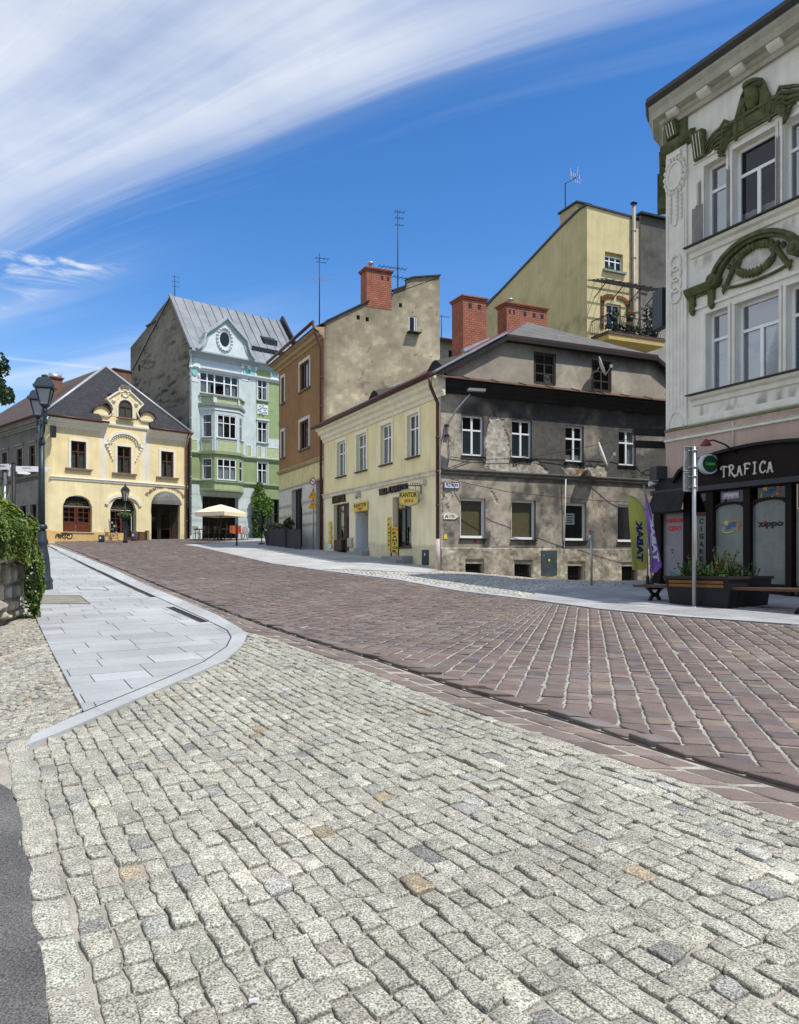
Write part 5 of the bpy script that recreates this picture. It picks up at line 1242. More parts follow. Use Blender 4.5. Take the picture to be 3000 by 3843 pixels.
window(lb, LF, s0+.05, s0+.75, z0+.2, z1-1.05, dep=.35, fw=.1, cols=1, rows=(.7,), fm=m_darkwood, gm=MATS['glass_dim'], room=1); window(lb, LF, s0+.8, s1-.5, z0, z1-1.05, dep=.38, fw=.14, cols=1, rows=(.4, .8), fm=m_darkwood, gm=MATS['glass_dim'], room=1)
mb = MB(); mb.fb(LF, s1-.48, s1-.02, z0, z1-1.05, -.36, -.3); mb.fb(LF, s0, s1, z1-1.06, z1-.9, -.4, -.1); mb.build('bakery_frame', m_darkwood, lb)
aw = MB(); n = 12; aw.smooth = True; cx = (s0+s1)/2; hw_ = (s1-s0)/2; rows3 = []
for j in range(6):
    e = j/5*math.pi/2; rows3.append([LF.pt(cx-hw_*math.cos(math.pi*k/n), z1-1.0+1.0*math.sin(math.pi*k/n)*math.cos(e)+.0, .02+.62*math.sin(e)*math.sin(math.pi*k/n)**.5) for k in range(n+1)])
for a, b in zip(rows3, rows3[1:]):
    for k in range(n): aw.poly([a[k], a[k+1], b[k+1], b[k]])
awn = aw.build('awning', mat('grey_awning', (.12, .12, .11), .6, .2, 2, .2, 20), lb); awn['label'] = 'dark grey domed awning over the bakery door'
t = MB(); rr = hw_+.33
letters(t, 'Piekarnia  Cukiernia', LF, -1, 1, 0, .30, .03, .012, warp=lambda a, b: (cx-(rr+b*1.0)*math.cos(math.pi*(.12+.76*(a+1)/2)), z1-1.02+(1.05+b)*math.sin(math.pi*(.12+.76*(a+1)/2))+.18))
t.build('lettering', mat('brown_letters', (.16, .07, .04), .6, .2, 5, 0), lb)
mb = MB(); mb.fb(LF, .1, 5.55, .6, lz(1993)-.0, .002, .06); mb.build('plinth', mat('orange_plinth', (.60, .40, .155), .9, .1, 2, .2, 30), lb)
# black spray tag on the plinth
mb = MB(); s0 = LF.S(212); z0 = lz(2008); 
strokes = [[(470, 480), (520, 400), (545, 340), (470, 345), (400, 430), (390, 540), (420, 545)], [(545, 380), (640, 385), (700, 440), (640, 510), (530, 550)], [(500, 430), (600, 480), (670, 560)], [(650, 370), (690, 320), (890, 275), (720, 430), (930, 350), (890, 460), (890, 630)], [(720, 440), (820, 580)], [(960, 265), (1020, 430), (1100, 350), (1200, 310), (1280, 400), (1250, 530), (1150, 600), (1040, 570), (955, 480)], [(1040, 340), (1135, 430)], [(1350, 545), (1365, 560)]]
for st in strokes:
    q = np.array(st); t = np.linspace(0, len(q)-1, len(q)*4); xs = np.interp(t, range(len(q)), q[:, 0]); ys = np.interp(t, range(len(q)), q[:, 1])
    P3 = [LF.P(180+.0704*a, 1980+.0704*b) for a, b in zip(xs, ys)]
    mb.tube([LF.pt(a, max(z, LF.ground(a)+.03), .064) for a, z in P3], .035, 5)
mb.build('graffiti', m_black, lb)
r = thing('wall_loudspeaker', 'black box loudspeaker high on the rounded corner of the yellow house', 'loudspeaker', Lp(.5, -.4, lz(1620)))
mb = MB(); mb.box(Lp(.35, -.42, lz(1620)), (.3, .3, .75), rz=.75); mb.build('box', m_black, r); mb = MB(); mb.bar(Lp(.35, -.3, lz(1612)), Lp(.5, .05, lz(1612)), .05); mb.build('bracket', m_black, r)
# ================================================================= YELLOW TOWER HOUSE BEHIND
t0 = Vector(((2204-CU)/F*45, 45, 0)); TL = Face(t0.x, t0.y, .419, -.908); TR = Face(t0.x, t0.y, .908, .419)
yt = thing('yellow_tenement', 'tall plain mustard-yellow tenement with sloping roof edge, behind the grey corner house', 'house', (t0.x+3, 49, 0))
tl = np.array([TL.P(u, v) for u, v in ((1770, 1212), (1830, 1148), (2010, 958), (2100, 862), (2180, 785), (2204, 772))])
def ttop(s): return float(np.interp(s, tl[:, 0], tl[:, 1]))
def yt_col(s, z):
    n = fbm(s*.35, z*.6, 131, 5); n2 = fbm(s*1.5+z*.9, z*2.4-s*.5, 133, 5)
    c = np.array([.50, .435, .235])[None]*(.9+.2*n)[:, None]; k = np.clip((n2-.56)*6, 0, 1)*np.clip((19-z)/5, 0, 1)*.30; c *= (1-k)[:, None]  # darker than the front wall: its shade is put into the colour
    return np.clip(c, .01, .8)
wall(TL, -15, 0, -1, 20.2, (), .2, yt_col, top=ttop).build('side_wall', m_wall, yt)
tw = (TR.S(2271), TR.S(2339), TR.P(2271, 1018)[1], TR.P(2271, 942)[1]); tdz = TR.P(2277, 1236)[1]; td = (TR.S(2277), TR.S(2331), tdz, TR.P(2277, 1136)[1])
tR = TR.S(2368); tR2 = TR.S(2404)
def ytr_col(s, z):
    c = np.array([.60, .515, .28])[None]*(.95+.1*fbm(s*.6, z*.6, 137, 4))[:, None]; c[(z < 16)] *= .97; return c
def trtop(s): return float(np.interp(s, [0, tR, tR2], [tl[-1, 1], TR.P(2366, 816)[1], TR.P(2404, 827)[1]]))
wall(TR, 0, tR, 2, 20.2, [tw+(0, .22), td+(0, .2)], .2, ytr_col, top=trtop).build('front_wall', m_wall, yt)
def buff(s, z): return np.array([.55, .46, .31])[None]*(.9+.2*fbm(s*.8, z*.8, 139, 4))[:, None]
wall(TR, tR, tR2+.8, 2, 20.2, (), .25, buff, top=lambda s: trtop(s)-.05, d=-.05).build('buff_strip', m_wall, yt)
m_win = m_white
a, b, c, d = tw
window(yt, TR, a, b, c+.12, d-.18, dep=.2, fw=.06, cols=3, rows=(.68,), sill=(.15, .16, .12), sm=m_gsill)
mb = MB(); mb.fb(TR, a, b, d-.18, d-.002, -.26, -.2); mb.build('blind_box', m_wall, yt).data.attributes['col'].data.foreach_set('color', np.tile([.5, .42, .18, 1], 8))
a, b, c, d = td
window(yt, TR, a, b, c, d, dep=.18, fw=.08, cols=2, rows=(.66,), sill=(0, .0, .02), sm=m_white)
mb = MB(); n = 16; cx, hw = (a+b)/2+.1, (b-a)/2+.42
for k in range(n):
    t = math.pi*k/n; t2 = math.pi*(k+1)/n; f = lambda t: (cx-hw*math.copysign(abs(math.cos(t))**.6, math.cos(t)), d-.3+.72*math.sin(t)**.6)
    mb.bar(TR.pt(*f(t), .02), TR.pt(*f(t2), .02), .06, .2, up=(TR.n[0], TR.n[1], 0)) if False else mb.box(TR.pt(*f((t+t2)/2), .03), (.2, .08, .2), axes=(Vector((TR.dx, TR.dy, 0)), Vector((TR.n[0], TR.n[1], 0)), Vector((0, 0, 1))))
for q in (-1, 1):
    for k in range(9): mb.box(TR.pt(cx+q*hw, c+.1+k*.21, .03), (.2, .08, .16), axes=(Vector((TR.dx, TR.dy, 0)), Vector((TR.n[0], TR.n[1], 0)), Vector((0, 0, 1))))
mb.build('stone_door_surround', mat('brown_stone', (.17, .085, .03), .9, .35, 7, .4, 30), yt)
# balcony
bs0, bs1 = .30, tR+1.15; bz0 = TR.P(2218, 1272)[1]-.35; bz1 = bz0+.28; bd = 1.5
mb = MB(); mb.fb(TR, bs0, bs1, bz0, bz1, .002, bd); bal = mb.build('balcony', m_wall, yt); bal.data.attributes['col'].data.foreach_set('color', np.tile([.46, .36, .14, 1], 8))
mb = MB(); mb.fb(TR, bs0-.04, bs1+.04, bz1+.002, bz1+.12, .0, bd+.05); mb.build('tile_edge', mat('red_tile_edge', (.12, .06, .045), .8, .3, 8), bal)
mb = MB(); zr0, zr1 = bz1+.16, bz1+1.05
for z in (zr0, zr1): mb.bar(TR.pt(bs0, z, bd), TR.pt(bs1, z, bd), .04); mb.bar(TR.pt(bs0, z, 0), TR.pt(bs0, z, bd), .04)
s = bs0
while s < bs1:
    mb.tube([TR.pt(s, zr0, bd), TR.pt(s+.02, zr0+.3, bd+.10), TR.pt(s, zr0+.55, bd+.02), TR.pt(s, zr1, bd)], .012, 4); s += .14
for k in range(9): mb.tube([TR.pt(bs0, zr0, k*.16), TR.pt(bs0-.06, zr0+.3, k*.16), TR.pt(bs0, zr1, k*.16)], .012, 4)
mb.build('railing', m_black, bal)
# pergola canopy over the balcony
cz = TR.P(2206, 1073)[1]; mb = MB()
for k in range(5): mb.bar(TR.pt(-.0, cz+.28-.17*k*.6, .15+k*.36), TR.pt(bs1+.1, cz+.28-.17*k*.6, .15+k*.36), .05, .04)
for k in range(9): s = (bs1)*k/8; mb.bar(TR.pt(s, cz+.33, .0), TR.pt(s, cz-.12, 1.75), .03, .03)
for k in range(4): s = .5+(bs1-.6)*k/3; mb.bar(TR.pt(s, cz-.6, .02), TR.pt(s, cz+.0, 1.1), .04)
mb.build('canopy_frame', mat('dark_iron', (.028, .022, .02), .6, .2, 6), bal)
def leaf_cloud(mb, c, rx, ry, rz, n, size, cols, axes=None, flat=.3):
    ax = axes or (Vector((1, 0, 0)), Vector((0, 1, 0)), Vector((0, 0, 1)))
    for _ in range(n):
        while True:
            p = [random.uniform(-1, 1) for _ in range(3)]; r = sum(q*q for q in p)
            if r <= 1 and random.random() < .35+r: break
        P = Vector(c)+ax[0]*p[0]*rx+ax[1]*p[1]*ry+ax[2]*p[2]*rz; leaf(mb, P, size*random.uniform(.6, 1.4), random.choice(cols))
def leaf(mb, P, s, col, nrm=None):
    nn = Vector((random.gauss(0, 1), random.gauss(0, 1), random.gauss(.4, .8))).normalized() if nrm is None else (Vector(nrm)+Vector((random.gauss(0, .45), random.gauss(0, .45), random.gauss(0, .45)))).normalized()
    x = nn.orthogonal().normalized(); t = random.uniform(0, 6.28); y = nn.cross(x); x, y = x*math.cos(t)+y*math.sin(t), y*math.cos(t)-x*math.sin(t)
    k = random.uniform(.7, 1.25); mb.col = tuple(q*k for q in col)
    mb.face([mb.vert(P-y*s*.5), mb.vert(P+x*s*.42-y*s*.05+nn*s*.12), mb.vert(P+y*s*.6), mb.vert(P-x*s*.42-y*s*.05+nn*s*.12)])
def leaf_mat(name, rough=.5):
    m = bpy.data.materials.new(name); m.use_nodes = True; nt = m.node_tree; b = nt.nodes['Principled BSDF']; a = nt.nodes.new('ShaderNodeAttribute'); a.attribute_name = 'col'
    b.inputs['Roughness'].default_value = rough; nt.links.new(a.outputs['Color'], b.inputs['Base Color'])
    t = nt.nodes.new('ShaderNodeBsdfTranslucent'); nt.links.new(a.outputs['Color'], t.inputs['Color']); x = nt.nodes.new('ShaderNodeMixShader'); x.inputs['Fac'].default_value = .3
    nt.links.new(b.outputs[0], x.inputs[1]); nt.links.new(t.outputs[0], x.inputs[2]); nt.links.new(x.outputs[0], nt.nodes['Material Output'].inputs['Surface']); MATS[name] = m; return m
m_leaf = leaf_mat('leaves'); GRN = [(.07, .14, .025), (.10, .20, .035), (.045, .09, .02), (.14, .24, .05)]
DGR = [(.02, .045, .012), (.035, .07, .02), (.015, .03, .01)]
axT = (Vector((TR.dx, TR.dy, 0)), Vector((TR.n[0], TR.n[1], 0)), Vector((0, 0, 1)))
def plant(name, label, cat, c, rx, ry, rz, n, size, cols, axes=None, group=None, pot=None, flowers=None):
    r = thing(name, label, cat, (c[0], c[1], c[2]-rz), group); mb = MB(); leaf_cloud(mb, c, rx, ry, rz, n, size, cols, axes); mb.keep = True; mb.build('foliage', m_leaf, r)
    if flowers:
        mb = MB(); leaf_cloud(mb, Vector(c)+Vector((0, 0, rz*.5)), rx*.8, ry*.8, rz*.5, flowers[0], size*.8, [flowers[1]]); mb.keep = True; mb.build('flowers', m_leaf, r)
    if pot: mb = MB(); mb.lathe((c[0], c[1], c[2]-rz-.12), [(pot*.7, 0), (pot, .22), (pot*.95, .22), (pot*.9, .18)], 12); mb.build('pot', m_black, r)
    return r
plant('potted_flowers', 'pink flowers in a dark pot hanging on the balcony railing', 'flowers', TR.pt(1.75, zr1+.15, bd+.05), .32, .2, .22, 120, .12, GRN, axT, 'plants on the tenement balcony', .22, (70, (.60, .08, .20)))
plant('hanging_plant', 'spindly plant in a dark bowl at the left end of the balcony railing', 'plant', TR.pt(.65, zr1+.05, bd+.0), .35, .25, .25, 110, .12, DGR, axT, 'plants on the tenement balcony', .22)
plant('balcony_shrub', 'dark green shrub at the right end of the tenement balcony', 'shrub', TR.pt(bs1-.35, zr1+.35, bd-.5), .6, .6, .95, 500, .16, DGR, axT, 'plants on the tenement balcony', .3)
plant('balcony_greenery', 'low dark greenery growing behind the balcony railing', 'plant', TR.pt((bs0+bs1)/2-.5, bz1+.42, bd-.22), 1.7, .16, .30, 480, .13, DGR, axT, 'plants on the tenement balcony')
plant('window_herbs', 'small green herbs in the box under the yellow tenement window', 'plant', TR.pt(tw[0]+.35, tw[2]+.22, .03), .35, .08, .12, 90, .09, GRN, axT, 'plants on the tenement balcony')
mb = MB(); mb.poly([TL.pt(-15, ttop(-15), 0), TL.pt(0, ttop(0), 0), TR.pt(tR2+.8, 20, 0), TL.pt(-15, ttop(-15), -9)]); mb.build('roof', m_obroof, yt)
mb = MB()
for (s0, z0), (s1, z1) in zip(tl, tl[1:]): mb.bar(TL.pt(s0, z0+.06, -.1), TL.pt(s1, z1+.06, -.1), .36, .12)
mb.bar(TR.pt(-.1, tl[-1, 1]+.06, -.1), TR.pt(tR, trtop(tR)+.06, -.1), .36, .10); mb.build('roof_edge', mat('dark_roof_edge', (.05, .055, .06), .5, .1, 3, 0, metal=.3), yt)
pipe(yt, [TR.pt(tR+.12, trtop(tR)+.75, .13), TR.pt(tR+.12, 5, .13)], .115, mat('galvanised', (.25, .23, .19), .5, .15, 2, .1, 20, metal=.15), 'flue_pipe')
mb = MB(); mb.lathe(TR.pt(tR+.12, trtop(tR)+.72, .13), [(.12, 0), (.20, .04), (.20, .10), (.12, .16), (.02, .18)], 12); mb.build('flue_cap', m_black, yt)
p = TL.pt(TL.S(2118), 0, -.75); mb = MB(); mb.box((p.x, p.y, TL.P(2118, 830)[1]-.2), (1.6, .9, 2.0), axes=(E2, E1, Vector((0, 0, 1)))); o = mb.build('chimney', m_wall, yt); o.data.attributes['col'].data.foreach_set('color', np.tile([.38, .34, .2, 1], 8))
mb = MB(); mb.box((p.x, p.y, TL.P(2118, 830)[1]+.85), (1.85, 1.1, .1), axes=(E2, E1, Vector((0, 0, 1)))); mb.build('chimney_cap', m_black, yt)
def tripod_aerial(c, pole, label):
    r = thing('roof_aerial', label, 'antenna', c, 'aerials on the roofs'); c = Vector(c); mb = MB(); mb.tube([c, c+Vector((0, 0, pole)), c+Vector((.65, .1, pole+.45))], .03, 6); mb.build('mast', m_black, r)
    q = MB(); t = c+Vector((.65, .1, pole+.5))
    for k in range(5): q.bar(t+Vector((.12*k-.25, 0, -.3-.04*k)), t+Vector((.12*k-.25, .1, .3-.04*k)), .02)
    q.bar(t+Vector((-.4, 0, .1)), t+Vector((.5, .05, -.3)), .03); q.bar(t+Vector((-.1, -.3, .2)), t+Vector((.3, .3, -.2)), .03); q.bar(t+Vector((-.3, .1, .55)), t+Vector((-.25, .1, -.2)), .035); q.bar(t+Vector((.15, .1, .6)), t+Vector((.1, .1, .1)), .03); q.build('aerial', m_zinc, r)
tripod_aerial((p.x-.55, p.y, TL.P(2118, 830)[1]+.85), 1.5, 'bent aerial with short crossed rods on the yellow tenement chimney')
# ================================================================= GREY FIREWALL HOUSE, SMALL HOUSE BEHIND
d0 = TR.pt(TR.S(2403), 0, .06); DF = Face(d0.x, d0.y, .908, .419)
db = thing('grey_firewall_house', 'blind grey sooty firewall rising beside the yellow tenement', 'house', (d0.x+2, d0.y+1, 0))
dzt = (VH-806)/F*d0.y
def db_col(s, z):
    n = fbm(s*.8+z*.25, z*1.2, 141, 5); n2 = fbm(s*3+z*1.3, z*4, 143, 5); c = np.array([.30, .285, .25])[None]*(.6+.7*n)[:, None]
    c *= (1-.66*np.clip((z-13.5+2.5*(n2-.5))/3.5, 0, 1))[:, None]*(.7+.6*n2)[:, None]
    return np.clip(c, .01, .6)
wall(DF, 0, 6, 0, dzt, (), .12, db_col).build('firewall', m_rough, db)
mb = MB(); mb.poly([DF.pt(0, 0, 0), DF.pt(0, 0, -.8), DF.pt(0, dzt, -.8), DF.pt(0, dzt, 0)]); mb.poly([DF.pt(0, dzt, 0), DF.pt(6, dzt, 0), DF.pt(6, dzt, -8), DF.pt(0, dzt, -.8)]); mb.build('rear_wall', MATS['rear_plaster'], db)
mb = MB(); mb.bar(DF.pt(-.15, dzt+.05, 0), DF.pt(6, dzt+.05, 0), .5, .12); mb.build('coping', m_black, db)
s0_ = Vector(((1640-CU)/F*54, 54, 0)); SF = Face(s0_.x, s0_.y, .908, .419)
sb = thing('small_rear_house', 'bit of a small grey house with brown gutter between gable and tall chimney', 'house', (s0_.x+2, 55, 1))
sz = (VH-1278)/F*54
mb = MB(); mb.fb(SF, 0, 5, 3, sz-.1, -4, 0); o = mb.build('wall', m_rough, sb); o.data.attributes['col'].data.foreach_set('color', np.tile([.36, .34, .30, 1], 8))
mb = MB(); mb.fb(SF, .9, 3.5, sz-1.2, sz-.55, -.02, .004); mb.build('window', m_dark, sb)
roof_poly('roof', [SF.pt(-.4, sz+.05, .5), SF.pt(5, sz+.0, .5), SF.pt(5, sz+.7, -3.5), SF.pt(-.4, sz+.75, -3.5)], m_redsheet, sb); gutter(sb, [SF.pt(-.4, sz, .55), SF.pt(5, sz-.05, .55)], .1)
pp = SF.pt(.62, sz+.2, -.5); r = antenna(pp, 1.75, 'small aerial mast with a yellow fitting on the little rear house roof', [(.95, .8, .4, 4, .4)]); mb = MB(); mb.box(pp+Vector((-.25, 0, 1.35)), (.35, .2, .2)); mb.build('yellow_fitting', mat('yellow_plastic', (.55, .30, .03), .5, .1, 4, 0), r)
# ================================================================= TRAFICA HOUSE ON THE RIGHT
RX, RY = (2500-CU)/F*20.5, 20.5
RF = Face(RX, RY, .447, -.894); RB = Face(RX+.32*1.6, RY+.947*1.6, -.32, -.947)     # street front; canted corner
rb = thing('tobacco_shop_house', 'pale ornate three-storey house with green stucco and dark wooden tobacco shop below', 'house', RF.pt(4, -.9, -3))
rz0 = -1.6; RWD = 9.0
zst = RF.P(2502, 1617)[1]; zco = RF.P(2586, 432)[1]; zgu = RF.P(2500, 392)[1]
def s_(u): return RF.S(u)
def z_(u, v): return RF.P(u, v)[1]
def rq(u0, u1, vt, vb): return (s_(u0), s_(u1), z_(u0, vb), z_(u0, vt))
w2s = rq(2646, 2729, 625, 908); w2m = rq(2753, 2914, 563, 851); w1s = rq(2653, 2736, 1179, 1470); w1m = rq(2762, 2927, 1142, 1443)
z2b, z1b = w2s[2], w1s[2]
w2 = [w2s, (w2m[0], w2m[1], z2b, w2m[3])]; w1 = [w1s, (w1m[0], w1m[1], z1b, w1m[3])]
gapm = w2[1][0]-w2[0][1]; wn = w2[0][1]-w2[0][0]
w2.append((w2[1][1]+gapm, w2[1][1]+gapm+wn, z2b, w2[0][3])); w1.append((w1[1][1]+gapm, w1[1][1]+gapm+wn, z1b, w1[0][3]))
ws2 = [tuple([q[0]+4.9, q[1]+4.9, q[2], q[3]]) for q in w2+w1]
archR = (s_(2545), s_(2545)+2*(s_(2868)-s_(2545)))
def pale_col(s, z):
    n = fbm(s*1.0, z*1.0, 151, 4); n2 = fbm(s*6, z*2.0, 153, 4); n3 = fbm(s*2.5, z*2.5, 155, 4)
    c = np.array([.74, .73, .655])[None]*(.92+.14*n)[:, None]
    pk = z < zst; c[pk] = np.array([.46, .345, .29])*(.86+.26*n3[pk])[:, None]
    dirt = np.clip(1-np.abs(z-(z1b-.55))/.42, 0, 1)*np.clip((n2-.44)*5, 0, 1)*(s > s_(2625)); c *= (1-.62*np.clip(dirt, 0, 1))[:, None]
    dirt = np.clip(1-np.abs(z-(z2b-.42))/.25, 0, 1)*np.clip((n2-.46)*5, 0, 1)*(s > s_(2610)); c *= (1-.5*np.clip(dirt, 0, 1))[:, None]
    c *= (1-.25*np.clip((z-zco+.6)/.6, 0, 1)*n3)[:, None]
    # grey repair mortar round the upper windows
    for q in w2: 
        k = ((np.abs(s-q[0]+.10) < .11) | (np.abs(s-q[1]-.10) < .11)) & (z > z2b-.02) & (z < z2b+(q[3]-z2b)*(.80+.08*n2)) ; c[k] = np.array([.22, .215, .205])*(.85+.3*n2[k])[:, None]
    return np.clip(c, .01, .8)
wall(RF, 0, RWD, 2.7, zco+.35, [q+(0, .24) for q in w2+w1]+[q+(0, .24) for q in ws2], .05 if False else .09, pale_col).build('front_wall', m_wall, rb)
wall(RB, 0, 1.6, -1.4, zco+.35, (), .3, pale_col).build('corner_wall', m_wall, rb)
SB_ = Face(RB.x0, RB.y0, .90, .436)              # unseen side street front, lengthened so the grey house panes reflect dark
mb = MB(); mb.poly([RB.pt(0, -2, 0), SB_.pt(24, -2.5, 0), SB_.pt(24, zco, 0), RB.pt(0, zco, 0)]); mb.poly([RF.pt(RWD, -2, 0), RF.pt(RWD, zco, 0), SB_.pt(24, zco, 0), SB_.pt(24, -2.5, 0)]); mb.build('rear_wall', MATS['rear_plaster'], rb)
for i, q in enumerate(w2): window(rb, RF, *q, dep=.2, fw=.07, cols=2 if i == 1 else 1, rows=(.66,), bar=.06, lowm=True, cover=[(0, 1, 0, .2)] if i == 1 else None)
for i, q in enumerate(w1): window(rb, RF, *q, dep=.2, fw=.07, cols=2 if i == 1 else 1, rows=(.66,), bar=.06, lowm=True, cover=[(0, 1, 0, .62)], cm=m_blind, slats=True)
for q in ws2: window(rb, RF, *q, dep=.2, fw=.07, cols=2, rows=(.64,))
m_ps = mat('pale_stucco', (.70, .69, .615), .9, .10, 3, .25, 35, streak=.08); m_ol = mat('olive_stucco', (.092, .103, .045), .9, .45, 6, .3, 25, streak=.1); m_dkcap = mat('dark_sill_sheet', (.03, .028, .026), .5, .2, 4)
# mouldings round the window groups, sills
for g, zb_ in ((w2, z2b), (w1, z1b)):
    for q in g:
        mb = MB(); t = .07; mb.fb(RF, q[0]-t, q[0]-.003, q[2], q[3], .003, .035); mb.fb(RF, q[1]+.003, q[1]+t, q[2], q[3], .003, .035); mb.fb(RF, q[0]-t, q[1]+t, q[3]+.003, q[3]+t, .003, .035)
        mb.build('window_moulding', m_ps, rb)
    e0, e1 = g[0][0]-.42, g[2][1]+.42
    mb = MB(); mb.mould(RF, e0, e1, [(.002, zb_-.30), (.05, zb_-.28), (.07, zb_-.18), (.15, zb_-.13), (.17, zb_-.06), (.002, zb_-.055)]); mb.build('sill_moulding', m_ps, rb)
    mb = MB(); mb.fb(RF, e0-.05, e1+.05, zb_-.05, zb_-.02, -.2, .24); mb.build('sill_sheet', m_dkcap, rb)
    zt = g[0][3]+.18
    mb = MB(); mb.mould(RF, e0+.08, e1-.08, [(.002, zt), (.05, zt), (.05, zt+.07), (.002, zt+.09)]); mb.build('head_moulding', m_ps, rb)
for a, b, f in ((w2[0][0]-.36, w2[0][0]-.02, .52), (w2[0][1]+.02, w2[1][0]-.06, .80), (w2[1][1]+.02, w2[2][0]-.06, .86)):
    mb = MB(); h_ = (w2[0][3]-z2b)*f; n = 8; tp = [(a+(b-a)*k/n, z2b-.02+h_+random.uniform(-.05, .05)) for k in range(n+1)]; mb.fpoly(RF, [(a, z2b-.02), (b, z2b-.02)]+tp[::-1], .002, .041); mb.build('mortar_repair', mat('grey_mortar', (.21, .205, .195), .95, .15, 4, .3, 40), rb)
# base band and pink shop zone
mb = MB(); mb.mould(RF, -.02, RWD, [(.002, zst-.05), (.04, zst-.04), (.04, zst), (.002, zst+.02)]); mb.build('band', mat('olive_line', (.16, .17, .09), .9, .2, 3), rb)
zw = z_(2520, 1645); mb = MB(); mb.mould(RF, -.02, RWD, [(.002, zw-.09), (.05, zw-.08), (.05, zw-.03), (.08, zw), (.002, zw+.02)]); mb.build('white_moulding', m_ps, rb)
mb = MB(); mb.mould(RF, .02, RWD, [(.002, zst+.03), (.02, zst+.05), (.02, zst+.15), (.002, zst+.2)]); mb.build('plinth_moulding', m_ps, rb)
# corner pilaster with ornaments
pa, pb = .06, s_(2583)
mb = MB(); mb.fb(RF, pa, pb, zst+.03, z_(2540, 560), .002, .05); pil = mb.build('pilaster', m_ps, rb)
mb = MB(); pw = pb-pa
for k in range(5): mb.fb(RF, pa+pw*(.16+.17*k)-.012, pa+pw*(.16+.17*k)+.012, z_(2540, 1535), z_(2540, 1130), .05, .062)
for v in (970, 1010, 1050, 1090): # chain of oval links
    c = (pa+pb)/2; z = z_(2540, v+20); ps = [RF.pt(c+.17*math.cos(t), z+.19*math.sin(t), .065) for t in np.linspace(0, 2*math.pi, 17)]
    mb.tube(ps, .035, 6, cap=False)
ps = [RF.pt((pa+pb)/2+pw*.36*math.cos(t), z_(2540, 1610)+.42*math.sin(t), .055) for t in np.linspace(0, math.pi, 10)]; mb.tube(ps, .02, 5)
for q in (.1, .9): mb.fb(RF, pa+pw*q-.012, pa+pw*q+.012, z_(2540, 960), z_(2540, 800), .05, .07)
mb.build('link_ornament', m_ps, pil)
mb = MB(); c = (pa+pb)/2-.02; zc_ = z_(2535, 665)
mb.tube([RF.pt(c+.24*math.cos(t), zc_+.33*math.sin(t), .08) for t in np.linspace(0, 2*math.pi, 21)], .04, 6, cap=False)
mb.fpoly(RF, [(c+.21*math.cos(t), zc_+.30*math.sin(t)) for t in np.linspace(0, 2*math.pi, 20, endpoint=False)], .05, .075)
for k in range(18):
    t = 2*math.pi*k/18; mb.lathe(RF.pt(c+.33*math.cos(t), zc_+.44*math.sin(t), .07), [(.01, -.09), (.065, 0), (.01, .09)], 6)
for q in (-.16, .06, .20):
    for k in range(6): mb.lathe(RF.pt(c+q, zc_-.55-.11*k, .07), [(.01, -.07), (.055-.004*k, 0), (.01, .07)], 6)
mb.fb(RF, c-.05, c+.05, zc_-1.25, zc_-.42, .05, .08); mb.fb(RF, c-.2, c+.2, zc_+.47, zc_+.58, .05, .1); mb.build('cartouche', m_ps, pil)
# main cornice: profile swept round the corner, dark gutter, modillions
def ring_path(o_, z, n0=0):
    nA = Vector((RF.n[0], RF.n[1], 0)); nB = Vector((RB.n[0], RB.n[1], 0)); m = (nA+nB); m = m/(m.dot(nA))
    pB = RB.pt(0, 0, 0); nC = Vector((-.436*-1, -.9, 0)); nS = Vector((SB_.n[0], SB_.n[1], 0)); m2 = (nB+nS); m2 = m2/(m2.dot(nB))
    return [(SB_.pt(4, z, 0), nS), (RB.pt(0, z, 0), m2), (RF.pt(0, z, 0), m), (RF.pt(RWD, z, 0), nA)]
prof = [(.002, -.12), (.08, -.12), (.10, -.02), (.16, .02), (.16, .10), (.32, .14), (.35, .30), (.42, .40), (.42, .47), (.002, .50)]
mb = MB(); mb.sweep(None, ring_path(0, zco+.1), prof); cor = mb.build('cornice', mat('cornice_stucco', (.38, .37, .30), .9, .18, 2, .3, 25, streak=.12), rb)
mb = MB(); mb.sweep(None, ring_path(0, zco+.1), [(.33, .48), (.45, .46), (.50, .56), (.47, .68), (.33, .62)]); mb.build('gutter', m_dkcap, rb)
mb = MB(); mb.sweep(None, ring_path(0, zco+.1), [(.33, .62), (.47, .66), (-1.2, 1.6), (-1.2, 1.5)]); mb.build('roof', mat('dark_roof_sheet', (.045, .045, .048), .6, .2, 2), rb)
for k in range(9):
    s = .45+k*.98; mb = MB(); mb.mould(RF, s-.17, s+.17, [(.12, zco+.09), (.18, zco+.11), (.26, zco+.16), (.29, zco+.20), (.29, zco+.235), (.12, zco+.235)]); mb.build('modillion', m_ps, cor)
# olive band at the corner below the cornice with a fluted bracket
zo = z_(2545, 470)
mb = MB(); mb.mould(RF, -.03, s_(2612), [(.002, z_(2545, 560)-.05), (.14, z_(2545, 552)), (.17, z_(2545, 540)), (.17, z_(2545, 528)), (.002, z_(2545, 518))]); ob_ = mb.build('olive_band', m_ol, rb)
mb = MB(); mb.fb(RF, .05, s_(2583), z_(2540, 520), zco-.03, .003, .05); mb.build('olive_frieze', m_ol, rb)
for s, z0, z1 in ((s_(2535), z_(2535, 522), z_(2535, 462)), (s_(2637), z_(2637, 600), z_(2637, 500))):
    mb = MB(); mb.mould(RF, s-.17, s+.17, [(.05, z0), (.12, z0+.03), (.16, (z0+z1)/2), (.24, z1-.04), (.22, z1), (.05, z1)]); mb.build('olive_bracket', m_ol, rb)
    q = MB()
    for k in (-1, 0, 1): q.bar(RF.pt(s+k*.09, z0+.05, .14), RF.pt(s+k*.09, z1-.06, .235), .025, .015)
    q.build('bracket_flutes', mat('pale_flutes', (.55, .56, .48), .9, .1, 4), rb)
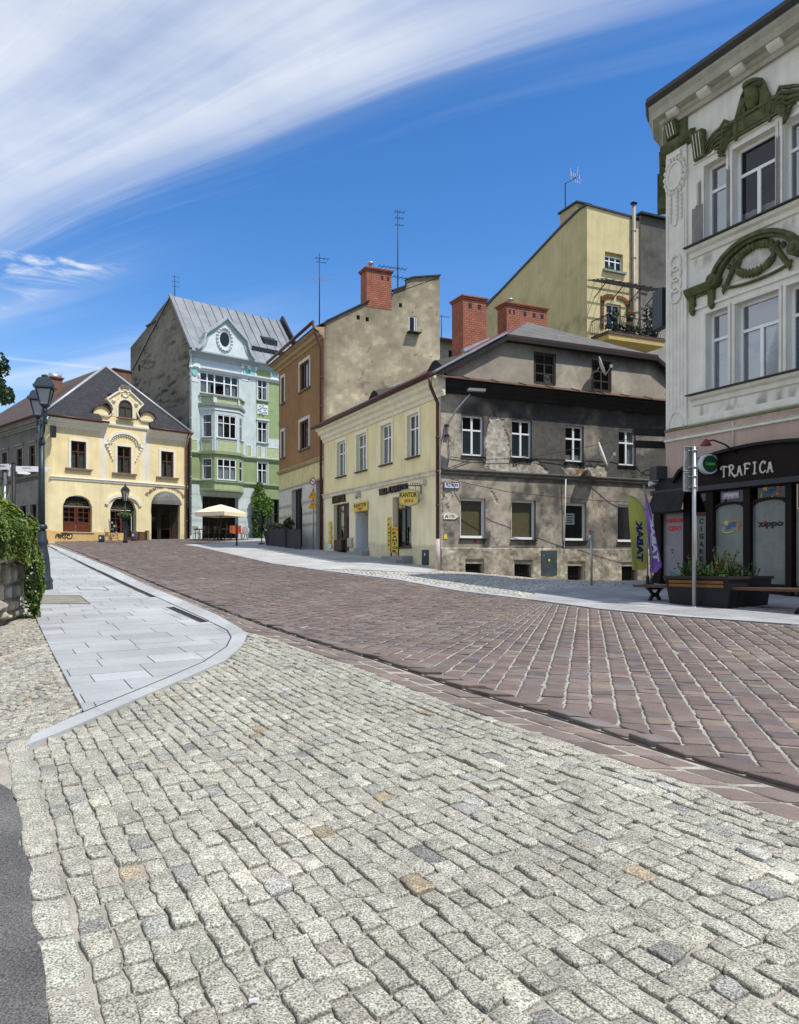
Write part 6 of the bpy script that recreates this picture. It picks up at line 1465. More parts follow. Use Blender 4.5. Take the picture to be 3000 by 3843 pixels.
mb = MB(); mb.sweep(None, [(RB.pt(.0, z_(2545, 555), 0), Vector((RB.n[0], RB.n[1], 0))), (RB.pt(1.6, z_(2545, 555), 0), Vector((RB.n[0], RB.n[1], 0)))], [(.002, -.1), (.14, -.02), (.17, .1), (.002, .25)]); mb.fb(RB, .3, .7, z_(2545, 700), z_(2545, 560), .002, .22); mb.fb(RB, .9, 1.2, z_(2545, 640), z_(2545, 560), .002, .15); mb.build('corner_band', m_ol, rb)
# head and drapery ornament: cartouche with crown and flowing cloth
S0 = s_(2835); Z0 = z_(2835, 425); L_ = lambda a, b, d=.05: RF.pt(S0+a, Z0+b, d)
mb = MB(); ps = [(-.62, -.30), (.62, -.30), (.62, .02), (-.62, .02)]; mb.fpoly(RF, [(S0+a, Z0+b) for a, b in ps], .003, .07); mb.fpoly(RF, [(S0+a*.9, Z0+b*.8+.04*0-.03) for a, b in ps], .07, .085)
mb.bar(L_(-.68, .05, .06), L_(.68, .05, .06), .1, .07); mb.bar(L_(-.68, -.33, .06), L_(.68, -.33, .06), .1, .06)
hd = [(0, .08, .09), (0, .18, .15), (0, .34, .19), (0, .5, .19), (0, .6, .15), (0, .66, .05)]
mb.lathe(L_(0, 0, .06), [(r, z) for _, z, r in hd], 14, sy=1); mb.tube([L_(-.26, .50, .1), L_(-.12, .56, .17), L_(.12, .56, .17), L_(.26, .50, .1)], .05, 6); mb.lathe(L_(0, .58, .06), [(.22, 0), (.24, .08), (.16, .13), (.02, .15)], 12)
for q in (-1, 1):
    for k in range(5):
        a0 = .16+.03*k; mb.tube([L_(q*a0, .55, .07), L_(q*(a0+.08), .3, .08), L_(q*(a0+.05+.04*k), .02, .07), L_(q*(a0+.12+.05*k), -.22, .06)], [.04, .045, .04, .02], 6)
    for k in range(7):
        mb.tube([L_(q*.58, .04-.05*k, .06), L_(q*(.74+.02*k), .16-.11*k, .13), L_(q*(.92-.02*k), .10-.12*k, .06), L_(q*(1.08-.03*k), .02-.10*k, .12), L_(q*(1.42-.09*k), -.14-.045*k, .07), L_(q*(1.62-.13*k), -.30-.02*k, .03)], [.035, .05, .045, .042, .03, .008], 6)
    mb.bar(L_(q*.45, .05, .08), L_(q*.45, -.42, .08), .08, .05)
mb.build('head_ornament', m_ol, rb)
mb = MB(); mb.tube([L_(-1.2, -.32, .04), L_(-1.45, -.36, .05), L_(s_(2660)-S0, z_(2660, 548)-Z0, .05)], .03, 6); mb.build('olive_ribbon', m_ol, rb)
# segmental pediment on the first floor windows
cs = (w1[1][0]+w1[1][1])/2; zc0 = w1[0][3]+.62; r1 = 1.15; rise = .74
arc = [(cs-r1*math.cos(t), zc0+.0+rise*math.sin(t)) for t in np.linspace(.08, math.pi-.08, 22)]
mb = MB()
for (a, b), (c, d) in zip(arc, arc[1:]):
    mb.bar(RF.pt(a, b, .12), RF.pt(c, d, .12), .24, .11, up=(RF.n[0], RF.n[1], 0)) if False else mb.bar(RF.pt(a, b, .10), RF.pt(c, d, .10), .20, .085); 
    mb.bar(RF.pt(cs+(a-cs)*.9, zc0+(b-zc0)*.9, .07), RF.pt(cs+(c-cs)*.9, zc0+(d-zc0)*.9, .07), .14, .08)
for q in (-1, 1): mb.tube([RF.pt(cs+q*r1*.95, zc0+.06, .0), RF.pt(cs+q*r1*.95, zc0+.06, .26)], .15, 14); mb.tube([RF.pt(cs+q*r1*.95, zc0+.06, .24), RF.pt(cs+q*r1*.95, zc0+.06, .29)], .07, 10)
pedm = mb.build('arched_pediment', m_ol, rb)
for q in (-1, 1):
    mb = MB(); a, b = sorted((cs+q*r1*1.0, cs+q*(r1+.85))); mb.mould(RF, a, b, [(.002, zc0-.12), (.10, zc0-.08), (.18, zc0+.04), (.18, zc0+.10), (.002, zc0+.16)])
    mb.fb(RF, a+.02, b-.02, zc0-.14, zc0+.02, .003, .06)
    for o_ in (.09, .68):
        c = cs+q*(r1+o_); mb.fb(RF, c-.08, c+.08, zc0-.46, zc0-.1, .003, .1); mb.lathe(RF.pt(c, zc0-.5, .05), [(.02, -.06), (.07, 0), (.05, .05)], 8)
    mb.build('pediment_wing', m_ol, pedm)
mb = MB(); ps = [RF.pt(cs-.92*math.cos(t), zc0-.10-.16*math.sin(t), .05) for t in np.linspace(0, math.pi, 12)]; mb.tube(ps, .035, 6)
n = 30
for k in range(n):
    t = 2*math.pi*k/n; big = .075+.028*math.sin(7*t); a, b = cs+.50*math.cos(t), zc0+.22+.30*math.sin(t)
    mb.lathe(RF.pt(a, b, .06), [(.01, -.10), (big, -.02), (big*.9, .04), (.01, .12)], 7)
for q in (-1, 1):
    for k in range(7): mb.lathe(RF.pt(cs+q*(.58+.05*k), zc0+.22-.075*k, .06), [(.01, -.10), (.085-.006*k, 0), (.01, .10)], 7)
    for k in range(4): mb.lathe(RF.pt(cs+q*(.30+.14*k), zc0+.50-.07*k, .06), [(.01, -.08), (.075, 0), (.01, .08)], 7)
mb.build('fruit_wreath', m_ol, pedm)
mb = MB(); mb.fpoly(RF, [(cs-1.02*math.cos(t), zc0-.1+.74*math.sin(t)) for t in np.linspace(0, math.pi, 16)], .002, .012); mb.build('tympanum', mat('pale_tympanum', (.50, .49, .44), .9, .25, 5, .4, 30), pedm)
# ---- shop zone
def pink(s, z): return pale_col(s, z)
def under(s): # arched head of the shopfront
    return 0
asz0, asz1 = archR; az0 = z_(2545, 1815); apk = z_(2868, 1672)
shop_top = lambda s: az0+(apk-az0)*math.sqrt(max(0.0, 1-((s-(asz0+asz1)/2)/((asz1-asz0)/2))**2))
pts_a = [(asz0+(asz1-asz0)*k/24, shop_top(asz0+(asz1-asz0)*k/24)) for k in range(25)]
mb = MB(); zlo = 2.7
nn_ = [(-.0, 2.7)]
wp = MB()
def below(s, z): return z
wall(RF, 0, RWD, -1.6, 2.7, [(-.01, asz1, -1.7, az0-.0, 0, .3)], .18, pink).build('shop_wall', m_wall, rb)
m_choc = mat('chocolate_wood', (.010, .006, .0055), .5, .3, 4, .2, 40, spec=.12); m_chocr = mat('red_brown_edge', (.06, .018, .014), .4, .2, 5)
PF = RF.off(.10)                                  # plane of the wooden front
mb = MB(); mb.fpoly(RF, [(a, b) for a, b in pts_a]+[(asz1, az0-.3), (asz0, az0-.3)], .004, .10); fas = mb.build('fascia', m_choc, rb)
mb = MB()
for (a, b), (c, d) in zip(pts_a, pts_a[1:]): mb.bar(RF.pt(a, b+.03, .1), RF.pt(c, d+.03, .1), .24, .07)
mb.build('arch_rim', mat('dark_rim', (.012, .013, .015), .5, .2, 4, spec=.15), fas)
PS = PF.off(.0)
def ps(u): return PF.S(u)
def pz(u, v): return PF.P(u, v)[1]
zg_ = lambda s: RF.ground(s, .3)
zhead = pz(2620, 1843)                            # underside of the fascia
mb = MB(); mb.fb(RF, ps(2457), asz1, zhead-.02, zhead+.10, .1, .24); mb.build('fascia_cornice', mat('dark_navy_edge', (.022, .024, .032), .4, .2, 4), fas)
posts = [(2457, 2484), (2568, 2593), (2653, 2680), (2793, 2819), (2951, 2975)]
for a, b in posts:
    s0, s1 = ps(a), ps(b); g = zg_(s0); mb = MB(); mb.fb(RF, s0, s1, g-.1, zhead-.02, -.04, .13); mb.fb(RF, s0-.02, s1+.02, g-.1, g+.22, .13, .16); mb.build('shop_post', m_choc, rb)
m_frost = mat('frosted_film', (.135, .16, .152), .2, .35, .9, .1, 4, spec=.5, streak=.1); m_frost2 = mat('lilac_film', (.20, .19, .215), .3, .12, 1.2, .1, 4, spec=.5)
panes = [(2484, 2568, 1928, 2178, m_frost2), (2608, 2653, 1935, 2178, m_frost), (2680, 2793, 1915, 2182, m_frost), (2819, 2951, 1900, 2190, m_frost), (2984, 3080, 1910, 2200, m_frost)]
for i, (a, b, vt, vb, m) in enumerate(panes):
    s0, s1 = ps(a), ps(b); g = zg_(s0); z0 = pz(a, vb); z1 = pz(a, vt); arch = .12 if i in (2, 3) else 0
    w = MB(); q = (s0, s1, z0, z1)
    if arch:
        n = 12; o = [(s0+(s1-s0)*k/n, z1-.0+arch*math.sqrt(max(0, 1-(2*k/n-1)**2))) for k in range(n+1)]
        for (p1, h1), (p2, h2) in zip(o, o[1:]): w.fpoly(RF, [(p1, h1), (p2, h2), (p2, h2+.06), (p1, h1+.06)], .0, .10)
        w.build('arched_head', m_choc, rb); w = MB()
    w.fb(RF, s0, s1, z0-.05, z0, .0, .10); w.fb(RF, s0, s1, g-.1, z0-.03, -.02, .08); win = w.build('shop_window', m_choc, rb)
    p = MB()
    if arch: p.poly([RF.pt(s0, z0, .03), RF.pt(s1, z0, .03)]+[RF.pt(x, h, .03) for x, h in o[::-1]])
    else: p.fq(RF, s0, s1, z0, z1, .03)
    p.build('pane', m, win)
    if i < 2: q = MB(); q.fb(RF, s0-.02, s1+.02, z1, z1+.07, -.02, .12); q.build('transom', m_chocr, win)
for a, b, vt, vb in ((2594, 2653, 1842, 1917), (2680, 2793, 1826, 1898), (2819, 2951, 1812, 1892), (2984, 3080, 1808, 1890)):
    s0, s1 = ps(a), ps(b); z0, z1 = pz(a, vb)-.08, zhead-.03; w = MB(); w.fq(RF, s0, s1, z0, z1, -.02); win = w.build('upper_backing', m_dark, rb); p = MB(); p.fq(RF, s0, s1, z0, z1, .0); p.build('pane', MATS['glass_dim'], win)
# sheet awning at the shop corner
s0, s1 = ps(2462), ps(2592); z1, z0 = pz(2500, 1800), pz(2500, 1928); mb = MB(); mb.hexa([RF.pt(s0+.12, z1, .1), RF.pt(s1-.05, z1, .1), RF.pt(s1, z0, .42), RF.pt(s0, z0, .42)], [RF.pt(s0+.12, z1+.03, .1), RF.pt(s1-.05, z1+.03, .1), RF.pt(s1, z0+.03, .44), RF.pt(s0, z0+.03, .44)]); o = mb.build('corner_awning', mat('slate_awning', (.018, .019, .023), .6, .35, 2.5, .3, 12, spec=.15, streak=.4), rb)
# lettering
LT = lambda txt, a, b, vt, vb, m, name='lettering', d=.036, bold=.02, par=rb, col=None, shear=0: letters(MB(), txt, RF, ps(a), ps(b), pz(a, vb), pz(a, vt), d, bold, shear).build(name, m, par)
m_red = mat('red_letters', (.55, .02, .02), .5, .05, 5, 0); m_blk = mat('black_letters', (.012, .012, .014), .5, .1, 5, 0); m_grn = mat('green_letters', (.02, .25, .14), .5, .1, 5, 0); m_whl = mat('white_letters', (.7, .7, .72), .5, .05, 5, 0)
LT('NISKIE', 2494, 2560, 1948, 1963, m_red, bold=.05); LT('CENY', 2501, 2554, 1975, 1993, m_red, bold=.05); LT('Tima', 2504, 2555, 2146, 2168, m_grn, bold=.04)
for k, ch_ in enumerate('CIGARET'): LT(ch_, 2618 if ch_ != 'I' else 2623, 2634 if ch_ != 'I' else 2628, 1947+k*28.3, 1966+k*28.3, m_blk, bold=.05)
LT('zippo', 2838, 2934, 1955, 1985, m_blk, bold=.05)
mb = MB(); mb.fb(RF, ps(2702), ps(2765), pz(2702, 1874), pz(2702, 1849), .004, .012); bx = mb.build('sign_panel', mat('lilac_panel', (.34, .31, .42), .5, .1, 4, 0), rb); LT('zippo', 2707, 2764, 1849, 1868, m_whl, d=.016, bold=.05)
mb = MB(); mb.lathe(RF.pt(ps(2863), pz(2863, 1963), .037), [(.015, -.03), (.03, 0), (.008, .05)], 6); mb.build('flame_dot', m_red, rb)
m_lb = mat('lotto_blue', (.02, .10, .38), .5, .1, 5, 0); m_ly = mat('lotto_yellow', (.62, .50, .12), .5, .1, 5, 0); m_lo = mat('lotto_orange', (.60, .17, .03), .5, .1, 5, 0)
def lotto(a, vt, w, h, d):
    s = ps(a); z = pz(a, vt); sw = ps(a+w)-s; sh = z-pz(a, vt+h); X = lambda f: s+sw*f; Zz = lambda f: z-sh*f
    letters(MB(), 'LOTTO', RF, X(.22), X(.74), Zz(.78), Zz(.38), d, .06, .25, warp=lambda p, q: (p, q+(p-X(.22))*.28)).build('lettering', m_lb, rb)
    def ribbon(pts, wd, m):
        mb = MB(); q = [RF.pt(X(p[0]), Zz(p[1]), d) for p in pts]; mb.tube(q, [wd*(.35+.65*math.sin(math.pi*(k+.5)/len(q))) for k in range(len(q))], 6); mb.build('swoosh', m, rb)
    ribbon([(.12, .50), (.02, .75), (.08, .93), (.3, .99), (.55, .92), (.68, .84)], sw*.03, m_ly); ribbon([(.42, .16), (.7, .06), (.95, .16), (1.0, .38), (.9, .55)], sw*.028, m_lo)
    for cx, cy, rr, m in ((.24, .18, .17, m_ly), (.86, .68, .09, m_lo)):
        mb = MB(); ps_ = [(X(cx)+sw*rr*(1 if k % 2 == 0 else .42)*math.sin(k*math.pi/5), Zz(cy)+sw*rr*(1 if k % 2 == 0 else .42)*math.cos(k*math.pi/5)) for k in range(10)]; mb.fpoly(RF, ps_, d, d+.004); mb.build('star', m, rb)
lotto(2704, 1955, 70, 46, .037); lotto(2845, 1824, 75, 48, .006)
# curly fascia lettering
m_cr = mat('ivory_letters', (.62, .59, .50), .5, .1, 5, 0)
def curly(word, a, b, vt0, vb0, vt1, vb1):
    st = {'T': [[(0, .85), (.25, .98), (1.0, .92)], [(.5, .95), (.45, .4), (.5, .05), (.35, -.02)], [(0, .85), (.05, .72), (.15, .75)]], 'R': [[(.15, 1), (.2, .5), (.12, 0)], [(0, .82), (.2, 1.02), (.7, .98), (.75, .68), (.25, .5)], [(.3, .5), (.6, .2), (1.0, -.12), (1.05, .05), (.92, .06)]], 'A': [[(0, 0), (.2, .02), (.5, 1.02), (.8, .02), (1.0, 0)], [(.22, .36), (.8, .36)]], 'F': [[(.2, 1), (.22, .5), (.15, 0)], [(.0, .86), (.2, 1.0), (.9, .98), (.95, .84)], [(.22, .52), (.75, .54)]], 'I': [[(.5, 1), (.52, .5), (.45, 0)], [(.25, 1), (.75, 1)], [(.25, 0), (.75, .02)]], 'C': [[(.85, .75), (.95, .95), (.5, 1.02), (.1, .6), (.2, .12), (.6, -.02), (1.0, .2)]]}
    n = len(word)
    for k, c in enumerate(word):
        mb = MB(); f0 = (k+.06)/n; wd = .84/n
        for line in st[c]:
            q = np.array(line); t = np.linspace(0, len(q)-1, 14 if len(q) > 2 else 4); xs = np.interp(t, range(len(q)), q[:, 0]); ys = np.interp(t, range(len(q)), q[:, 1])
            pt_ = []
            for x, y in zip(xs, ys):
                f = f0+wd*x; u = a+(b-a)*f; v = (vb0+(vb1-vb0)*f)*(1-y)+(vt0+(vt1-vt0)*f)*y; pt_.append(RF.pt(ps(u), pz(u, v), .115))
            mb.tube(pt_, .022, 5)
        mb.build('letter', m_cr, rb)
curly('TRAFICA', 2707, 2908, 1752, 1792, 1727, 1770)
# vertical pipe, red lamp on a swan neck
mb = MB(); mb.tube([RF.pt(s_(2756), z_(2756, 1585), .03), RF.pt(s_(2756), z_(2756, 1672), .03)], .014, 6); mb.build('conduit', m_ps, rb)
r = thing('swan_neck_lamp', 'red-shaded swan-neck lamp on the arch above the shop name', 'lamp', RF.pt(s_(2775), z_(2775, 1700), .1))
mb = MB(); mb.tube([RF.pt(s_(2775), z_(2775, 1700), .1), RF.pt(s_(2768), z_(2768, 1672), .4), RF.pt(s_(2750), z_(2750, 1658), .62), RF.pt(s_(2738), z_(2738, 1664), .72)], .02, 6); mb.build('arm', m_black, r)
mb = MB(); mb.lathe(RF.pt(s_(2736), z_(2736, 1680), .74), [(.13, 0), (.12, .03), (.07, .10), (.03, .15)], 10); mb.build('shade', mat('red_enamel', (.20, .03, .03), .4, .1, 4), r)
# ================================================================= SIGNS AND FITTINGS ON THE HOUSES
m_yel = mat('sign_yellow', (.66, .50, .05), .5, .05, 5, 0); m_redsign = mat('sign_red', (.42, .05, .02), .5, .1, 5, 0); m_navy = mat('navy_letters', (.01, .03, .16), .5, .1, 5, 0)
def board(name, label, cat, fc, s0, s1, z0, z1, d0, d1, m, group=None, part='panel'):
    r = thing(name, label, cat, fc.pt((s0+s1)/2, z0, d0), group); mb = MB(); mb.fb(fc, s0, s1, z0, z1, d0, d1); mb.build(part, m, r); return r
def put(txt, r, fc, s0, s1, z0, z1, d, m, bold=.02, shear=0, name='lettering', warp=None):
    return letters(MB(), txt, fc, s0, s1, z0, z1, d, bold, shear, warp).build(name, m, r)
ks = KF.S
def kz(u, v): return KF.P(u, v)[1]
r = board('money_exchange_sign', 'yellow KANTOR sign with red arrow above the white-lined doorway', 'sign', KF, ks(1332), ks(1384), kz(1332, 1922), kz(1332, 1889), .02, .07, m_yel)
a, b, c, d = ks(1332), ks(1384), kz(1332, 1922), kz(1332, 1889)
put('KANTOR', r, KF, a+.1, b-.08, c+.18, d-.05, .075, m_blk, .03)
mb = MB(); mid = (a+b)/2; mb.fpoly(KF, [(mid-.42, c+.15), (mid+.42, c+.15), (mid, c+.02)], .071, .077); mb.build('arrow', m_redsign, r)
def raised(txt, label, u0, u1, v0, v1, m, name='raised_lettering'):
    a, b, c, d = ks(u0), ks(u1), kz(u0, v1), kz(u0, v0); r = thing(name, label, 'lettering', KF.pt((a+b)/2, c, .02), 'dark raised lettering on the cream house'); n = len(txt)
    for k, ch in enumerate(txt):
        if ch == ' ': continue
        x0, x1 = a+(b-a)*k/n, a+(b-a)*(k+.9)/n; mb = MB(); letters(mb, ch, KF, x0, x1, c, d, .09, .05); base = len(mb.v); q = [Vector(v) for v in mb.v]; off = Vector((KF.n[0], KF.n[1], 0))*-.07
        f = list(mb.f); [mb.vert(v+off) for v in q]
        for face in f: mb.face([i+base for i in face])
        cnt = {}
        for face in f:
            for i in range(len(face)):
                e = (face[i], face[(i+1) % len(face)]); cnt[e] = 1
        for (i, j) in cnt:
            if (j, i) not in cnt: mb.face((i, j, j+base, i+base))
        mb.build('letter', m, r)
    return r
m_brl = mat('dark_brown_letters', (.035, .018, .012), .5, .2, 5, 0)
raised('KANTOR', 'dark brown raised KANTOR letters above the brown shop front', 1253, 1301, 1864, 1891, m_brl)
raised('TIKA', 'brown raised letters TIKA over the right shop window', 1428, 1459, 1836, 1860, m_brl)
raised('KANTOR', 'black raised KANTOR letters beside the shield sign bracket', 1465, 1538, 1827, 1852, m_blk)
# vertical strip and board on the pavement
r = board('vertical_strip_sign', 'narrow yellow strip with KANTOR written downwards in the window recess', 'sign', KF, ks(1456), ks(1470), kz(1456, 2061), kz(1456, 1941), .01, .03, m_yel)
a, b = ks(1456), ks(1470); zt, zb_ = kz(1456, 1941), kz(1456, 2061)
put('JEN', r, KF, a+.06, b-.06, zt-.16, zt-.06, .034, m_redsign)
for k, ch in enumerate('KANTOR'): put(ch, r, KF, a+.09, b-.09, zt-.37-.165*k, zt-.25-.165*k, .034, m_blk, .03, name='letter')
AF = Face(*gp(1483, 2105), .75, -.66); g = AF.ground(0, 0)
r = thing('pavement_board', 'yellow board reading KANTOR downwards standing on the step by the window', 'sign', AF.pt(0, g, 0)); mb = MB(); mb.fb(AF, -.19, .19, g+.32, g+1.34, -.02, .02); mb.build('panel', m_yel, r)
mb = MB(); mb.fb(AF, -.22, -.19, g, g+1.36, -.03, .03); mb.fb(AF, .19, .22, g, g+1.36, -.03, .03); mb.fb(AF, -.19, .19, g+.02, g+.06, -.15, .15); mb.build('frame', m_black, r)
put('JEN', r, AF, -.16, .06, g+1.20, g+1.30, .024, m_redsign); mb = MB(); mb.fpoly(AF, [(.09, g+1.23), (.13, g+1.23), (.13, g+1.20), (.18, g+1.25), (.13, g+1.30), (.13, g+1.27), (.09, g+1.27)], .021, .025); mb.build('arrow', m_redsign, r)
for k, ch in enumerate('KANTOR'): put(ch, r, AF, -.12, .12, g+1.06-.145*k, g+1.165-.145*k, .024, m_blk, .04, name='letter')
# hanging shield on a wrought iron bracket, facing down the street
hx = ks(1583); hz0 = kz(1583, 1873)
p0 = KF.pt(hx, kz(1583, 1822), .0)
Hc = at(1536, 1868, (p0.y-.15)); HF = Face(Hc.x, Hc.y, .955, -.295)
r = thing('hanging_shield_sign', 'yellow shield-shaped KANTOR JEN sign hanging from an iron bracket on the cream corner', 'sign', Hc)
hw, hh = .36, .31; zc_ = Hc.z; sh = [(-hw, -hh*.55), (-hw*.55, -hh*.86), (0, -hh), (hw*.55, -hh*.86), (hw, -hh*.55), (hw, hh*.72), (hw*.5, hh*.93), (0, hh), (-hw*.5, hh*.93), (-hw, hh*.72)]
mb = MB(); mb.fpoly(HF, [(a, zc_+b) for a, b in sh], -.08, .08); mb.build('panel', mat('shield_yellow', (.74, .58, .10), .4, .05, 4, 0), r)
mb = MB()
for (a, b), (c, d) in zip(sh, sh[1:]+sh[:1]): mb.bar(HF.pt(a, zc_+b, 0), HF.pt(c, zc_+d, 0), .035, .18, up=(HF.n[0], HF.n[1], 0))
mb.build('rim', mat('grey_rim', (.35, .36, .37), .4, .1, 4, 0, metal=.4), r)
put('KANTOR', r, HF, -.325, .325, zc_+.01, zc_+.20, .084, m_blk, .03); put('JEN', r, HF, -.18, .18, zc_-.21, zc_-.06, .084, m_redsign, .025)
mb = MB(); ze_ = zc_+hh+.14; w0 = KF.pt(hx, ze_, .03); mb.tube([KF.pt(hx, ze_+.22, .03), KF.pt(hx, ze_-.30, .03)], .02, 6); e = HF.pt(-.42, ze_, 0); mb.tube([w0, HF.pt(.3, ze_, 0), e], .018, 6)
for k in range(4): q = w0.lerp(HF.pt(.0, ze_, 0), .2+.2*k); mb.tube([q+Vector((.05*math.cos(t), 0, .06+.05*math.sin(t))) for t in np.linspace(0, 6, 8)], .01, 4)
for q in (-.25, .25): mb.tube([HF.pt(q, ze_, 0), HF.pt(q, zc_+hh*.8, 0)], .01, 4)
mb.tube([HF.pt(hw*.4, zc_-hh*.9, 0), HF.pt(hw*1.1, zc_-hh*.5, 0), KF.pt(hx, zc_, .03)], .01, 4); mb.build('bracket', m_black, r)
mb = MB(); mb.fb(KF, ks(1590), ks(1602), kz(1590, 1819), kz(1590, 1801), .0, .2); o = board('junction_box', 'small cream junction box on the wall beside the sign bracket', 'box', KF, ks(1590), ks(1602), kz(1590, 1820), kz(1590, 1801), .003, .16, mat('cream_plastic', (.55, .52, .44), .5, .05, 4, 0))
r = board('wall_cabinet', 'dark blue meter cabinet door low on the cream house near the downpipe', 'cabinet', KF, ks(1587), ks(1610), kz(1587, 2120), kz(1587, 2064), .002, .04, mat('blue_steel', (.02, .035, .06), .5, .25, 4, .1, 20), None, 'door')
mb = MB(); mb.fb(KF, ks(1597), ks(1600), kz(1597, 2085), kz(1597, 2076), .041, .046); mb.build('lock_plate', m_whl, r)
r = board('door_lamp_box', 'small grey lamp box under the string course between the doorways', 'lamp', KF, ks(1348), ks(1355), kz(1348, 1866), kz(1348, 1848), .0, .22, mat('grey_box', (.45, .45, .43), .5, .1, 4, 0), None, 'housing'); mb = MB(); mb.fb(KF, ks(1336), ks(1343), kz(1336, 1871), kz(1336, 1860), .003, .03); mb.build('number_plate', m_navy, r)
r = thing('yellow_window_display', 'pile of yellow price cards hanging at the left end of the cream house', 'notice', KF.pt(ks(1240), 1.0, .1))
for k in range(6): mb = MB(); a = ks(1237)+.12*(k % 2); z = kz(1240, 2010)-.0-.22*k+.5; mb.fb(KF, a, a+.34, z, z+.18, .05+.02*(k % 2), .06+.02*(k % 2)); mb.build('card', m_yel if k != 5 else m_whl, r)
r = board('window_notice', 'yellow-green paper notice with a red arrow in the top of the right shop window', 'notice', KF, ks(1478), ks(1506), kz(1478, 1908), kz(1478, 1873), -.20, -.195, mat('notice_paper', (.40, .38, .06), .6, .1, 8, 0), None, 'paper'); mb = MB(); a = ks(1494); z = kz(1494, 1873); mb.fpoly(KF, [(a-.05, z-.02), (a+.12, z-.02), (a+.12, z-.22), (a+.2, z-.22), (a+.03, z-.36), (a-.13, z-.22), (a-.05, z-.22)], -.194, -.190); mb.build('arrow', m_redsign, r)
# grey side: street name, camping arrow, small plates, cabinet, lamp, dishes, wires
gs = GF.S
def gzz(u, v): return GF.P(u, v)[1]
r = board('street_name_plate', 'dark blue on white PRZYKOPA street plate near the downpipe', 'sign', GF, gs(1666), gs(1723), gzz(1666, 1832), gzz(1666, 1808), .02, .04, m_whl)
put('PRZYKOPA', r, GF, gs(1672), gs(1719), gzz(1672, 1826), gzz(1672, 1813), .044, m_navy, .03)
mb = MB(); a, b, c, d = gs(1666), gs(1723), gzz(1666, 1832), gzz(1666, 1808); t = .02
for q in ((a, b, c, c+t), (a, b, d-t, d), (a, a+t, c+t, d-t), (b-t, b, c+t, d-t)): mb.fb(GF, *q, .041, .046)
mb.build('rim', m_navy, r)
a, b, c, d = gs(1664), gs(1721), gzz(1664, 1948), gzz(1664, 1926); mz = (c+d)/2
r = thing('camping_arrow_sign', 'white arrow-shaped plate with a tent mark and 1700', 'sign', GF.pt(a, c, .02)); mb = MB(); mb.fpoly(GF, [(a, c), (b-.16, c), (b, mz), (b-.16, d), (a, d)], .015, .035); mb.build('panel', mat('aged_white', (.68, .64, .54), .6, .12, 8, 0), r)
put('1700', r, GF, a+.23, b-.18, c+.05, d-.05, .039, m_blk, .01); mb = MB(); mb.fpoly(GF, [(a+.04, c+.05), (a+.12, d-.05), (a+.20, c+.05), (a+.15, c+.05), (a+.12, c+.11), (a+.09, c+.05)], .036, .040); mb.build('tent_mark', m_blk, r)
board('gas_plate', 'small yellow marker plate beside the foot of the downpipe', 'sign', GF, gs(1666), gs(1678), gzz(1666, 2023), gzz(1666, 2005), .005, .02, m_yel)
board('red_number_plate', 'tiny red plate under the first bamboo-blind window', 'sign', GF, gs(1778), gs(1788), gzz(1778, 2036), gzz(1778, 2021), .005, .02, mat('plate_red', (.5, .02, .03), .5, .1, 5, 0))
r = board('electric_cabinet', 'dark grey-blue metal cabinet door in the plinth of the grey wall', 'cabinet', GF, gs(2029), gs(2089), gzz(2029, 2160), gzz(2029, 2066), .002, .05, mat('cabinet_steel', (.045, .062, .072), .5, .3, 5, .3, 14), None, 'door')
mb = MB(); mb.fb(GF, gs(2056), gs(2062), gzz(2056, 2107), gzz(2056, 2098), .051, .056); mb.build('sticker', m_yel, r)
r = thing('wall_street_light', 'grey LED street light on a bent arm high on the grey wall', 'street light', GF.pt(gs(1676), gzz(1676, 1630), 0))
mb = MB(); mb.tube([GF.pt(gs(1676), gzz(1676, 1645), .06), GF.pt(gs(1678), gzz(1678, 1590), .08), GF.pt(gs(1690), gzz(1690, 1545), .5), GF.pt(gs(1712), gzz(1712, 1500), 1.0)], .03, 6); mb.build('arm', m_zinc, r)
mb = MB(); c = GF.pt(gs(1728), gzz(1728, 1487), 1.15); mb.box(c, (.62, .2, .09), rz=.25); mb.build('lamp_head', mat('lamp_grey', (.28, .29, .3), .4, .1, 4, 0, metal=.3), r)
mb = MB(); mb.fb(GF, gs(1668), gs(1682), gzz(1676, 1640), gzz(1676, 1632), .0, .1); mb.fb(GF, gs(1668), gs(1682), gzz(1676, 1602), gzz(1676, 1594), .0, .1); mb.build('wall_clamp', m_black, r)
dish(GF, gs(2215), gzz(2215, 1715), .62, .46, 'large white satellite dish between the upper windows of the grey wall', yaw=-.35)
dish(GF, gs(2222), gzz(2222, 1388), .50, .36, 'white satellite dish in front of the right attic window', yaw=-.25)
def cable(name, pts, label, rr=.012, group='wires strung over the grey wall', sag=.0):
    P = []
    for (a, b) in zip(pts, pts[1:]):
        A, B2 = Vector(a), Vector(b)
        for k in range(8): t = k/8; P.append(A.lerp(B2, t)-Vector((0, 0, sag*4*t*(1-t))))
    P.append(Vector(pts[-1])); mb = MB(); mb.tube(P, rr, 5); return tag(mb.build(name, m_black, None), label, 'cable', group)
q = lambda u, v, d=.05: GF.pt(gs(u), gzz(u, v), d)
cable('wire', [q(1690, 1715), q(1770, 1725), q(1930, 1722), q(2010, 1712), q(2320, 1656, .4), q(2400, 1640, .6)], 'long black wire crossing the grey wall below the upper windows')
cable('wire', [q(1668, 1762), q(1770, 1724)], 'short wire rising from the corner to the long one under the first window')
cable('wire', [q(1690, 1798), q(1745, 1818, .3), q(1880, 1850, .5), q(2130, 1880, .8), q(2440, 1900, 1.2)], 'slack wire running right from above the street name plate')
cable('wire', [q(2010, 1722), q(2110, 1734)], 'pale cable end looped between second and third upper windows')
cable('wire', [q(2200, 1800), q(2300, 1825, .3), q(2440, 1836, .6)], 'doubled wire sagging along the string course at the right end')
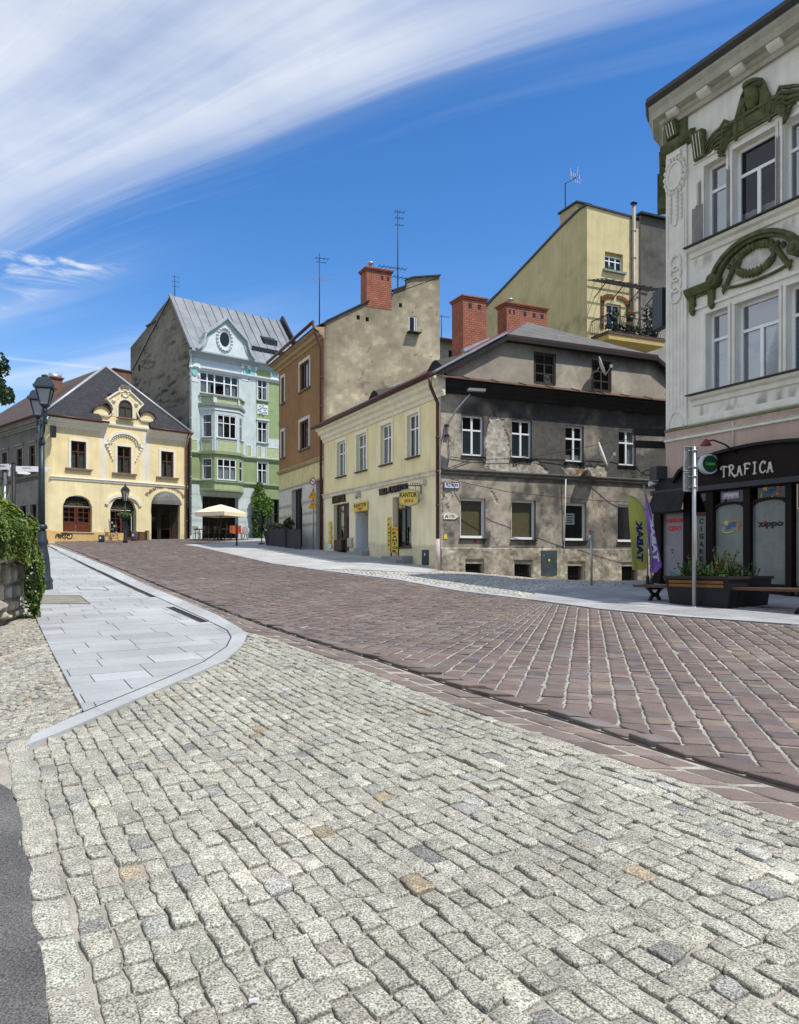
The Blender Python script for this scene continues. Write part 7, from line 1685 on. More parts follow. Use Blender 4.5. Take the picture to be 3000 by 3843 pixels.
cable('wire', [q(1680, 1640), q(1684, 1700), q(1676, 1780)], 'wire dropping down the corner under the street light', .012)
mb = MB(); mb.tube([q(2116, 1800, .14), q(2116, 2058, .04)], .022, 6); tag(mb.build('conduit_pipe', m_ps, None), 'thin white pipe running down the grey wall beside the third lower window', 'pipe')
# aerials on the roofs
p = O(1.2, LO*.52, 12.9); antenna(p, 4.1, 'tall mast with wide loop aerial on the brown house, left of its chimney', [(.66, .6, 1.1, 2, 1.7), (.93, .7, .3, 4, .35), (.88, .5, .3, 2, .3)])
p = SG.pt(4.35, 14.0, -.6); antenna(p, 4.6, 'tallest roof mast with two aerials, right of the brown house chimney', [(.32, 1.5, 3.5, 8, .5), (.22, .9, .5, 5, .5), (.97, .5, .2, 3, .4), (.9, .4, .2, 3, .35), (.82, .4, .2, 3, .3)])
p = R_(.4, rt+.2, rz_-.2); antenna(p, 1.9, 'small aerial on the ridge end of the green house', [(.95, .5, .5, 2, .3), (.75, .5, .5, 2, .3), (.55, .5, .5, 2, .3)])
p = Lp(2.7, 5, za-1.9)
# ================================================================= RIGHT PAVEMENT FURNITURE
r = thing('round_lightbox', 'round green TABAK lightbox sticking out beside the shop name', 'sign', RF.pt(ps(2640), pz(2640, 1745), .5))
D0 = at(2660, 1742, RF.pt(ps(2660), 0, .55).y); DFc = Face(D0.x, D0.y, .97, .24); nv = Vector((DFc.n[0], DFc.n[1], 0))
mb = MB(); mb.tube([D0-nv*.09, D0+nv*.07], .235, 28); mb.build('case', mat('case_white', (.55, .58, .60), .4, .05, 4, 0), r)
mb = MB(); mb.tube([D0+nv*.07, D0+nv*.078], .20, 28); mb.build('face', mat('dark_green_face', (.015, .06, .035), .35, .1, 4, 0), r)
put('TABAK', r, DFc, -.14, .14, D0.z-.035, D0.z+.035, .084, mat('lime_letters', (.22, .5, .05), .5, .05, 4, 0), .03)
mb = MB(); mb.bar(D0+Vector((DFc.dx, DFc.dy, 0))*.2+Vector((0, 0, .1)), RF.pt(ps(2700), pz(2700, 1745)+.1, .08), .03); mb.bar(D0+Vector((DFc.dx, DFc.dy, 0))*.2-Vector((0, 0, .1)), RF.pt(ps(2700), pz(2700, 1745)-.1, .08), .03); mb.build('bracket', m_zinc, r)
def sidebox(name, label, u0, u1, v0, v1, Y, dd, m, cat, group=None):
    a, b = at(u0, v1, Y), at(u1, v0, Y); r = thing(name, label, cat, (a+b)/2, group); mb = MB(); mb.box(((a.x+b.x)/2, Y, (a.z+b.z)/2), (b.x-a.x, dd, b.z-a.z), rz=.22); mb.build('panel', m, r); return r
r = sidebox('projecting_bar', 'upper of two black bars of a sign frame jutting from the shop house corner', 2370, 2500, 1608, 1636, 21.6, .08, m_black, 'sign frame', 'black sign bars at the shop corner'); r = sidebox('projecting_bar', 'lower of two black bars of a sign frame jutting from the shop house corner', 2375, 2500, 1655, 1682, 21.6, .08, m_black, 'sign frame', 'black sign bars at the shop corner')
sidebox('side_lightbox', 'dark upright lightbox on the shop house edge, level with the first floor windows', 2466, 2500, 1090, 1232, 22.2, .5, mat('lightbox_dark', (.012, .018, .024), .3, .2, 4, 0), 'sign')
r = sidebox('corner_box_sign', 'squat black box sign above the shop corner awning', 2449, 2506, 1752, 1800, 20.6, .35, mat('slate_box', (.035, .037, .04), .5, .2, 4, .2, 20), 'sign')
mb = MB(); Y = 20.8; pts_ = [(2388, 1754), (2402, 1770), (2413, 1778), (2425, 1766), (2450, 1762)]; mb.tube([at(u, v, Y) for u, v in pts_], .014, 5); mb.tube([at(2413, 1778, Y), at(2428, 1783, Y), at(2450, 1784, Y)], .014, 5); mb.tube([at(2413, 1768, Y), at(2416, 1777, Y), at(2406, 1784, Y), at(2410, 1789, Y)], .012, 5); mb.build('bracket', m_black, r)
r = thing('corner_floodlight', 'small pale floodlight at the left edge of the shop front', 'lamp', at(2450, 1816, 20.4)); mb = MB(); c = at(2450, 1816, 20.4); mb.tube([c+Vector((-.09, 0, .0)), c+Vector((.06, 0, .0))], [.07, .04], 10); mb.build('lamp_head', mat('pale_plastic', (.5, .5, .48), .5, .1, 4, 0), r); mb = MB(); mb.bar(c+Vector((.05, 0, 0)), RF.pt(ps(2462), c.z-.1, .1), .03); mb.build('arm', m_black, r)
# traffic sign backs on a pole
pb_ = gp(2606, 2280); Yp = pb_[1]; g = float(gz(*pb_)); r = thing('traffic_sign_pole', 'grey pole seen from behind with two blank sign backs', 'traffic sign', (*pb_, g)); X = pb_[0]
zt = (VH-1676)/F*Yp
mb = MB(); mb.tube([(X, Yp, g-.1), (X, Yp, zt)], .036, 10); mb.lathe((X, Yp, g), [(.07, 0), (.07, .015), (.05, .02)], 10); mb.build('pole', mat('galvanised_pole', (.34, .36, .38), .4, .12, 3, .1, 20, metal=.5), r)
m_back = mat('sign_back', (.23, .225, .205), .5, .08, 4, 0, metal=.2); SBf = Face(X-.055, Yp+.06, .985, .17)
for v0, v1 in ((1674, 1768), (1771, 1843)):
    z1, z0 = (VH-v0)/F*Yp, (VH-v1)/F*Yp; mb = MB(); mb.fb(SBf, -.14, .135, z0, z1, -.008, .004); pl = mb.build('sign_panel', m_back, r)
    mb = MB()
    for q in ((-.14, .135, z0, z0+.014), (-.14, .135, z1-.014, z1), (-.14, -.126, z0+.014, z1-.014), (.121, .135, z0+.014, z1-.014)): mb.fb(SBf, *q, .004, .03)
    mb.build('folded_rim', mat('rim_grey', (.30, .30, .29), .5, .1, 4, 0), pl)
    mb = MB()
    for z in (z0+.08, z1-.08): mb.fb(SBf, -.05, .12, z-.012, z+.012, .004, .03); mb.lathe((X, Yp, z-.015), [(.05, 0), (.05, .03)], 10)
    mb.build('clamp', m_zinc, pl)
    mb = MB(); mb.fb(SBf, .06, .105, z1-.24, z1-.19, .005, .007); mb.build('sticker', m_yel, pl)
    mb = MB(); mb.fb(SBf, .06, .10, z1-.31, z1-.245, .005, .007); mb.build('sticker', m_whl, pl)
# small post before the grey wall
pb2 = gp(2221, 2196); Y2 = pb2[1]; g = float(gz(*pb2)); r = thing('small_sign_post', 'slim grey post with two little sign backs standing before the grey wall', 'traffic sign', (*pb2, g))
mb = MB(); mb.tube([(pb2[0], Y2, g), (pb2[0], Y2, (VH-1990)/F*Y2)], .03, 8); mb.build('pole', MATS['galvanised_pole'], r)
for k, (v0, v1) in enumerate(((1989, 2004), (2006, 2022))):
    mb = MB(); a, b = at(2212, v1, Y2-.06), at(2231, v0, Y2-.06); mb.box((a+b)/2, (b.x-a.x, .03, b.z-a.z)); pl = mb.build('sign_panel', m_back, r)
    mb = MB(); mb.box((a+b)/2+Vector((-.05, -.02, 0)), (.05, .01, .07)); mb.build('sticker', MATS['plate_red'] if k == 0 else m_whl, pl)
# planter with benches, set along the street edge
n0 = gp(2730, 2287); pl_ = Vector((n0[0], n0[1], 0)); u1 = Vector((gp(2516, 2268)[0]-n0[0], gp(2516, 2268)[1]-n0[1], 0)); Lp1 = u1.length; u1.normalize(); u2 = Vector((gp(2879, 2273)[0]-n0[0], gp(2879, 2273)[1]-n0[1], 0)); Lp2 = u2.length; u2.normalize()
def PB(a, b, h): q = pl_+u1*a+u2*b; return Vector((q.x, q.y, float(gz(n0[0], n0[1]))+h))
r = thing('street_planter', 'black boxy street planter with orange-brown slats and flowering weeds', 'planter', PB(Lp1/2, Lp2/2, 0)); hp = .60
m_pl = mat('planter_black', (.007, .009, .012), .5, .2, 4, .15, 30); m_slat = mat('orange_slats', (.20, .085, .025), .45, .35, 6, .2, 40)
mb = MB(); ov = .06; mb.hexa([PB(0, 0, -.05), PB(Lp1, 0, -.0), PB(Lp1, Lp2, -.05), PB(0, Lp2, -.05)], [PB(-ov, -ov, hp-.05), PB(Lp1+ov, -ov, hp-.05), PB(Lp1+ov, Lp2+ov, hp-.05), PB(-ov, Lp2+ov, hp-.05)]); mb.build('body', m_pl, r)
mb = MB()
for a0, a1, b0, b1 in ((-ov-.03, Lp1+ov+.03, -ov-.03, .1), (-ov-.03, Lp1+ov+.03, Lp2-.1, Lp2+ov+.03), (-ov-.03, .1, .1, Lp2-.1), (Lp1-.1, Lp1+ov+.03, .1, Lp2-.1)): mb.hexa([PB(a0, b0, hp-.05), PB(a1, b0, hp-.05), PB(a1, b1, hp-.05), PB(a0, b1, hp-.05)], [PB(a0, b0, hp), PB(a1, b0, hp), PB(a1, b1, hp), PB(a0, b1, hp)])
mb.build('rim', mat('planter_rim', (.022, .016, .014), .4, .2, 4), r)
for z in (.42, .49):
    mb = MB(); mb.hexa([PB(.03, -ov*.8-.02, z-.028), PB(Lp1-.03, -ov*.8-.02, z-.028), PB(Lp1-.03, -ov-.03, z+.028), PB(.03, -ov-.03, z+.028)], [PB(.03, 0, z-.028), PB(Lp1-.03, 0, z-.028), PB(Lp1-.03, 0, z+.028), PB(.03, 0, z+.028)]); mb.build('slat', m_slat, r)
mb = MB(); mb.poly([PB(.05, .05, hp-.03), PB(Lp1-.05, .05, hp-.03), PB(Lp1-.05, Lp2-.05, hp-.03), PB(.05, Lp2-.05, hp-.03)]); mb.build('soil', mat('soil', (.03, .022, .015), .95, .3, 8), r)
def weeds(name, label, n, spread, hmax, cols, tip=None, seed=1, cat='plant', lf=.05, leafy=5, cluster=None):
    random.seed(seed); rr = thing(name, label, cat, PB(Lp1/2, Lp2/2, hp)); mb = MB(); tp = MB()
    for k in range(n):
        a, b = (random.uniform(.1, Lp1-.1), random.uniform(.1, Lp2-.1)) if not cluster else (cluster[0]+random.gauss(0, cluster[2]), cluster[1]+random.gauss(0, cluster[2]))
        base = PB(a, b, hp-.02); h = hmax*random.uniform(.35, 1)**1.3; lean = Vector((random.gauss(0, .25), random.gauss(0, .25), 1)).normalized(); c = random.choice(cols); mb.col = c
        top = base+lean*h+Vector((random.gauss(0, .04), random.gauss(0, .04), 0)); mb.tube([base, base.lerp(top, .55)+Vector((0, 0, .02)), top], [.007, .005, .003], 3)
        for j in range(leafy): leaf(mb, base.lerp(top, random.uniform(.1, .98)), lf*random.uniform(.5, 1.4), random.choice(cols))
        if tip and random.random() < tip[0]:
            for j in range(4): leaf(tp, top+Vector((random.gauss(0, .012), random.gauss(0, .012), .0)), .045, tip[1])
    mb.keep = True; mb.build('stems', m_leaf, rr)
    if tp.v: tp.keep = True; tp.build('flowers', m_leaf, rr)
    random.seed(7+seed); return rr
weeds('flowering_weeds', 'green weeds with a few red flowers growing in the black planter', 150, .5, .34, GRN+DGR, (.06, (.5, .03, .03)), 3, leafy=7)
weeds('feathery_grass', 'tall feathery grass tuft in the middle of the black planter', 45, .1, .66, [(.16, .20, .05), (.20, .22, .07), (.12, .17, .04)], None, 5, 'grass', .05, 9, (Lp1*.36, Lp2*.45, .07))
weeds('cosmos_flowers', 'thin tall stems with dark seed heads at the left of the planter', 26, .3, .62, GRN, (.8, (.10, .02, .03)), 6, leafy=3, cluster=(Lp1*.75, Lp2*.35, .14))
def bench(label, a0, a1, b0, b1, legs):
    r = thing('street_bench', label, 'bench', PB((a0+a1)/2, (b0+b1)/2, 0), 'benches joined to the planter'); n = 5; hs = .40
    for k in range(n):
        c0, c1 = b0+(b1-b0)*k/n+.012, b0+(b1-b0)*(k+1)/n-.012; mb = MB(); mb.hexa([PB(a0, c0, hs-.045), PB(a1, c0, hs-.045), PB(a1, c1, hs-.045), PB(a0, c1, hs-.045)], [PB(a0, c0, hs), PB(a1, c0, hs), PB(a1, c1, hs), PB(a0, c1, hs)]); mb.build('seat_slat', mat('bench_wood', (.085, .045, .030), .45, .3, 5, .2, 40), r)
    for a in legs:
        mb = MB(); m = (b0+b1)/2
        mb.bar(PB(a, b0+.02, hs-.07), PB(a, b1-.02, hs-.07), .05, .05)
        for s in (-1, 1):
            w_ = (b1-b0)/2; mb.bar(PB(a, m+s*.06, .20), PB(a, m+s*w_*.95, -.02-.0), .05, .06); mb.bar(PB(a, m+s*.05, .20), PB(a, m+s*w_*.75, hs-.06), .05, .05)
        mb.bar(PB(a, m-.07, .2), PB(a, m+.07, .2), .05, .09); mb.build('leg', m_black, r)
    return r
bench('dark slatted bench running from the planter to the left, by the flags', Lp1+.03, Lp1+.95, .12, .62, (Lp1+.62,))
bench('long dark slatted bench running from the planter to the right edge', -3.0, -.03, .05, .98, (-1.2, -2.7))
# feather flags
def flag(label, bx, by, prof, m, txt, mt, lean, facedir, group='feather flags by the shop corner'):
    """prof: (offset left, offset right, height) rows from the hem up"""
    g = float(gz(bx, by)); r = thing('feather_flag', label, 'flag', (bx, by, g), group); fc = Face(bx, by, *facedir)
    mb = MB(); hh = prof[-1][2]; mb.tube([fc.pt(0, g, 0), fc.pt(lean*.2, g+hh*.5, 0)]+[fc.pt(b, g+z, 0) for a, b, z in prof if z > hh*.55], [.022]*2+[.012]*len([1 for q in prof if q[2] > hh*.55]), 6); mb.build('pole', MATS['galvanised_pole'], r)
    mb = MB(); mb.lathe((bx, by, g), [(.16, 0), (.16, .04), (.05, .07), (.04, .25), (.01, .26)], 12); mb.build('base', m_black, r)
    mb = MB(); mb.smooth = True; rows = []
    zs = np.linspace(prof[0][2], prof[-1][2], 30)
    for z in zs:
        a = np.interp(z, [p[2] for p in prof], [p[0] for p in prof]); b = np.interp(z, [p[2] for p in prof], [p[1] for p in prof]); row = []
        for k in range(9): t = k/8; row.append(mb.vert(fc.pt(a+(b-a)*t, g+z, .035*math.sin(z*3.0+t*5)*(1-t)+.012*math.sin(t*9+z*1.2))))
        rows.append(row)
    for p_, q_ in zip(rows, rows[1:]):
        for k in range(8): mb.face((p_[k], p_[k+1], q_[k+1], q_[k]))
    mb.keep = True; mb.build('cloth', m, r)
    def wp(a, b):                            # a, b in 0..1 across the word: the word reads bottom to top, mirrored as seen from behind
        z = txt[1]+(txt[2]-txt[1])*a; L_ = np.interp(z, [p[2] for p in prof], [p[0] for p in prof]); R2 = np.interp(z, [p[2] for p in prof], [p[1] for p in prof]); return L_+(R2-L_)*(txt[3]+(txt[4]-txt[3])*b), g+z
    for side in (.055,):
        letters(MB(), txt[0], fc, 0, 1, 0, 1, side, .05, warp=wp).build('lettering', mt, r)
    return r
fy = np.array([(2432-CU)/F*19.9, 19.9]); sc = fy[1]/F
flag('yellow feather flag lettered TABAK, left of the pair', fy[0], fy[1], [(-68*sc, -8*sc, 62*sc), (-70*sc, -2*sc, 110*sc), (-72*sc, 0, 190*sc), (-76*sc, -8*sc, 250*sc), (-80*sc, -22*sc, 300*sc), (-83*sc, -48*sc, 330*sc), (-85*sc, -84*sc, 343*sc)], mat('flag_yellow', (.56, .52, .11), .8, .08, 3, .1, 20), ('TABAK', 92*sc, 248*sc, .30, .68), m_navy, -.1, (.97, .24))
fp = np.array([(2447-CU)/F*19.3, 19.3]); sc = fp[1]/F
flag('purple feather flag with white lettering, right of the pair', fp[0], fp[1], [(-12*sc, 20*sc, 60*sc), (-12*sc, 44*sc, 84*sc), (-14*sc, 24*sc, 170*sc), (-18*sc, 8*sc, 240*sc), (-24*sc, -6*sc, 300*sc), (-32*sc, -27*sc, 360*sc), (-35*sc, -33*sc, 388*sc)], mat('flag_purple', (.27, .13, .42), .8, .08, 3, .1, 20), ('TABAK', 100*sc, 270*sc, .25, .75), m_whl, -.1, (.97, .24))
# ================================================================= LEFT PAVEMENT: LAMP, FINGERPOST, WALL, IVY
m_lamp = mat('lamp_blue_grey', (.032, .045, .056), .42, .15, 5, .1, 40, metal=.2); m_lglass = mat('lamp_glass', (.33, .35, .36), .25, .08, 12, .2, 60, spec=.5)
lb_ = gp(156, 2214); g = float(gz(*lb_)); sc = lb_[1]/F; Lb = Vector((lb_[0], lb_[1], g))
r = thing('twin_street_lamp', 'blue-grey cast iron street lamp with two square lanterns', 'street lamp', Lb)
Z = lambda v: (VH-v)*sc-g-0.0
mb = MB(); mb.lathe(Lb, [(.25, -.05), (.25, .1), (.235, .16), (.255, .20), (.24, .25), (.20, .32), (.185, .62), (.165, .80), (.14, .95), (.12, 1.05), (.15, 1.1), (.145, 1.16), (.11, 1.24), (.10, 1.38), (.085, 1.42)], 8, rz=math.pi/8); mb.build('pedestal', m_lamp, r)
mb = MB(); zt = (VH-1660)*sc-g; z0 = 1.42
mb.lathe(Lb, [(.085, z0), (.13, z0+.03), (.13, z0+.08), (.10, z0+.13)], 16)
mb.lathe(Lb, [(.078, z0+.12), (.066, zt-.05)], 28, flute=.13); mb.lathe(Lb, [(.066, zt-.06), (.085, zt-.04), (.088, zt), (.07, zt+.04), (.075, zt+.1), (.05, zt+.13), (.045, zt+.52), (.02, zt+.6)], 16); mb.build('column', m_lamp, r)
ad = Vector((.487, -.873, 0)).normalized()
for s, lbl in ((1, 'near'), (-1, 'far')):
    mb = MB(); e = Lb+ad*s*.78+Vector((0, 0, zt+.66))
    mb.tube([Lb+Vector((0, 0, zt+.12)), Lb+ad*s*.22+Vector((0, 0, zt+.10)), Lb+ad*s*.56+Vector((0, 0, zt+.2)), Lb+ad*s*.74+Vector((0, 0, zt+.44)), e], .03, 8)
    mb.tube([Lb+ad*s*.05+Vector((0, 0, zt+.45)), Lb+ad*s*.25+Vector((0, 0, zt+.42)), Lb+ad*s*.38+Vector((0, 0, zt+.3)), Lb+ad*s*.3+Vector((0, 0, zt+.2)), Lb+ad*s*.2+Vector((0, 0, zt+.26))], .02, 6)
    mb.lathe(e, [(.05, -.35), (.06, -.30), (.04, -.2), (.07, -.14), (.05, -.08), (.085, -.03), (.06, 0)], 10); mb.build('arm', m_lamp, r)
    L0 = e+Vector((0, 0, .0)); q4 = math.pi/4+.25; mb = MB()
    mb.lathe(L0, [(.05, 0), (.13, .06), (.16, .09), (.15, .12)], 4, rz=q4); 
    mb.lathe(L0, [(.27, .62), (.41, .62), (.41, .655), (.27, .90), (.19, .95), (.13, .95)], 4, rz=q4); mb.lathe(L0, [(.10, .94), (.11, .98), (.09, 1.0), (.11, 1.02), (.06, 1.05)], 12)
    for k in range(4):
        a = q4+k*math.pi/2; mb.bar(L0+Vector((.155*math.cos(a), .155*math.sin(a), .1)), L0+Vector((.315*math.cos(a), .315*math.sin(a), .62)), .03); mb.lathe(L0+Vector((.40*math.cos(a), .40*math.sin(a), .65)), [(.015, 0), (.02, .04), (.005, .07)], 6)
    for k in range(4):
        a, b = q4+k*math.pi/2, q4+(k+1)*math.pi/2
        for zz, rr in ((.60, .315), (.125, .16)): mb.bar(L0+Vector((rr*math.cos(a), rr*math.sin(a), zz)), L0+Vector((rr*math.cos(b), rr*math.sin(b), zz)), .03, .03)
    ln = mb.build('lantern', m_lamp, r); mb = MB(); mb.lathe(L0, [(.145, .12), (.295, .61)], 4, rz=q4); lg_ = mb.build('lamp_glass', m_lglass, ln)
    for ob_l in (ln, lg_):
        for v in ob_l.data.vertices: v.co = L0+(v.co-L0)*.74
# bent tube rail at the lamp foot
r = thing('tube_rail', 'bent blue-grey tube rails between stone wall and lamp foot', 'rail', (*gp(118, 2262), gz(*gp(118, 2262))))
for k, (u0, u1) in enumerate(((106, 118), (113, 128))):
    a = gp(u1, 2268); b = gp(u0, 2238); za_ = float(gz(*a)); mb = MB(); mb.tube([(a[0], a[1], za_), (a[0]-.03, a[1]+.05, za_+.06), (b[0]+.0, b[1]-.6, za_+.22), (b[0]-.02, b[1]-.6, za_+.6), (b[0]-.02, b[1]-.6, za_+.95)], .03, 8); mb.build('tube', m_lamp, r)
# fingerpost
fx = at(51, 1740, 21.5); g = float(gz(fx.x, fx.y)); r = thing('fingerpost', 'black fingerpost with white tourist direction boards behind the ivy', 'signpost', (fx.x, fx.y, g))
mb = MB(); mb.tube([(fx.x, fx.y, g), (fx.x, fx.y, fx.z)], .05, 10); mb.lathe((fx.x, fx.y, fx.z), [(.055, 0), (.05, .03), (.01, .05)], 10); mb.build('post', m_black, r)
m_fw = mat('board_white', (.74, .74, .73), .5, .04, 4, 0)
def finger(dx, dy, l0, l1, z0, z1, txt, tipd=.14, sub=None):
    fc = Face(fx.x, fx.y, dx, dy); zm = (z0+z1)/2; mb = MB(); sg = 1 if l1 > l0 else -1
    mb.fpoly(fc, [(l0, z0), (l1-sg*tipd, z0), (l1, zm), (l1-sg*tipd, z1), (l0, z1)], .05, .07); pn = mb.build('direction_board', m_fw, r)
    if txt: a, b = (l0+.16, l1-.5) if sg > 0 else (l1+.3, l0-.1); letters(MB(), txt, fc, a, b, zm-.0, z1-.03, .073, .02).build('lettering', MATS['grey_letters'] if 'grey_letters' in MATS else mat('grey_letters', (.05, .05, .055), .6, .1, 5, 0), pn)
    if sub: letters(MB(), sub, fc, a, b, z0+.02, zm-.04, .073, .0).build('lettering', MATS['grey_letters'], pn)
zf = lambda v: (VH-v)/F*21.5
finger(.99, .12, .08, .97, zf(1770), zf(1750), 'Cieszynska Wenecja', .10, 'Cieszyn Venice'); finger(.97, -.25, -.10, -.75, zf(1762), zf(1741), 'ka Muzeum', .10); finger(.55, -.84, -.10, -.55, zf(1762), zf(1743), None, .08); finger(.55, -.84, -.10, -.50, zf(1783), zf(1765), None, .08); finger(.6, .8, .06, .45, zf(1777), zf(1767), None, .08)
sp_ = at(18, 1776, 23.5); g = float(gz(sp_.x, sp_.y)); r = thing('metal_post', 'plain grey metal post with a thin sign edge at the far left', 'traffic sign', (sp_.x, sp_.y, g)); mb = MB(); mb.tube([(sp_.x, sp_.y, g), (sp_.x, sp_.y, sp_.z)], .03, 8); mb.build('pole', MATS['galvanised_pole'], r); mb = MB(); mb.box((sp_.x+.03, sp_.y-.02, sp_.z-.15), (.02, .3, .35), rz=.3); mb.build('sign_panel', m_back, r)
# rubble wall with ivy
WP_ = np.array([(-5.9, 9.2), (-5.98, 11.2), (-6.16, 12.75), (-6.30, 13.35), (-6.75, 13.75), (-9.5, 14.6)]); WD_ = np.concatenate([[0], np.cumsum(np.linalg.norm(np.diff(WP_, axis=0), axis=1))])
def wall_pt(s): # plan of the wall face, s from the near left end round the corner
    return wall_pts(s)
def wall_pts(s): return np.stack([np.interp(s, WD_, WP_[:, 0]), np.interp(s, WD_, WP_[:, 1])], -1)
def rubble():
    r = thing('rubble_wall', 'low retaining wall of rough grey and ochre rubble stones under the ivy', 'wall', (-6.6, 12.6, gz(-6.6, 12.6))); mb = MB(); mb.smooth = True
    S = np.linspace(0, 7.4, 240); zn = 70; stone_c = [(.26, .235, .19), (.42, .35, .24), (.16, .15, .135), (.48, .42, .31), (.32, .29, .24)]
    # stones: irregular cells per course
    rows_ = [0]; 
    while rows_[-1] < 2.4: rows_.append(rows_[-1]+random.uniform(.13, .30))
    cells = []
    for k in range(len(rows_)-1):
        x = -random.random()*.3; c = []
        while x < 7.6: w_ = random.uniform(.15, .42); c.append((x, x+w_, random.choice(stone_c), random.uniform(-.05, .07), random.uniform(.65, 1.3))); x += w_
        cells.append(c)
    HH = 1.75*np.arange(zn)/(zn-1)-.1; SS, H2 = np.meshgrid(S, HH, indexing='ij'); PW = wall_pts(S); TT = wall_pts(S+.02)-wall_pts(S-.02); TT /= np.linalg.norm(TT, axis=1)[:, None]+1e-9; GZ = gz(PW[:, 0], PW[:, 1])
    HQ = H2+.30*(fbm(SS*2.4, H2*2.4, 201, 3)-.5); SQ = SS+.26*(fbm(SS*3+9, H2*3, 203, 3)-.5); NA = fbm(SS*9, H2*9, 207, 3)-.5; NB = fbm(SS*12, H2*12, 209, 3)
    grid = []
    for i in range(len(S)):
        row = []
        for j in range(zn):
            hq, sq = HQ[i, j], SQ[i, j]; k = max(0, min(len(cells)-1, int(np.searchsorted(rows_, max(hq, 0), 'right')-1))); y0, y1 = rows_[k], rows_[k+1]
            for (x0, x1, c, d, kk) in cells[k]:
                if x0 <= sq < x1: break
            m = min(1.0, max(0.0, min(sq-x0, x1-sq, hq-y0, y1-hq)/.045)); dd = -.05+.05*m+d*m+.03*NA[i, j]; f = kk*(.35+.65*m)*(.75+.5*NB[i, j])
            row.append(mb.vert((PW[i, 0]+TT[i, 1]*dd, PW[i, 1]-TT[i, 0]*dd, GZ[i]+H2[i, j]), tuple(f*x for x in c)))
        grid.append(row)
    for a, b in zip(grid, grid[1:]):
        for j in range(zn-1): mb.face((a[j], b[j], b[j+1], a[j+1]))
    mb.build('stonework', m_rough, r)
    return r
rubble()
def ivy():
    r = thing('ivy', 'bushy green ivy spilling over the top and end of the rubble wall', 'ivy', (-7.2, 13.0, .3)); mb = MB(); core = MB()
    cols = [(.12, .20, .025), (.16, .26, .04), (.075, .13, .02), (.21, .30, .055), (.25, .28, .05), (.05, .09, .016)]
    zt = lambda s: .72+.16*math.sin(s*2.2)+.10*math.sin(s*5+1)-(.25*max(0, (s-3.9))**1.5 if s > 3.9 else 0)
    random.seed(21)
    n = 15000; rg = np.random.default_rng(4); s = rg.uniform(0, 5.0, n); t = rg.random(n); p = wall_pts(s); tt = wall_pts(s+.02)-wall_pts(s-.02); tt /= np.linalg.norm(tt, axis=1)[:, None]+1e-9; nx, ny = tt[:, 1], -tt[:, 0]
    low = .22-.25*vn(s*1.7, s*0, 5)-.30*np.clip((s-3.6)/.5, 0, 1)-.95*np.exp(-((s-4.35)/.30)**2)-.25*vn(s*6., s*0+3., 6); top = 1.34+.10*np.sin(s*2.2)+.06*np.sin(s*5)-.30*np.maximum(0, s-3.6)
    h = low+(top-low)*t; lump = .14*(fbm(s*2.6, h*2.6, 77, 3)-.5)*2; w_ = np.maximum(0, (t-.35)/.65); out = .20*np.cos(w_*math.pi/2)-1.1*w_**2+.10*(t < .5)+lump; shade = .5+.75*fbm(s*3.2, h*3.2, 78, 3)
    for i in range(n):
        c = random.choice(cols); leaf(mb, Vector((p[i, 0]+nx[i]*out[i], p[i, 1]+ny[i]*out[i], h[i]+lump[i]*.4)), random.uniform(.045, .10), tuple(q*shade[i] for q in c), Vector((nx[i]*(1-t[i]), ny[i]*(1-t[i]), .35+t[i])))
    for _ in range(420):                    # loose trailing sprays at the wall end
        s = random.gauss(4.35, .22); p = wall_pt(s); z = random.uniform(-.95, -.1); leaf(mb, Vector((p[0]+random.uniform(.0, .34), p[1]-random.uniform(-.05, .2), z)), random.uniform(.03, .06), random.choice(cols[:4]))
    mb.keep = True; mb.build('foliage', m_leaf, r)
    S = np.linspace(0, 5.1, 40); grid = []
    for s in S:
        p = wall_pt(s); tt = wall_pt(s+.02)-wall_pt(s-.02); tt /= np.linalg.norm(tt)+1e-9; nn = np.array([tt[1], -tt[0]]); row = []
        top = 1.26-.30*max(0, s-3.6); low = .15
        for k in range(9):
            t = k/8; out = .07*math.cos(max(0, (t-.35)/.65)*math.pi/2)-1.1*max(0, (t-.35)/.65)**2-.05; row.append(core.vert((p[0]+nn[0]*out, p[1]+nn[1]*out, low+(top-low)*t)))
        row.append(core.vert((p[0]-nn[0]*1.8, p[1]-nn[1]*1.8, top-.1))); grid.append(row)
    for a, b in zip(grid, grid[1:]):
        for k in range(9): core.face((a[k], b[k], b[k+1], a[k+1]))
    core.build('stems', mat('ivy_shadow', (.014, .022, .006), .9, .3, 6), r)  # added dark core that blocks light behind the leaves
ivy()
def tall_grass():
    r = thing('tall_grass', 'thin seeding grass blades standing on top of the ivy', 'grass', (-7.4, 13.2, .8)); mb = MB(); random.seed(5)
    for _ in range(260):
        x, y = random.uniform(-8.6, -6.75), random.uniform(12.6, 14.2); h = random.uniform(.12, .34); z = 1.07+.12*random.random()-.12*(x+7.4)*(x > -7.4); l = Vector((random.gauss(.02, .10), random.gauss(0, .05), h)); mb.col = random.choice([(.22, .26, .08), (.16, .24, .05), (.32, .29, .14)])
        b = Vector((x, y, z)); mb.face([mb.vert(b+Vector((-.007, 0, 0))), mb.vert(b+Vector((.007, 0, 0))), mb.vert(b+l*.6+Vector((.006, 0, 0))), mb.vert(b+l), mb.vert(b+l*.6-Vector((.006, 0, 0)))])
    mb.keep = True; mb.build('blades', m_leaf, r); r['kind'] = 'stuff'; random.seed(31)
tall_grass()
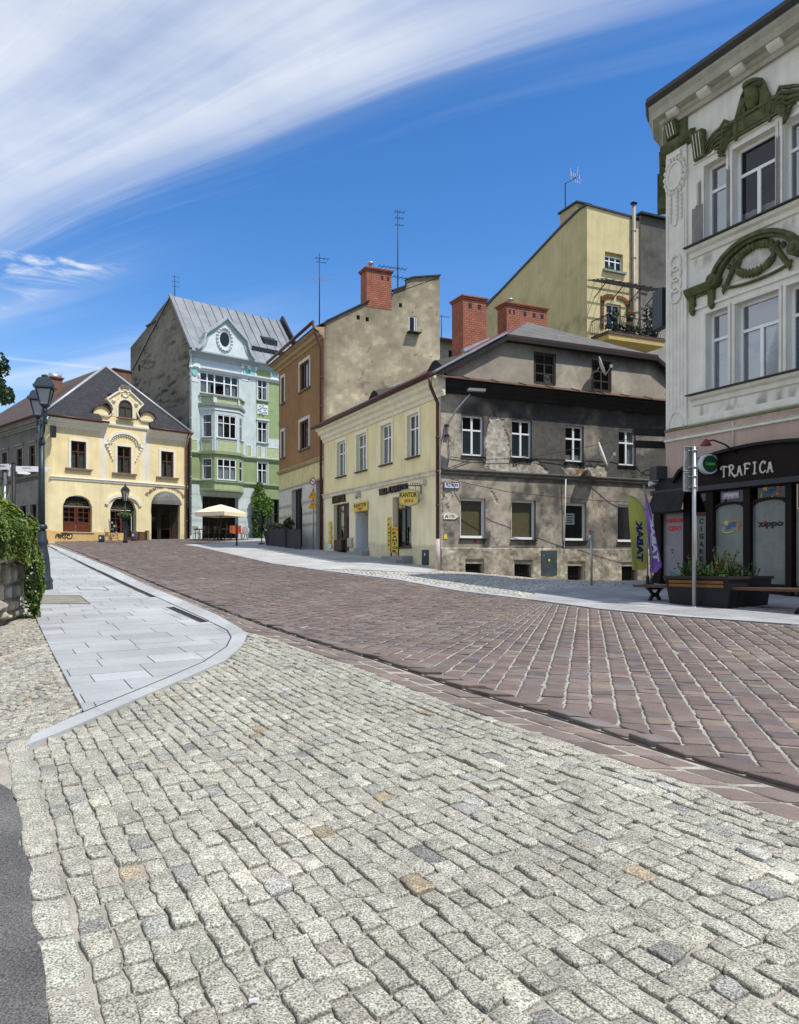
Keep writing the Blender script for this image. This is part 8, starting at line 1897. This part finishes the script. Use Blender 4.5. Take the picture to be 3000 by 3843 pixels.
def tree():
    bx, by = -10.1, 16.2; g = float(gz(bx, by)); r = thing('leafy_tree', 'broadleaf tree whose outer leaves just reach into the left edge of the view', 'tree', (bx, by, g)); mb = MB(); random.seed(9)
    mb.tube([(bx, by, g), (bx+.05, by, g+1.6), (bx, by+.1, g+3)], [.16, .13, .10], 8)
    tips = []
    for k in range(11):
        a = k*2.4; e = Vector((bx+1.0*math.cos(a), by+1.0*math.sin(a), g+3.2+1.9*random.random())); mb.tube([(bx, by+.08, g+2.6+.12*k/3), ((bx+e.x)/2, (by+e.y)/2, (g+2.9+e.z)/2+.15), e], [.06, .04, .015], 5); tips.append(e)
    mb.build('trunk', mat('bark', (.07, .055, .04), .95, .3, 6, .6, 25), r); mb = MB()
    tips += [at(-36, 1352, 15.6), at(-24, 1488, 15.7), at(-60, 1420, 15.8), at(-90, 1350, 16), at(-80, 1490, 16)]
    for e in tips:
        for c in range(4): leaf_cloud(mb, e+Vector((random.gauss(0, .16), random.gauss(0, .2), random.gauss(0, .16))), .20, .22, .17, 95, .085, DGR+[(.05, .10, .02), (.07, .12, .03)])
    mb.keep = True; mb.build('crown', m_leaf, r)
tree()
# ================================================================= FAR SQUARE: CAFE, SIGNS, LAMP
def on(u, v): p = gp(u, v); return p, float(gz(*p))
# cast lamp before the yellow house
p, g = on(470, 2028); p = np.array([(470-CU)/F*50.5, 50.5]); g = float(gz(*p)); B0 = Vector((*p, g)); sc = p[1]/F
r = thing('single_street_lamp', 'dark single-lantern street lamp with a flower basket before the yellow house', 'street lamp', B0)
mb = MB(); mb.lathe(B0, [(.16, 0), (.16, .12), (.11, .2), (.10, .7), (.07, .8), (.055, 1.0), (.045, 2.55)], 12); mb.build('post', m_black, r)
zl_ = 2.55; mb = MB(); mb.lathe(B0, [(.04, zl_), (.12, zl_+.06), (.09, zl_+.1)], 6); mb.lathe(B0, [(.27, zl_+.72), (.31, zl_+.72), (.22, zl_+.90), (.10, zl_+1.0), (.04, zl_+1.05), (.05, zl_+1.1), (.01, zl_+1.2)], 6)
for k in range(6): a = k*math.pi/3; mb.bar(B0+Vector((.11*math.cos(a), .11*math.sin(a), zl_+.08)), B0+Vector((.26*math.cos(a), .26*math.sin(a), zl_+.72)), .03)
ln = mb.build('lantern', m_black, r); mb = MB(); mb.lathe(B0, [(.10, zl_+.1), (.245, zl_+.72)], 6); mb.build('lamp_glass', mat('amber_glass', (.42, .40, .33), .3, .1, 5, 0), ln)
r = thing('flower_basket', 'round flower basket with trailing greenery on the dark lamp post', 'flower basket', B0+Vector((0, 0, 1.55))); mb = MB(); mb.lathe(B0, [(.12, 1.42), (.38, 1.62), (.34, 1.62)], 12); mb.build('bowl', m_black, r); mb = MB(); leaf_cloud(mb, B0+Vector((0, -.05, 1.75)), .42, .42, .17, 260, .12, GRN); mb.keep = True; mb.build('foliage', m_leaf, r); mb = MB(); leaf_cloud(mb, B0+Vector((-.25, -.1, 1.78)), .2, .2, .12, 25, .08, [(.55, .2, .2)]); mb.keep = True; mb.build('flowers', m_leaf, r)
# bins, rack and boxes before the yellow house
def bin_(u, v, Y, rr, h, m, label, name='litter_bin', cat='litter bin'):
    x = (u-CU)/F*Y; g = float(gz(x, Y)); r = thing(name, label, cat, (x, Y, g)); mb = MB(); mb.lathe((x, Y, g), [(rr*.92, 0), (rr, .05), (rr, h), (rr*.9, h+.03), (rr*.85, h-.02)], 14); mb.build('body', m, r); mb = MB(); mb.box((x, Y-rr-.003, g+h*.6), (.10, .012, .14)); mb.build('label_plate', m_whl, r); return r
bin_(381, 2028, 51.8, .19, .42, mat('bin_blue', (.02, .032, .05), .5, .2, 4), 'small dark blue bin against the orange plinth')
bin_(503, 2028, 54.0, .20, .62, mat('bin_grey', (.06, .062, .075), .5, .2, 4), 'dark grey bin on the right of the shop steps')
def crate(u0, u1, Y, h, m, label, name, cat):
    a = (u0-CU)/F*Y; b = (u1-CU)/F*Y; g = float(gz(a, Y)); r = thing(name, label, cat, ((a+b)/2, Y, g)); mb = MB(); mb.box(((a+b)/2, Y, g+h/2), (b-a, .4, h), rz=.7); mb.build('body', m, r); mb = MB(); mb.box(((a+b)/2, Y, g+h+.03), ((b-a)*1.08, .44, .06), rz=.7); mb.build('rim', m, r); return r
crate(519, 540, 55.2, .52, mat('crate_brown', (.13, .065, .03), .7, .3, 6), 'brown wooden tub between the shop arches', 'wooden_tub', 'tub'); crate(548, 556, 55.6, .6, mat('board_olive', (.25, .21, .08), .7, .3, 6), 'olive board leaning by the bakery arch', 'small_board', 'board')
r = thing('postcard_rack', 'leaning rack of small wares at the foot of the middle shop arch', 'rack', (LF.pt(LF.S(412), 1.2, .5))); g = LF.ground(LF.S(412), .6)
mb = MB(); s = LF.S(412)
for q in (-.25, .25): mb.bar(LF.pt(s+q, g, .75), LF.pt(s+q, g+1.45, .35), .03)
for k in range(6): mb.bar(LF.pt(s-.25, g+.15+.23*k, .72-.06*k), LF.pt(s+.25, g+.15+.23*k, .72-.06*k), .03)
mb.build('frame', m_black, r)
for k in range(10): mb = MB(); mb.box(LF.pt(s-.18+.12*(k % 4), g+.3+.23*(k//2), .68-.05*(k//2)), (.10, .03, .14), rz=.8); mb.build('ware', mat('ware_%d' % (k % 3), [(.35, .33, .3), (.2, .1, .06), (.12, .14, .2)][k % 3], .6, .1, 5, 0), r)
# parasol and cafe seats before the green house
px_ = (829-CU)/F*55; py_ = 55.0; g = float(gz(px_, py_)); r = thing('cafe_parasol', 'square cream cafe parasol open before the dark green-house doorway', 'parasol', (px_, py_, g))
ztop = (VH-1893)/F*55; ze = (VH-1924)/F*55; zv = (VH-1939)/F*55; mb = MB(); c8 = [Vector((px_+math.cos(a)*1.75, py_+math.sin(a)*1.75, ze)) for a in [.35+k*math.pi/2 for k in range(4)]]; ap_ = Vector((px_, py_, ztop)); mid = [ap_.lerp(q, .5)+Vector((0, 0, .06)) for q in c8]
for k in range(4): a, b = c8[k], c8[(k+1) % 4]; mb.poly([ap_, mid[k], mid[(k+1) % 4]]); mb.poly([mid[k], a, b, mid[(k+1) % 4]]); mb.poly([a, b, b-Vector((0, 0, ze-zv)), a-Vector((0, 0, ze-zv))])
mb.build('canopy', mat('cream_canvas', (.76, .67, .47), .85, .06, 3, .1, 20), r)
mb = MB(); mb.tube([(px_, py_, g), (px_, py_, ztop)], .03, 8); mb.build('pole', m_darkwood, r); mb = MB(); mb.lathe((px_, py_, g), [(.3, 0), (.3, .08), (.06, .12)], 10); mb.build('base', m_black, r)
for k in range(4): mb = MB(); mb.bar(ap_-Vector((0, 0, .12)), c8[k]-Vector((0, 0, .05)), .03); mb.build('rib', m_darkwood, r)
def make_table():
    r = thing('cafe_table', 'dark square cafe table under the cream parasol', 'table', (0, 0, 0), 'cafe tables under the parasol'); mb = MB(); mb.box((0, 0, .73), (.72, .72, .04)); mb.build('table_top', mat('cafe_wood', (.07, .055, .045), .6, .3, 5), r)
    for a in (-1, 1):
        for b in (-1, 1): mb = MB(); mb.bar((a*.31, b*.31, 0), (a*.31, b*.31, .71), .045); mb.build('leg', m_black, r)
    return r
def make_chair():
    r = thing('cafe_chair', 'dark cafe chair at a table under the cream parasol', 'chair', (0, 0, 0), 'cafe chairs under the parasol'); mb = MB(); mb.box((0, 0, .45), (.42, .42, .04)); mb.build('seat', MATS['cafe_wood'], r); mb = MB(); mb.bar((-.19, .2, .5), (-.19, .25, .92), .03); mb.bar((.19, .2, .5), (.19, .25, .92), .03)
    for z in (.68, .80, .90): mb.bar((-.19, .22+.03*(z-.6), z), (.19, .22+.03*(z-.6), z), .02, .06)
    mb.build('backrest', MATS['cafe_wood'], r)
    for a in (-1, 1):
        for b in (-1, 1): mb = MB(); mb.bar((a*.19, b*.19, 0), (a*.18, b*.18, .43), .03); mb.build('leg', m_black, r)
    return r
T0, Ch0 = make_table(), make_chair()
spots = [(756, 56.2), (796, 56.6), (838, 57.0)]
for i, (u, Y) in enumerate(spots):
    x = (u-CU)/F*Y; g = float(gz(x, Y)); t = T0 if i == 0 else dup(T0); t.location = (x, Y, g+.02); t.rotation_euler = (0, 0, .7)
    for k in range(2):
        a = .7+(math.pi/2)*(1 if k else -1); c = Ch0 if i == 0 and k == 0 else dup(Ch0); q = x+.72*math.cos(a), Y+.72*math.sin(a); c.location = (*q, float(gz(*q))+.02); c.rotation_euler = (0, 0, a-math.pi/2)
for k, (u, Y, lab, col) in enumerate(((877, 57.0, 'orange cafe chair right of the dark parasol pole', (.45, .13, .02)), (897, 57.2, 'red cafe chair beside the orange one by the pale pier', (.40, .05, .03)))):
    m = mat('chair_paint_%d' % k, col, .5, .1, 4, 0); x = (u-CU)/F*Y; g = float(gz(x, Y)); r = thing('garden_chair', lab, 'chair', (x, Y, g)); mb = MB(); mb.box((x, Y, g+.45), (.45, .45, .05), rz=.6); mb.build('seat', m, r); mb = MB(); mb.box((x-.1, Y+.2, g+.75), (.45, .05, .5), rz=.6); mb.build('backrest', m, r)
    for a in (-1, 1):
        for b in (-1, 1): mb = MB(); mb.bar((x+a*.2, Y+b*.2, g), (x+a*.18, Y+b*.18, g+.43), .04); mb.build('leg', m_black, r)
x, Y = (922-CU)/F*57.5, 57.5; g = float(gz(x, Y)); r = thing('round_menu_sign', 'round white sign on a short stand against the pale blue pier', 'sign', (x, Y, g)); mb = MB(); mb.tube([(x, Y, g+.62), (x-.02, Y-.06, g+.62)], .30, 20); mb.build('disc', m_whl, r); mb = MB(); mb.bar((x-.15, Y, g), (x, Y, g+.5), .04); mb.bar((x+.15, Y, g), (x, Y, g+.5), .04); mb.build('stand', m_darkwood, r)
# dark pole at the pavement edge, folded parasol, planters
p, g = on(889, 2048); r = thing('bare_parasol_pole', 'thin dark post standing alone at the pavement edge before the cafe', 'post', (*p, g)); mb = MB(); mb.tube([(p[0], p[1], g), (p[0], p[1], g+1.25)], .045, 8); mb.build('pole', m_darkwood, r); mb = MB(); mb.lathe((p[0], p[1], g), [(.09, 0), (.09, .05), (.05, .08)], 8); mb.build('foot', m_black, r)
p, g = on(982, 2044); r = thing('folded_parasol', 'folded black parasol on a stand left of the dark blue planter', 'parasol', (*p, g)); mb = MB(); mb.tube([(p[0], p[1], g), (p[0]+.02, p[1], g+1.9)], .03, 8); mb.build('pole', m_black, r); mb = MB(); mb.lathe((p[0]+.02, p[1], g), [(.05, .75), (.15, .85), (.17, 1.2), (.13, 1.6), (.03, 1.85)], 10, flute=.25); mb.build('cloth', m_black, r); mb = MB(); mb.lathe((p[0], p[1], g), [(.22, 0), (.22, .07), (.04, .1)], 10); mb.build('base', m_black, r)
m_npl = mat('navy_planter', (.012, .014, .032), .5, .2, 4)
p, g = on(1028, 2047); r = thing('navy_planter', 'dark blue tapered planter box with silvery and yellow plants before the brown house', 'planter', (*p, g)); mb = MB(); ax = (Vector((.8, -.6, 0)), Vector((.6, .8, 0)))
q = lambda w_, z: [Vector((p[0], p[1], g+z))+ax[0]*a*w_+ax[1]*b*w_*.8 for a, b in ((-1, -1), (1, -1), (1, 1), (-1, 1))]
mb.hexa(q(.34, 0), q(.46, .80)); mb.build('box', m_npl, r); mb = MB(); mb.hexa(q(.49, .80), q(.49, .86)); mb.build('rim', m_black, r)
plant('silvery_plants', 'silvery and yellowish plants in the dark blue planter', 'plant', (p[0], p[1], g+1.08), .58, .45, .24, 420, .13, [(.14, .19, .15), (.10, .14, .12), (.28, .26, .08), (.33, .33, .18)])
p, g = on(1085, 2056); r = thing('tall_black_planter', 'narrow tall black planter at the left end of the dark panels', 'planter', (*p, g)); mb = MB(); mb.hexa([Vector((p[0]+a*.17, p[1]+b*.17, g)) for a, b in ((-1, -1), (1, -1), (1, 1), (-1, 1))], [Vector((p[0]+a*.21, p[1]+b*.21, g+1.05)) for a, b in ((-1, -1), (1, -1), (1, 1), (-1, 1))]); mb.build('box', m_black, r)
plant('dark_shrub', 'small dark shrub in the narrow tall black planter', 'shrub', (p[0], p[1], g+1.3), .30, .30, .3, 220, .13, DGR+GRN[:1])
# creeper climbing the green wall
def creeper():
    s0, s1 = BF.S(935), BF.S(1002); r = thing('climbing_creeper', 'bright green creeper climbing the wall between the cafe and the dark doorway', 'creeper', BF.pt(s0+.5, 1.6, .2)); mb = MB(); random.seed(14)
    for c, rx, rz_, n, cols in (((.75, 4.6), .75, 1.1, 1100, GRN[:2]+[(.20, .34, .05), (.16, .28, .05)]), ((1.3, 4.3), .75, .9, 800, GRN[:2]+[(.20, .34, .05), (.16, .28, .05)]), ((.55, 3.3), .55, .9, 600, DGR+GRN[:2]), ((.6, 2.3), .55, .75, 600, GRN[:3]+[(.10, .18, .10)]), ((1.0, 3.6), .5, .6, 300, GRN), ((.7, 5.6), .4, .7, 300, GRN)):
        leaf_cloud(mb, BF.pt(s0+c[0], c[1]+.0, .42), rx, .30, rz_, n, .15, cols, (ex_, -ey_, Vector((0, 0, 1))))
    mb.keep = True; mb.build('foliage', m_leaf, r); mb = MB()
    for k in range(4): mb.tube([BF.pt(s0+.4+.1*k, 1.6, .1), BF.pt(s0+.5+.2*k, 3.2, .18), BF.pt(s0+.5+.25*k, 5.0, .2)], .03, 5)
    mb.build('stems', m_darkwood, r); random.seed(15)
creeper()
# road sign cluster on a post before the brown house
sx, sy = (1176-CU)/F*40.2, 40.2; g = float(gz(sx, sy)); r = thing('road_sign_post', 'post with a no-left-turn disc and two yellow warning triangles before the brown house', 'traffic sign', (sx, sy, g)); TF = Face(sx, sy, .93, -.36); zz = lambda v: (VH-v)/F*sy
mb = MB(); mb.tube([(sx, sy+.05, g), (sx, sy+.05, zz(1790))], .035, 8); mb.build('pole', MATS['galvanised_pole'], r)
c = zz(1807); mb = MB(); mb.tube([TF.pt(0, c, .02), TF.pt(0, c, .035)], .185, 24); dsc = mb.build('prohibition_disc', m_whl, r)
mb = MB(); mb.tube([TF.pt(.165*math.cos(t), c+.165*math.sin(t), .04) for t in np.linspace(0, 2*math.pi, 25)], .026, 6, cap=False); mb.bar(TF.pt(-.12, c+.12, .04), TF.pt(.12, c-.12, .04), .03, .012); mb.build('red_ring', m_red, dsc)
mb = MB(); mb.bar(TF.pt(.05, c-.10, .038), TF.pt(.05, c+.03, .038), .035, .008); mb.bar(TF.pt(.05, c+.03, .038), TF.pt(-.05, c+.03, .038), .035, .008); mb.fpoly(TF, [(-.05, c+.07), (-.05, c-.01), (-.11, c+.03)], .036, .042); mb.build('arrow', m_blk, dsc)
mb = MB(); mb.fb(TF, -.17, .17, zz(1833), zz(1824), .02, .03); pl = mb.build('supplementary_plate', m_whl, r); mb = MB(); letters(mb, 'NIE DOTYCZY', TF, -.13, .13, zz(1831), zz(1826), .033, .01); mb.build('lettering', m_blk, pl)
m_warn = mat('warning_yellow', (.70, .34, .01), .5, .06, 4, 0)
for k, (v0, v1) in enumerate(((1837, 1870), (1874, 1908))):
    a, b = zz(v1), zz(v0); mb = MB(); mb.fpoly(TF, [(-.27, a), (.27, a), (0, b)], .02, .035); tr = mb.build('warning_triangle', m_warn, r); mb = MB()
    for (p_, q_), (p2, q2) in zip([(-.27, a), (.27, a), (0, b)], [(.27, a), (0, b), (-.27, a)]): mb.bar(TF.pt(p_*.86, a+.02+(q_-a)*.92, .037), TF.pt(p2*.86, a+.02+(q2-a)*.92, .037), .03, .01)
    mb.build('rim', m_redsign, tr); mb = MB(); mb.bar(TF.pt(0, a+.10, .037), TF.pt(0, a+.26, .037), .05, .008); (mb.bar(TF.pt(-.04, a+.22, .037), TF.pt(-.10, a+.12, .037), .03, .008) if k == 0 else mb.bar(TF.pt(-.1, a+.16, .037), TF.pt(.1, a+.16, .037), .03, .008)); mb.build('pictogram', m_blk, tr)
# cigarette end and leaf litter are left to the joints; a white scrap lies on the setts
p = gp(953, 3768); mb = MB(); mb.box((p[0], p[1], float(gz(*p))+.012), (.032, .010, .008), rz=.3); tag(mb.build('paper_scrap', m_whl, None), 'tiny white paper scrap lying on the foreground granite setts', 'litter')
# ================================================================= LIGHT, SKY, CAMERA
w = bpy.data.worlds.new('World'); SC.world = w; w.use_nodes = True; nt = w.node_tree; N = nt.nodes; L = nt.links
bg = N['Background']; bg.inputs['Strength'].default_value = .10
sky = N.new('ShaderNodeTexSky'); sky.sky_type = 'NISHITA'; sky.sun_disc = False; sky.sun_elevation = SUN_EL
sky.sun_rotation = math.atan2(SUN_AZ[0], SUN_AZ[1]); sky.air_density = 1.0; sky.dust_density = .3; sky.ozone_density = 3.0; sky.altitude = 300
def nd(t, **k):
    n = N.new(t)
    for a, b in k.items(): setattr(n, a, b)
    return n
def math_(op, a, b=None, c=None):
    n = nd('ShaderNodeMath', operation=op)
    for i, q in enumerate((a, b, c)):
        if q is None: continue
        if isinstance(q, (int, float)): n.inputs[i].default_value = q
        else: L.new(q, n.inputs[i])
    return n.outputs[0]
def mrange(v, a, b, c, d):
    n = nd('ShaderNodeMapRange', interpolation_type='SMOOTHSTEP'); L.new(v, n.inputs['Value'])
    for k, q in zip(('From Min', 'From Max', 'To Min', 'To Max'), (a, b, c, d)): n.inputs[k].default_value = q
    return n.outputs['Result']
def noise(vec, scale, det=6, rough=.55, dist=0.0):
    n = nd('ShaderNodeTexNoise'); n.inputs['Scale'].default_value = scale; n.inputs['Detail'].default_value = det; n.inputs['Roughness'].default_value = rough; n.inputs['Distortion'].default_value = dist
    L.new(vec, n.inputs['Vector']); return n.outputs['Fac']
SKY_SAT, SKY_VAL, SKY_HUE, CLOUD_COL = 1.30, 1.85, .506, (9.3, 9.7, 10.3, 1)
tc = nd('ShaderNodeTexCoord'); sp = nd('ShaderNodeSeparateXYZ'); L.new(tc.outputs['Generated'], sp.inputs[0])
# cirrus on a high flat layer: position where the view direction meets it
zz = math_('MAXIMUM', sp.outputs['Z'], .02)
px = math_('DIVIDE', sp.outputs['X'], zz); py = math_('DIVIDE', sp.outputs['Y'], zz)
CIR_ANG = -30.1
# axes of the cirrus band: a runs along it, c across it
ca, sa = math.cos(math.radians(CIR_ANG)), math.sin(math.radians(CIR_ANG))
a_ = math_('ADD', math_('MULTIPLY', px, ca), math_('MULTIPLY', py, sa)); c_ = math_('SUBTRACT', math_('MULTIPLY', py, ca), math_('MULTIPLY', px, sa))
def vec(x, y, z=0.0):
    n = nd('ShaderNodeCombineXYZ'); L.new(x, n.inputs[0]); L.new(y, n.inputs[1]); n.inputs[2].default_value = z; return n.outputs[0]
MU = lambda x, k: math_('MULTIPLY', x, k)
v2 = vec(a_, c_, 4.0)
warp = noise(v2, .55, 1, .4)
cw = math_('ADD', c_, MU(math_('SUBTRACT', warp, .5), .34))
# the streaks fan out towards the upper right
fan = math_('DIVIDE', math_('SUBTRACT', cw, 1.58), math_('ADD', 1.0, MU(math_('ADD', a_, 2.3), .28)))
st = noise(vec(MU(a_, .26), MU(fan, 1.7)), 1.3, 4, .5, .12)
fi = noise(vec(MU(a_, .26), MU(fan, 5.0), 9.0), 1.5, 7, .6, .10)
ff = noise(vec(MU(a_, .36), MU(fan, 13.0), 3.0), 1.6, 8, .62, .12)
pat = noise(v2, 1.9, 6, .6, .2)
ce = math_('ADD', cw, math_('ADD', MU(math_('SUBTRACT', fi, .5), .34), MU(math_('SUBTRACT', ff, .5), .16)))
body = mrange(ce, 1.64, 1.26, 0.0, 1.0)
fade = mrange(a_, -.85, -.10, 1.0, .34)
streak = math_('MULTIPLY', mrange(ce, 1.58, 1.47, 0, 1), mrange(ce, 1.27, 1.42, 0, 1))
tex = math_('ADD', math_('ADD', MU(mrange(st, .36, .64, 0.0, 1.0), .46), MU(mrange(fi, .28, .72, 0, 1), .30)), math_('ADD', MU(mrange(ff, .25, .80, 0, 1), .10), MU(mrange(pat, .30, .72, 0, 1), .26)))
den = math_('MULTIPLY', body, math_('ADD', math_('ADD', .04, MU(tex, .86)), MU(streak, .34)))
inner = mrange(cw, 1.25, .80, 0.0, .36)
den = math_('MULTIPLY', math_('ADD', den, math_('MULTIPLY', inner, body)), fade)
# thin outlying fibres on the clear side
thin = math_('MULTIPLY', math_('MULTIPLY', mrange(fi, .50, .78, 0, .5), mrange(cw, 1.9, 1.5, 0, 1)), mrange(a_, -.9, -1.8, .25, 1))
den = math_('ADD', den, math_('MULTIPLY', thin, mrange(cw, 1.35, 1.5, 0, 1)))
# ragged wisps low on the left, thin veil towards the horizon, a contrail
wsp = math_('MULTIPLY', math_('MULTIPLY', mrange(noise(v2, 3.0, 7, .6, .8), .50, .68, 0, 1), mrange(cw, 1.95, 1.75, 0, 1)), mrange(a_, -2.05, -2.3, 0, .75))
wsp = math_('MULTIPLY', wsp, mrange(cw, 1.45, 1.6, 0, 1))
veil = math_('MULTIPLY', mrange(noise(vec(MU(a_, .22), MU(cw, 1.6)), .9, 6), .40, .75, 0, .55), mrange(sp.outputs['Z'], .40, .22, 0, 1))
veil = math_('ADD', math_('MULTIPLY', veil, mrange(px, -.15, -1.0, .12, 1)), mrange(sp.outputs['Z'], .32, .08, 0, .22))
dist = math_('ABSOLUTE', math_('SUBTRACT', py, math_('ADD', 4.968, math_('MULTIPLY', px, .53))))
trail = math_('MULTIPLY', math_('MULTIPLY', mrange(dist, .06, .0, 0, .22), mrange(px, -1.35, -1.7, 0, 1)), mrange(fi, .2, .5, .5, 1))
tot = math_('MINIMUM', math_('ADD', math_('ADD', den, wsp), math_('ADD', veil, trail)), .93)
tot = math_('MULTIPLY', tot, mrange(sp.outputs['Z'], .0, .05, 0, 1))
# sky as the camera of the photograph renders it: deeper blue
hs = nd('ShaderNodeHueSaturation'); hs.inputs['Saturation'].default_value = SKY_SAT; hs.inputs['Value'].default_value = SKY_VAL; hs.inputs['Hue'].default_value = SKY_HUE
L.new(sky.outputs['Color'], hs.inputs['Color'])
mx = nd('ShaderNodeMix', data_type='RGBA'); L.new(tot, mx.inputs['Factor']); L.new(hs.outputs['Color'], mx.inputs['A']); mx.inputs['B'].default_value = CLOUD_COL
L.new(mx.outputs['Result'], bg.inputs['Color'])
sun = bpy.data.lights.new('sun', 'SUN'); sun.energy = 5.0; sun.angle = math.radians(.53); sun.color = (1, .955, .88)
so = bpy.data.objects.new('sun', sun); COL.objects.link(so)
d = Vector((-SUN_AZ[0]*math.cos(SUN_EL), -SUN_AZ[1]*math.cos(SUN_EL), -math.sin(SUN_EL))); so.rotation_euler = d.to_track_quat('-Z', 'Y').to_euler(); so.location = (20, -10, 40)
cam = bpy.data.cameras.new('camera'); cam.sensor_fit = 'HORIZONTAL'; cam.sensor_width = 36; cam.lens = 36*F/3000; cam.shift_y = (VH-3843/2)/3000; cam.clip_end = 2000; cam.clip_start = .05
co = bpy.data.objects.new('camera', cam); COL.objects.link(co); co.rotation_euler = (math.pi/2, 0, 0); SC.camera = co
SC.view_settings.view_transform = 'Standard'; SC.view_settings.look = 'None'; SC.view_settings.exposure = 0; SC.view_settings.gamma = 1
SC.cycles.max_bounces = 6; SC.cycles.transparent_max_bounces = 12; SC.cycles.caustics_reflective = False; SC.cycles.caustics_refractive = False
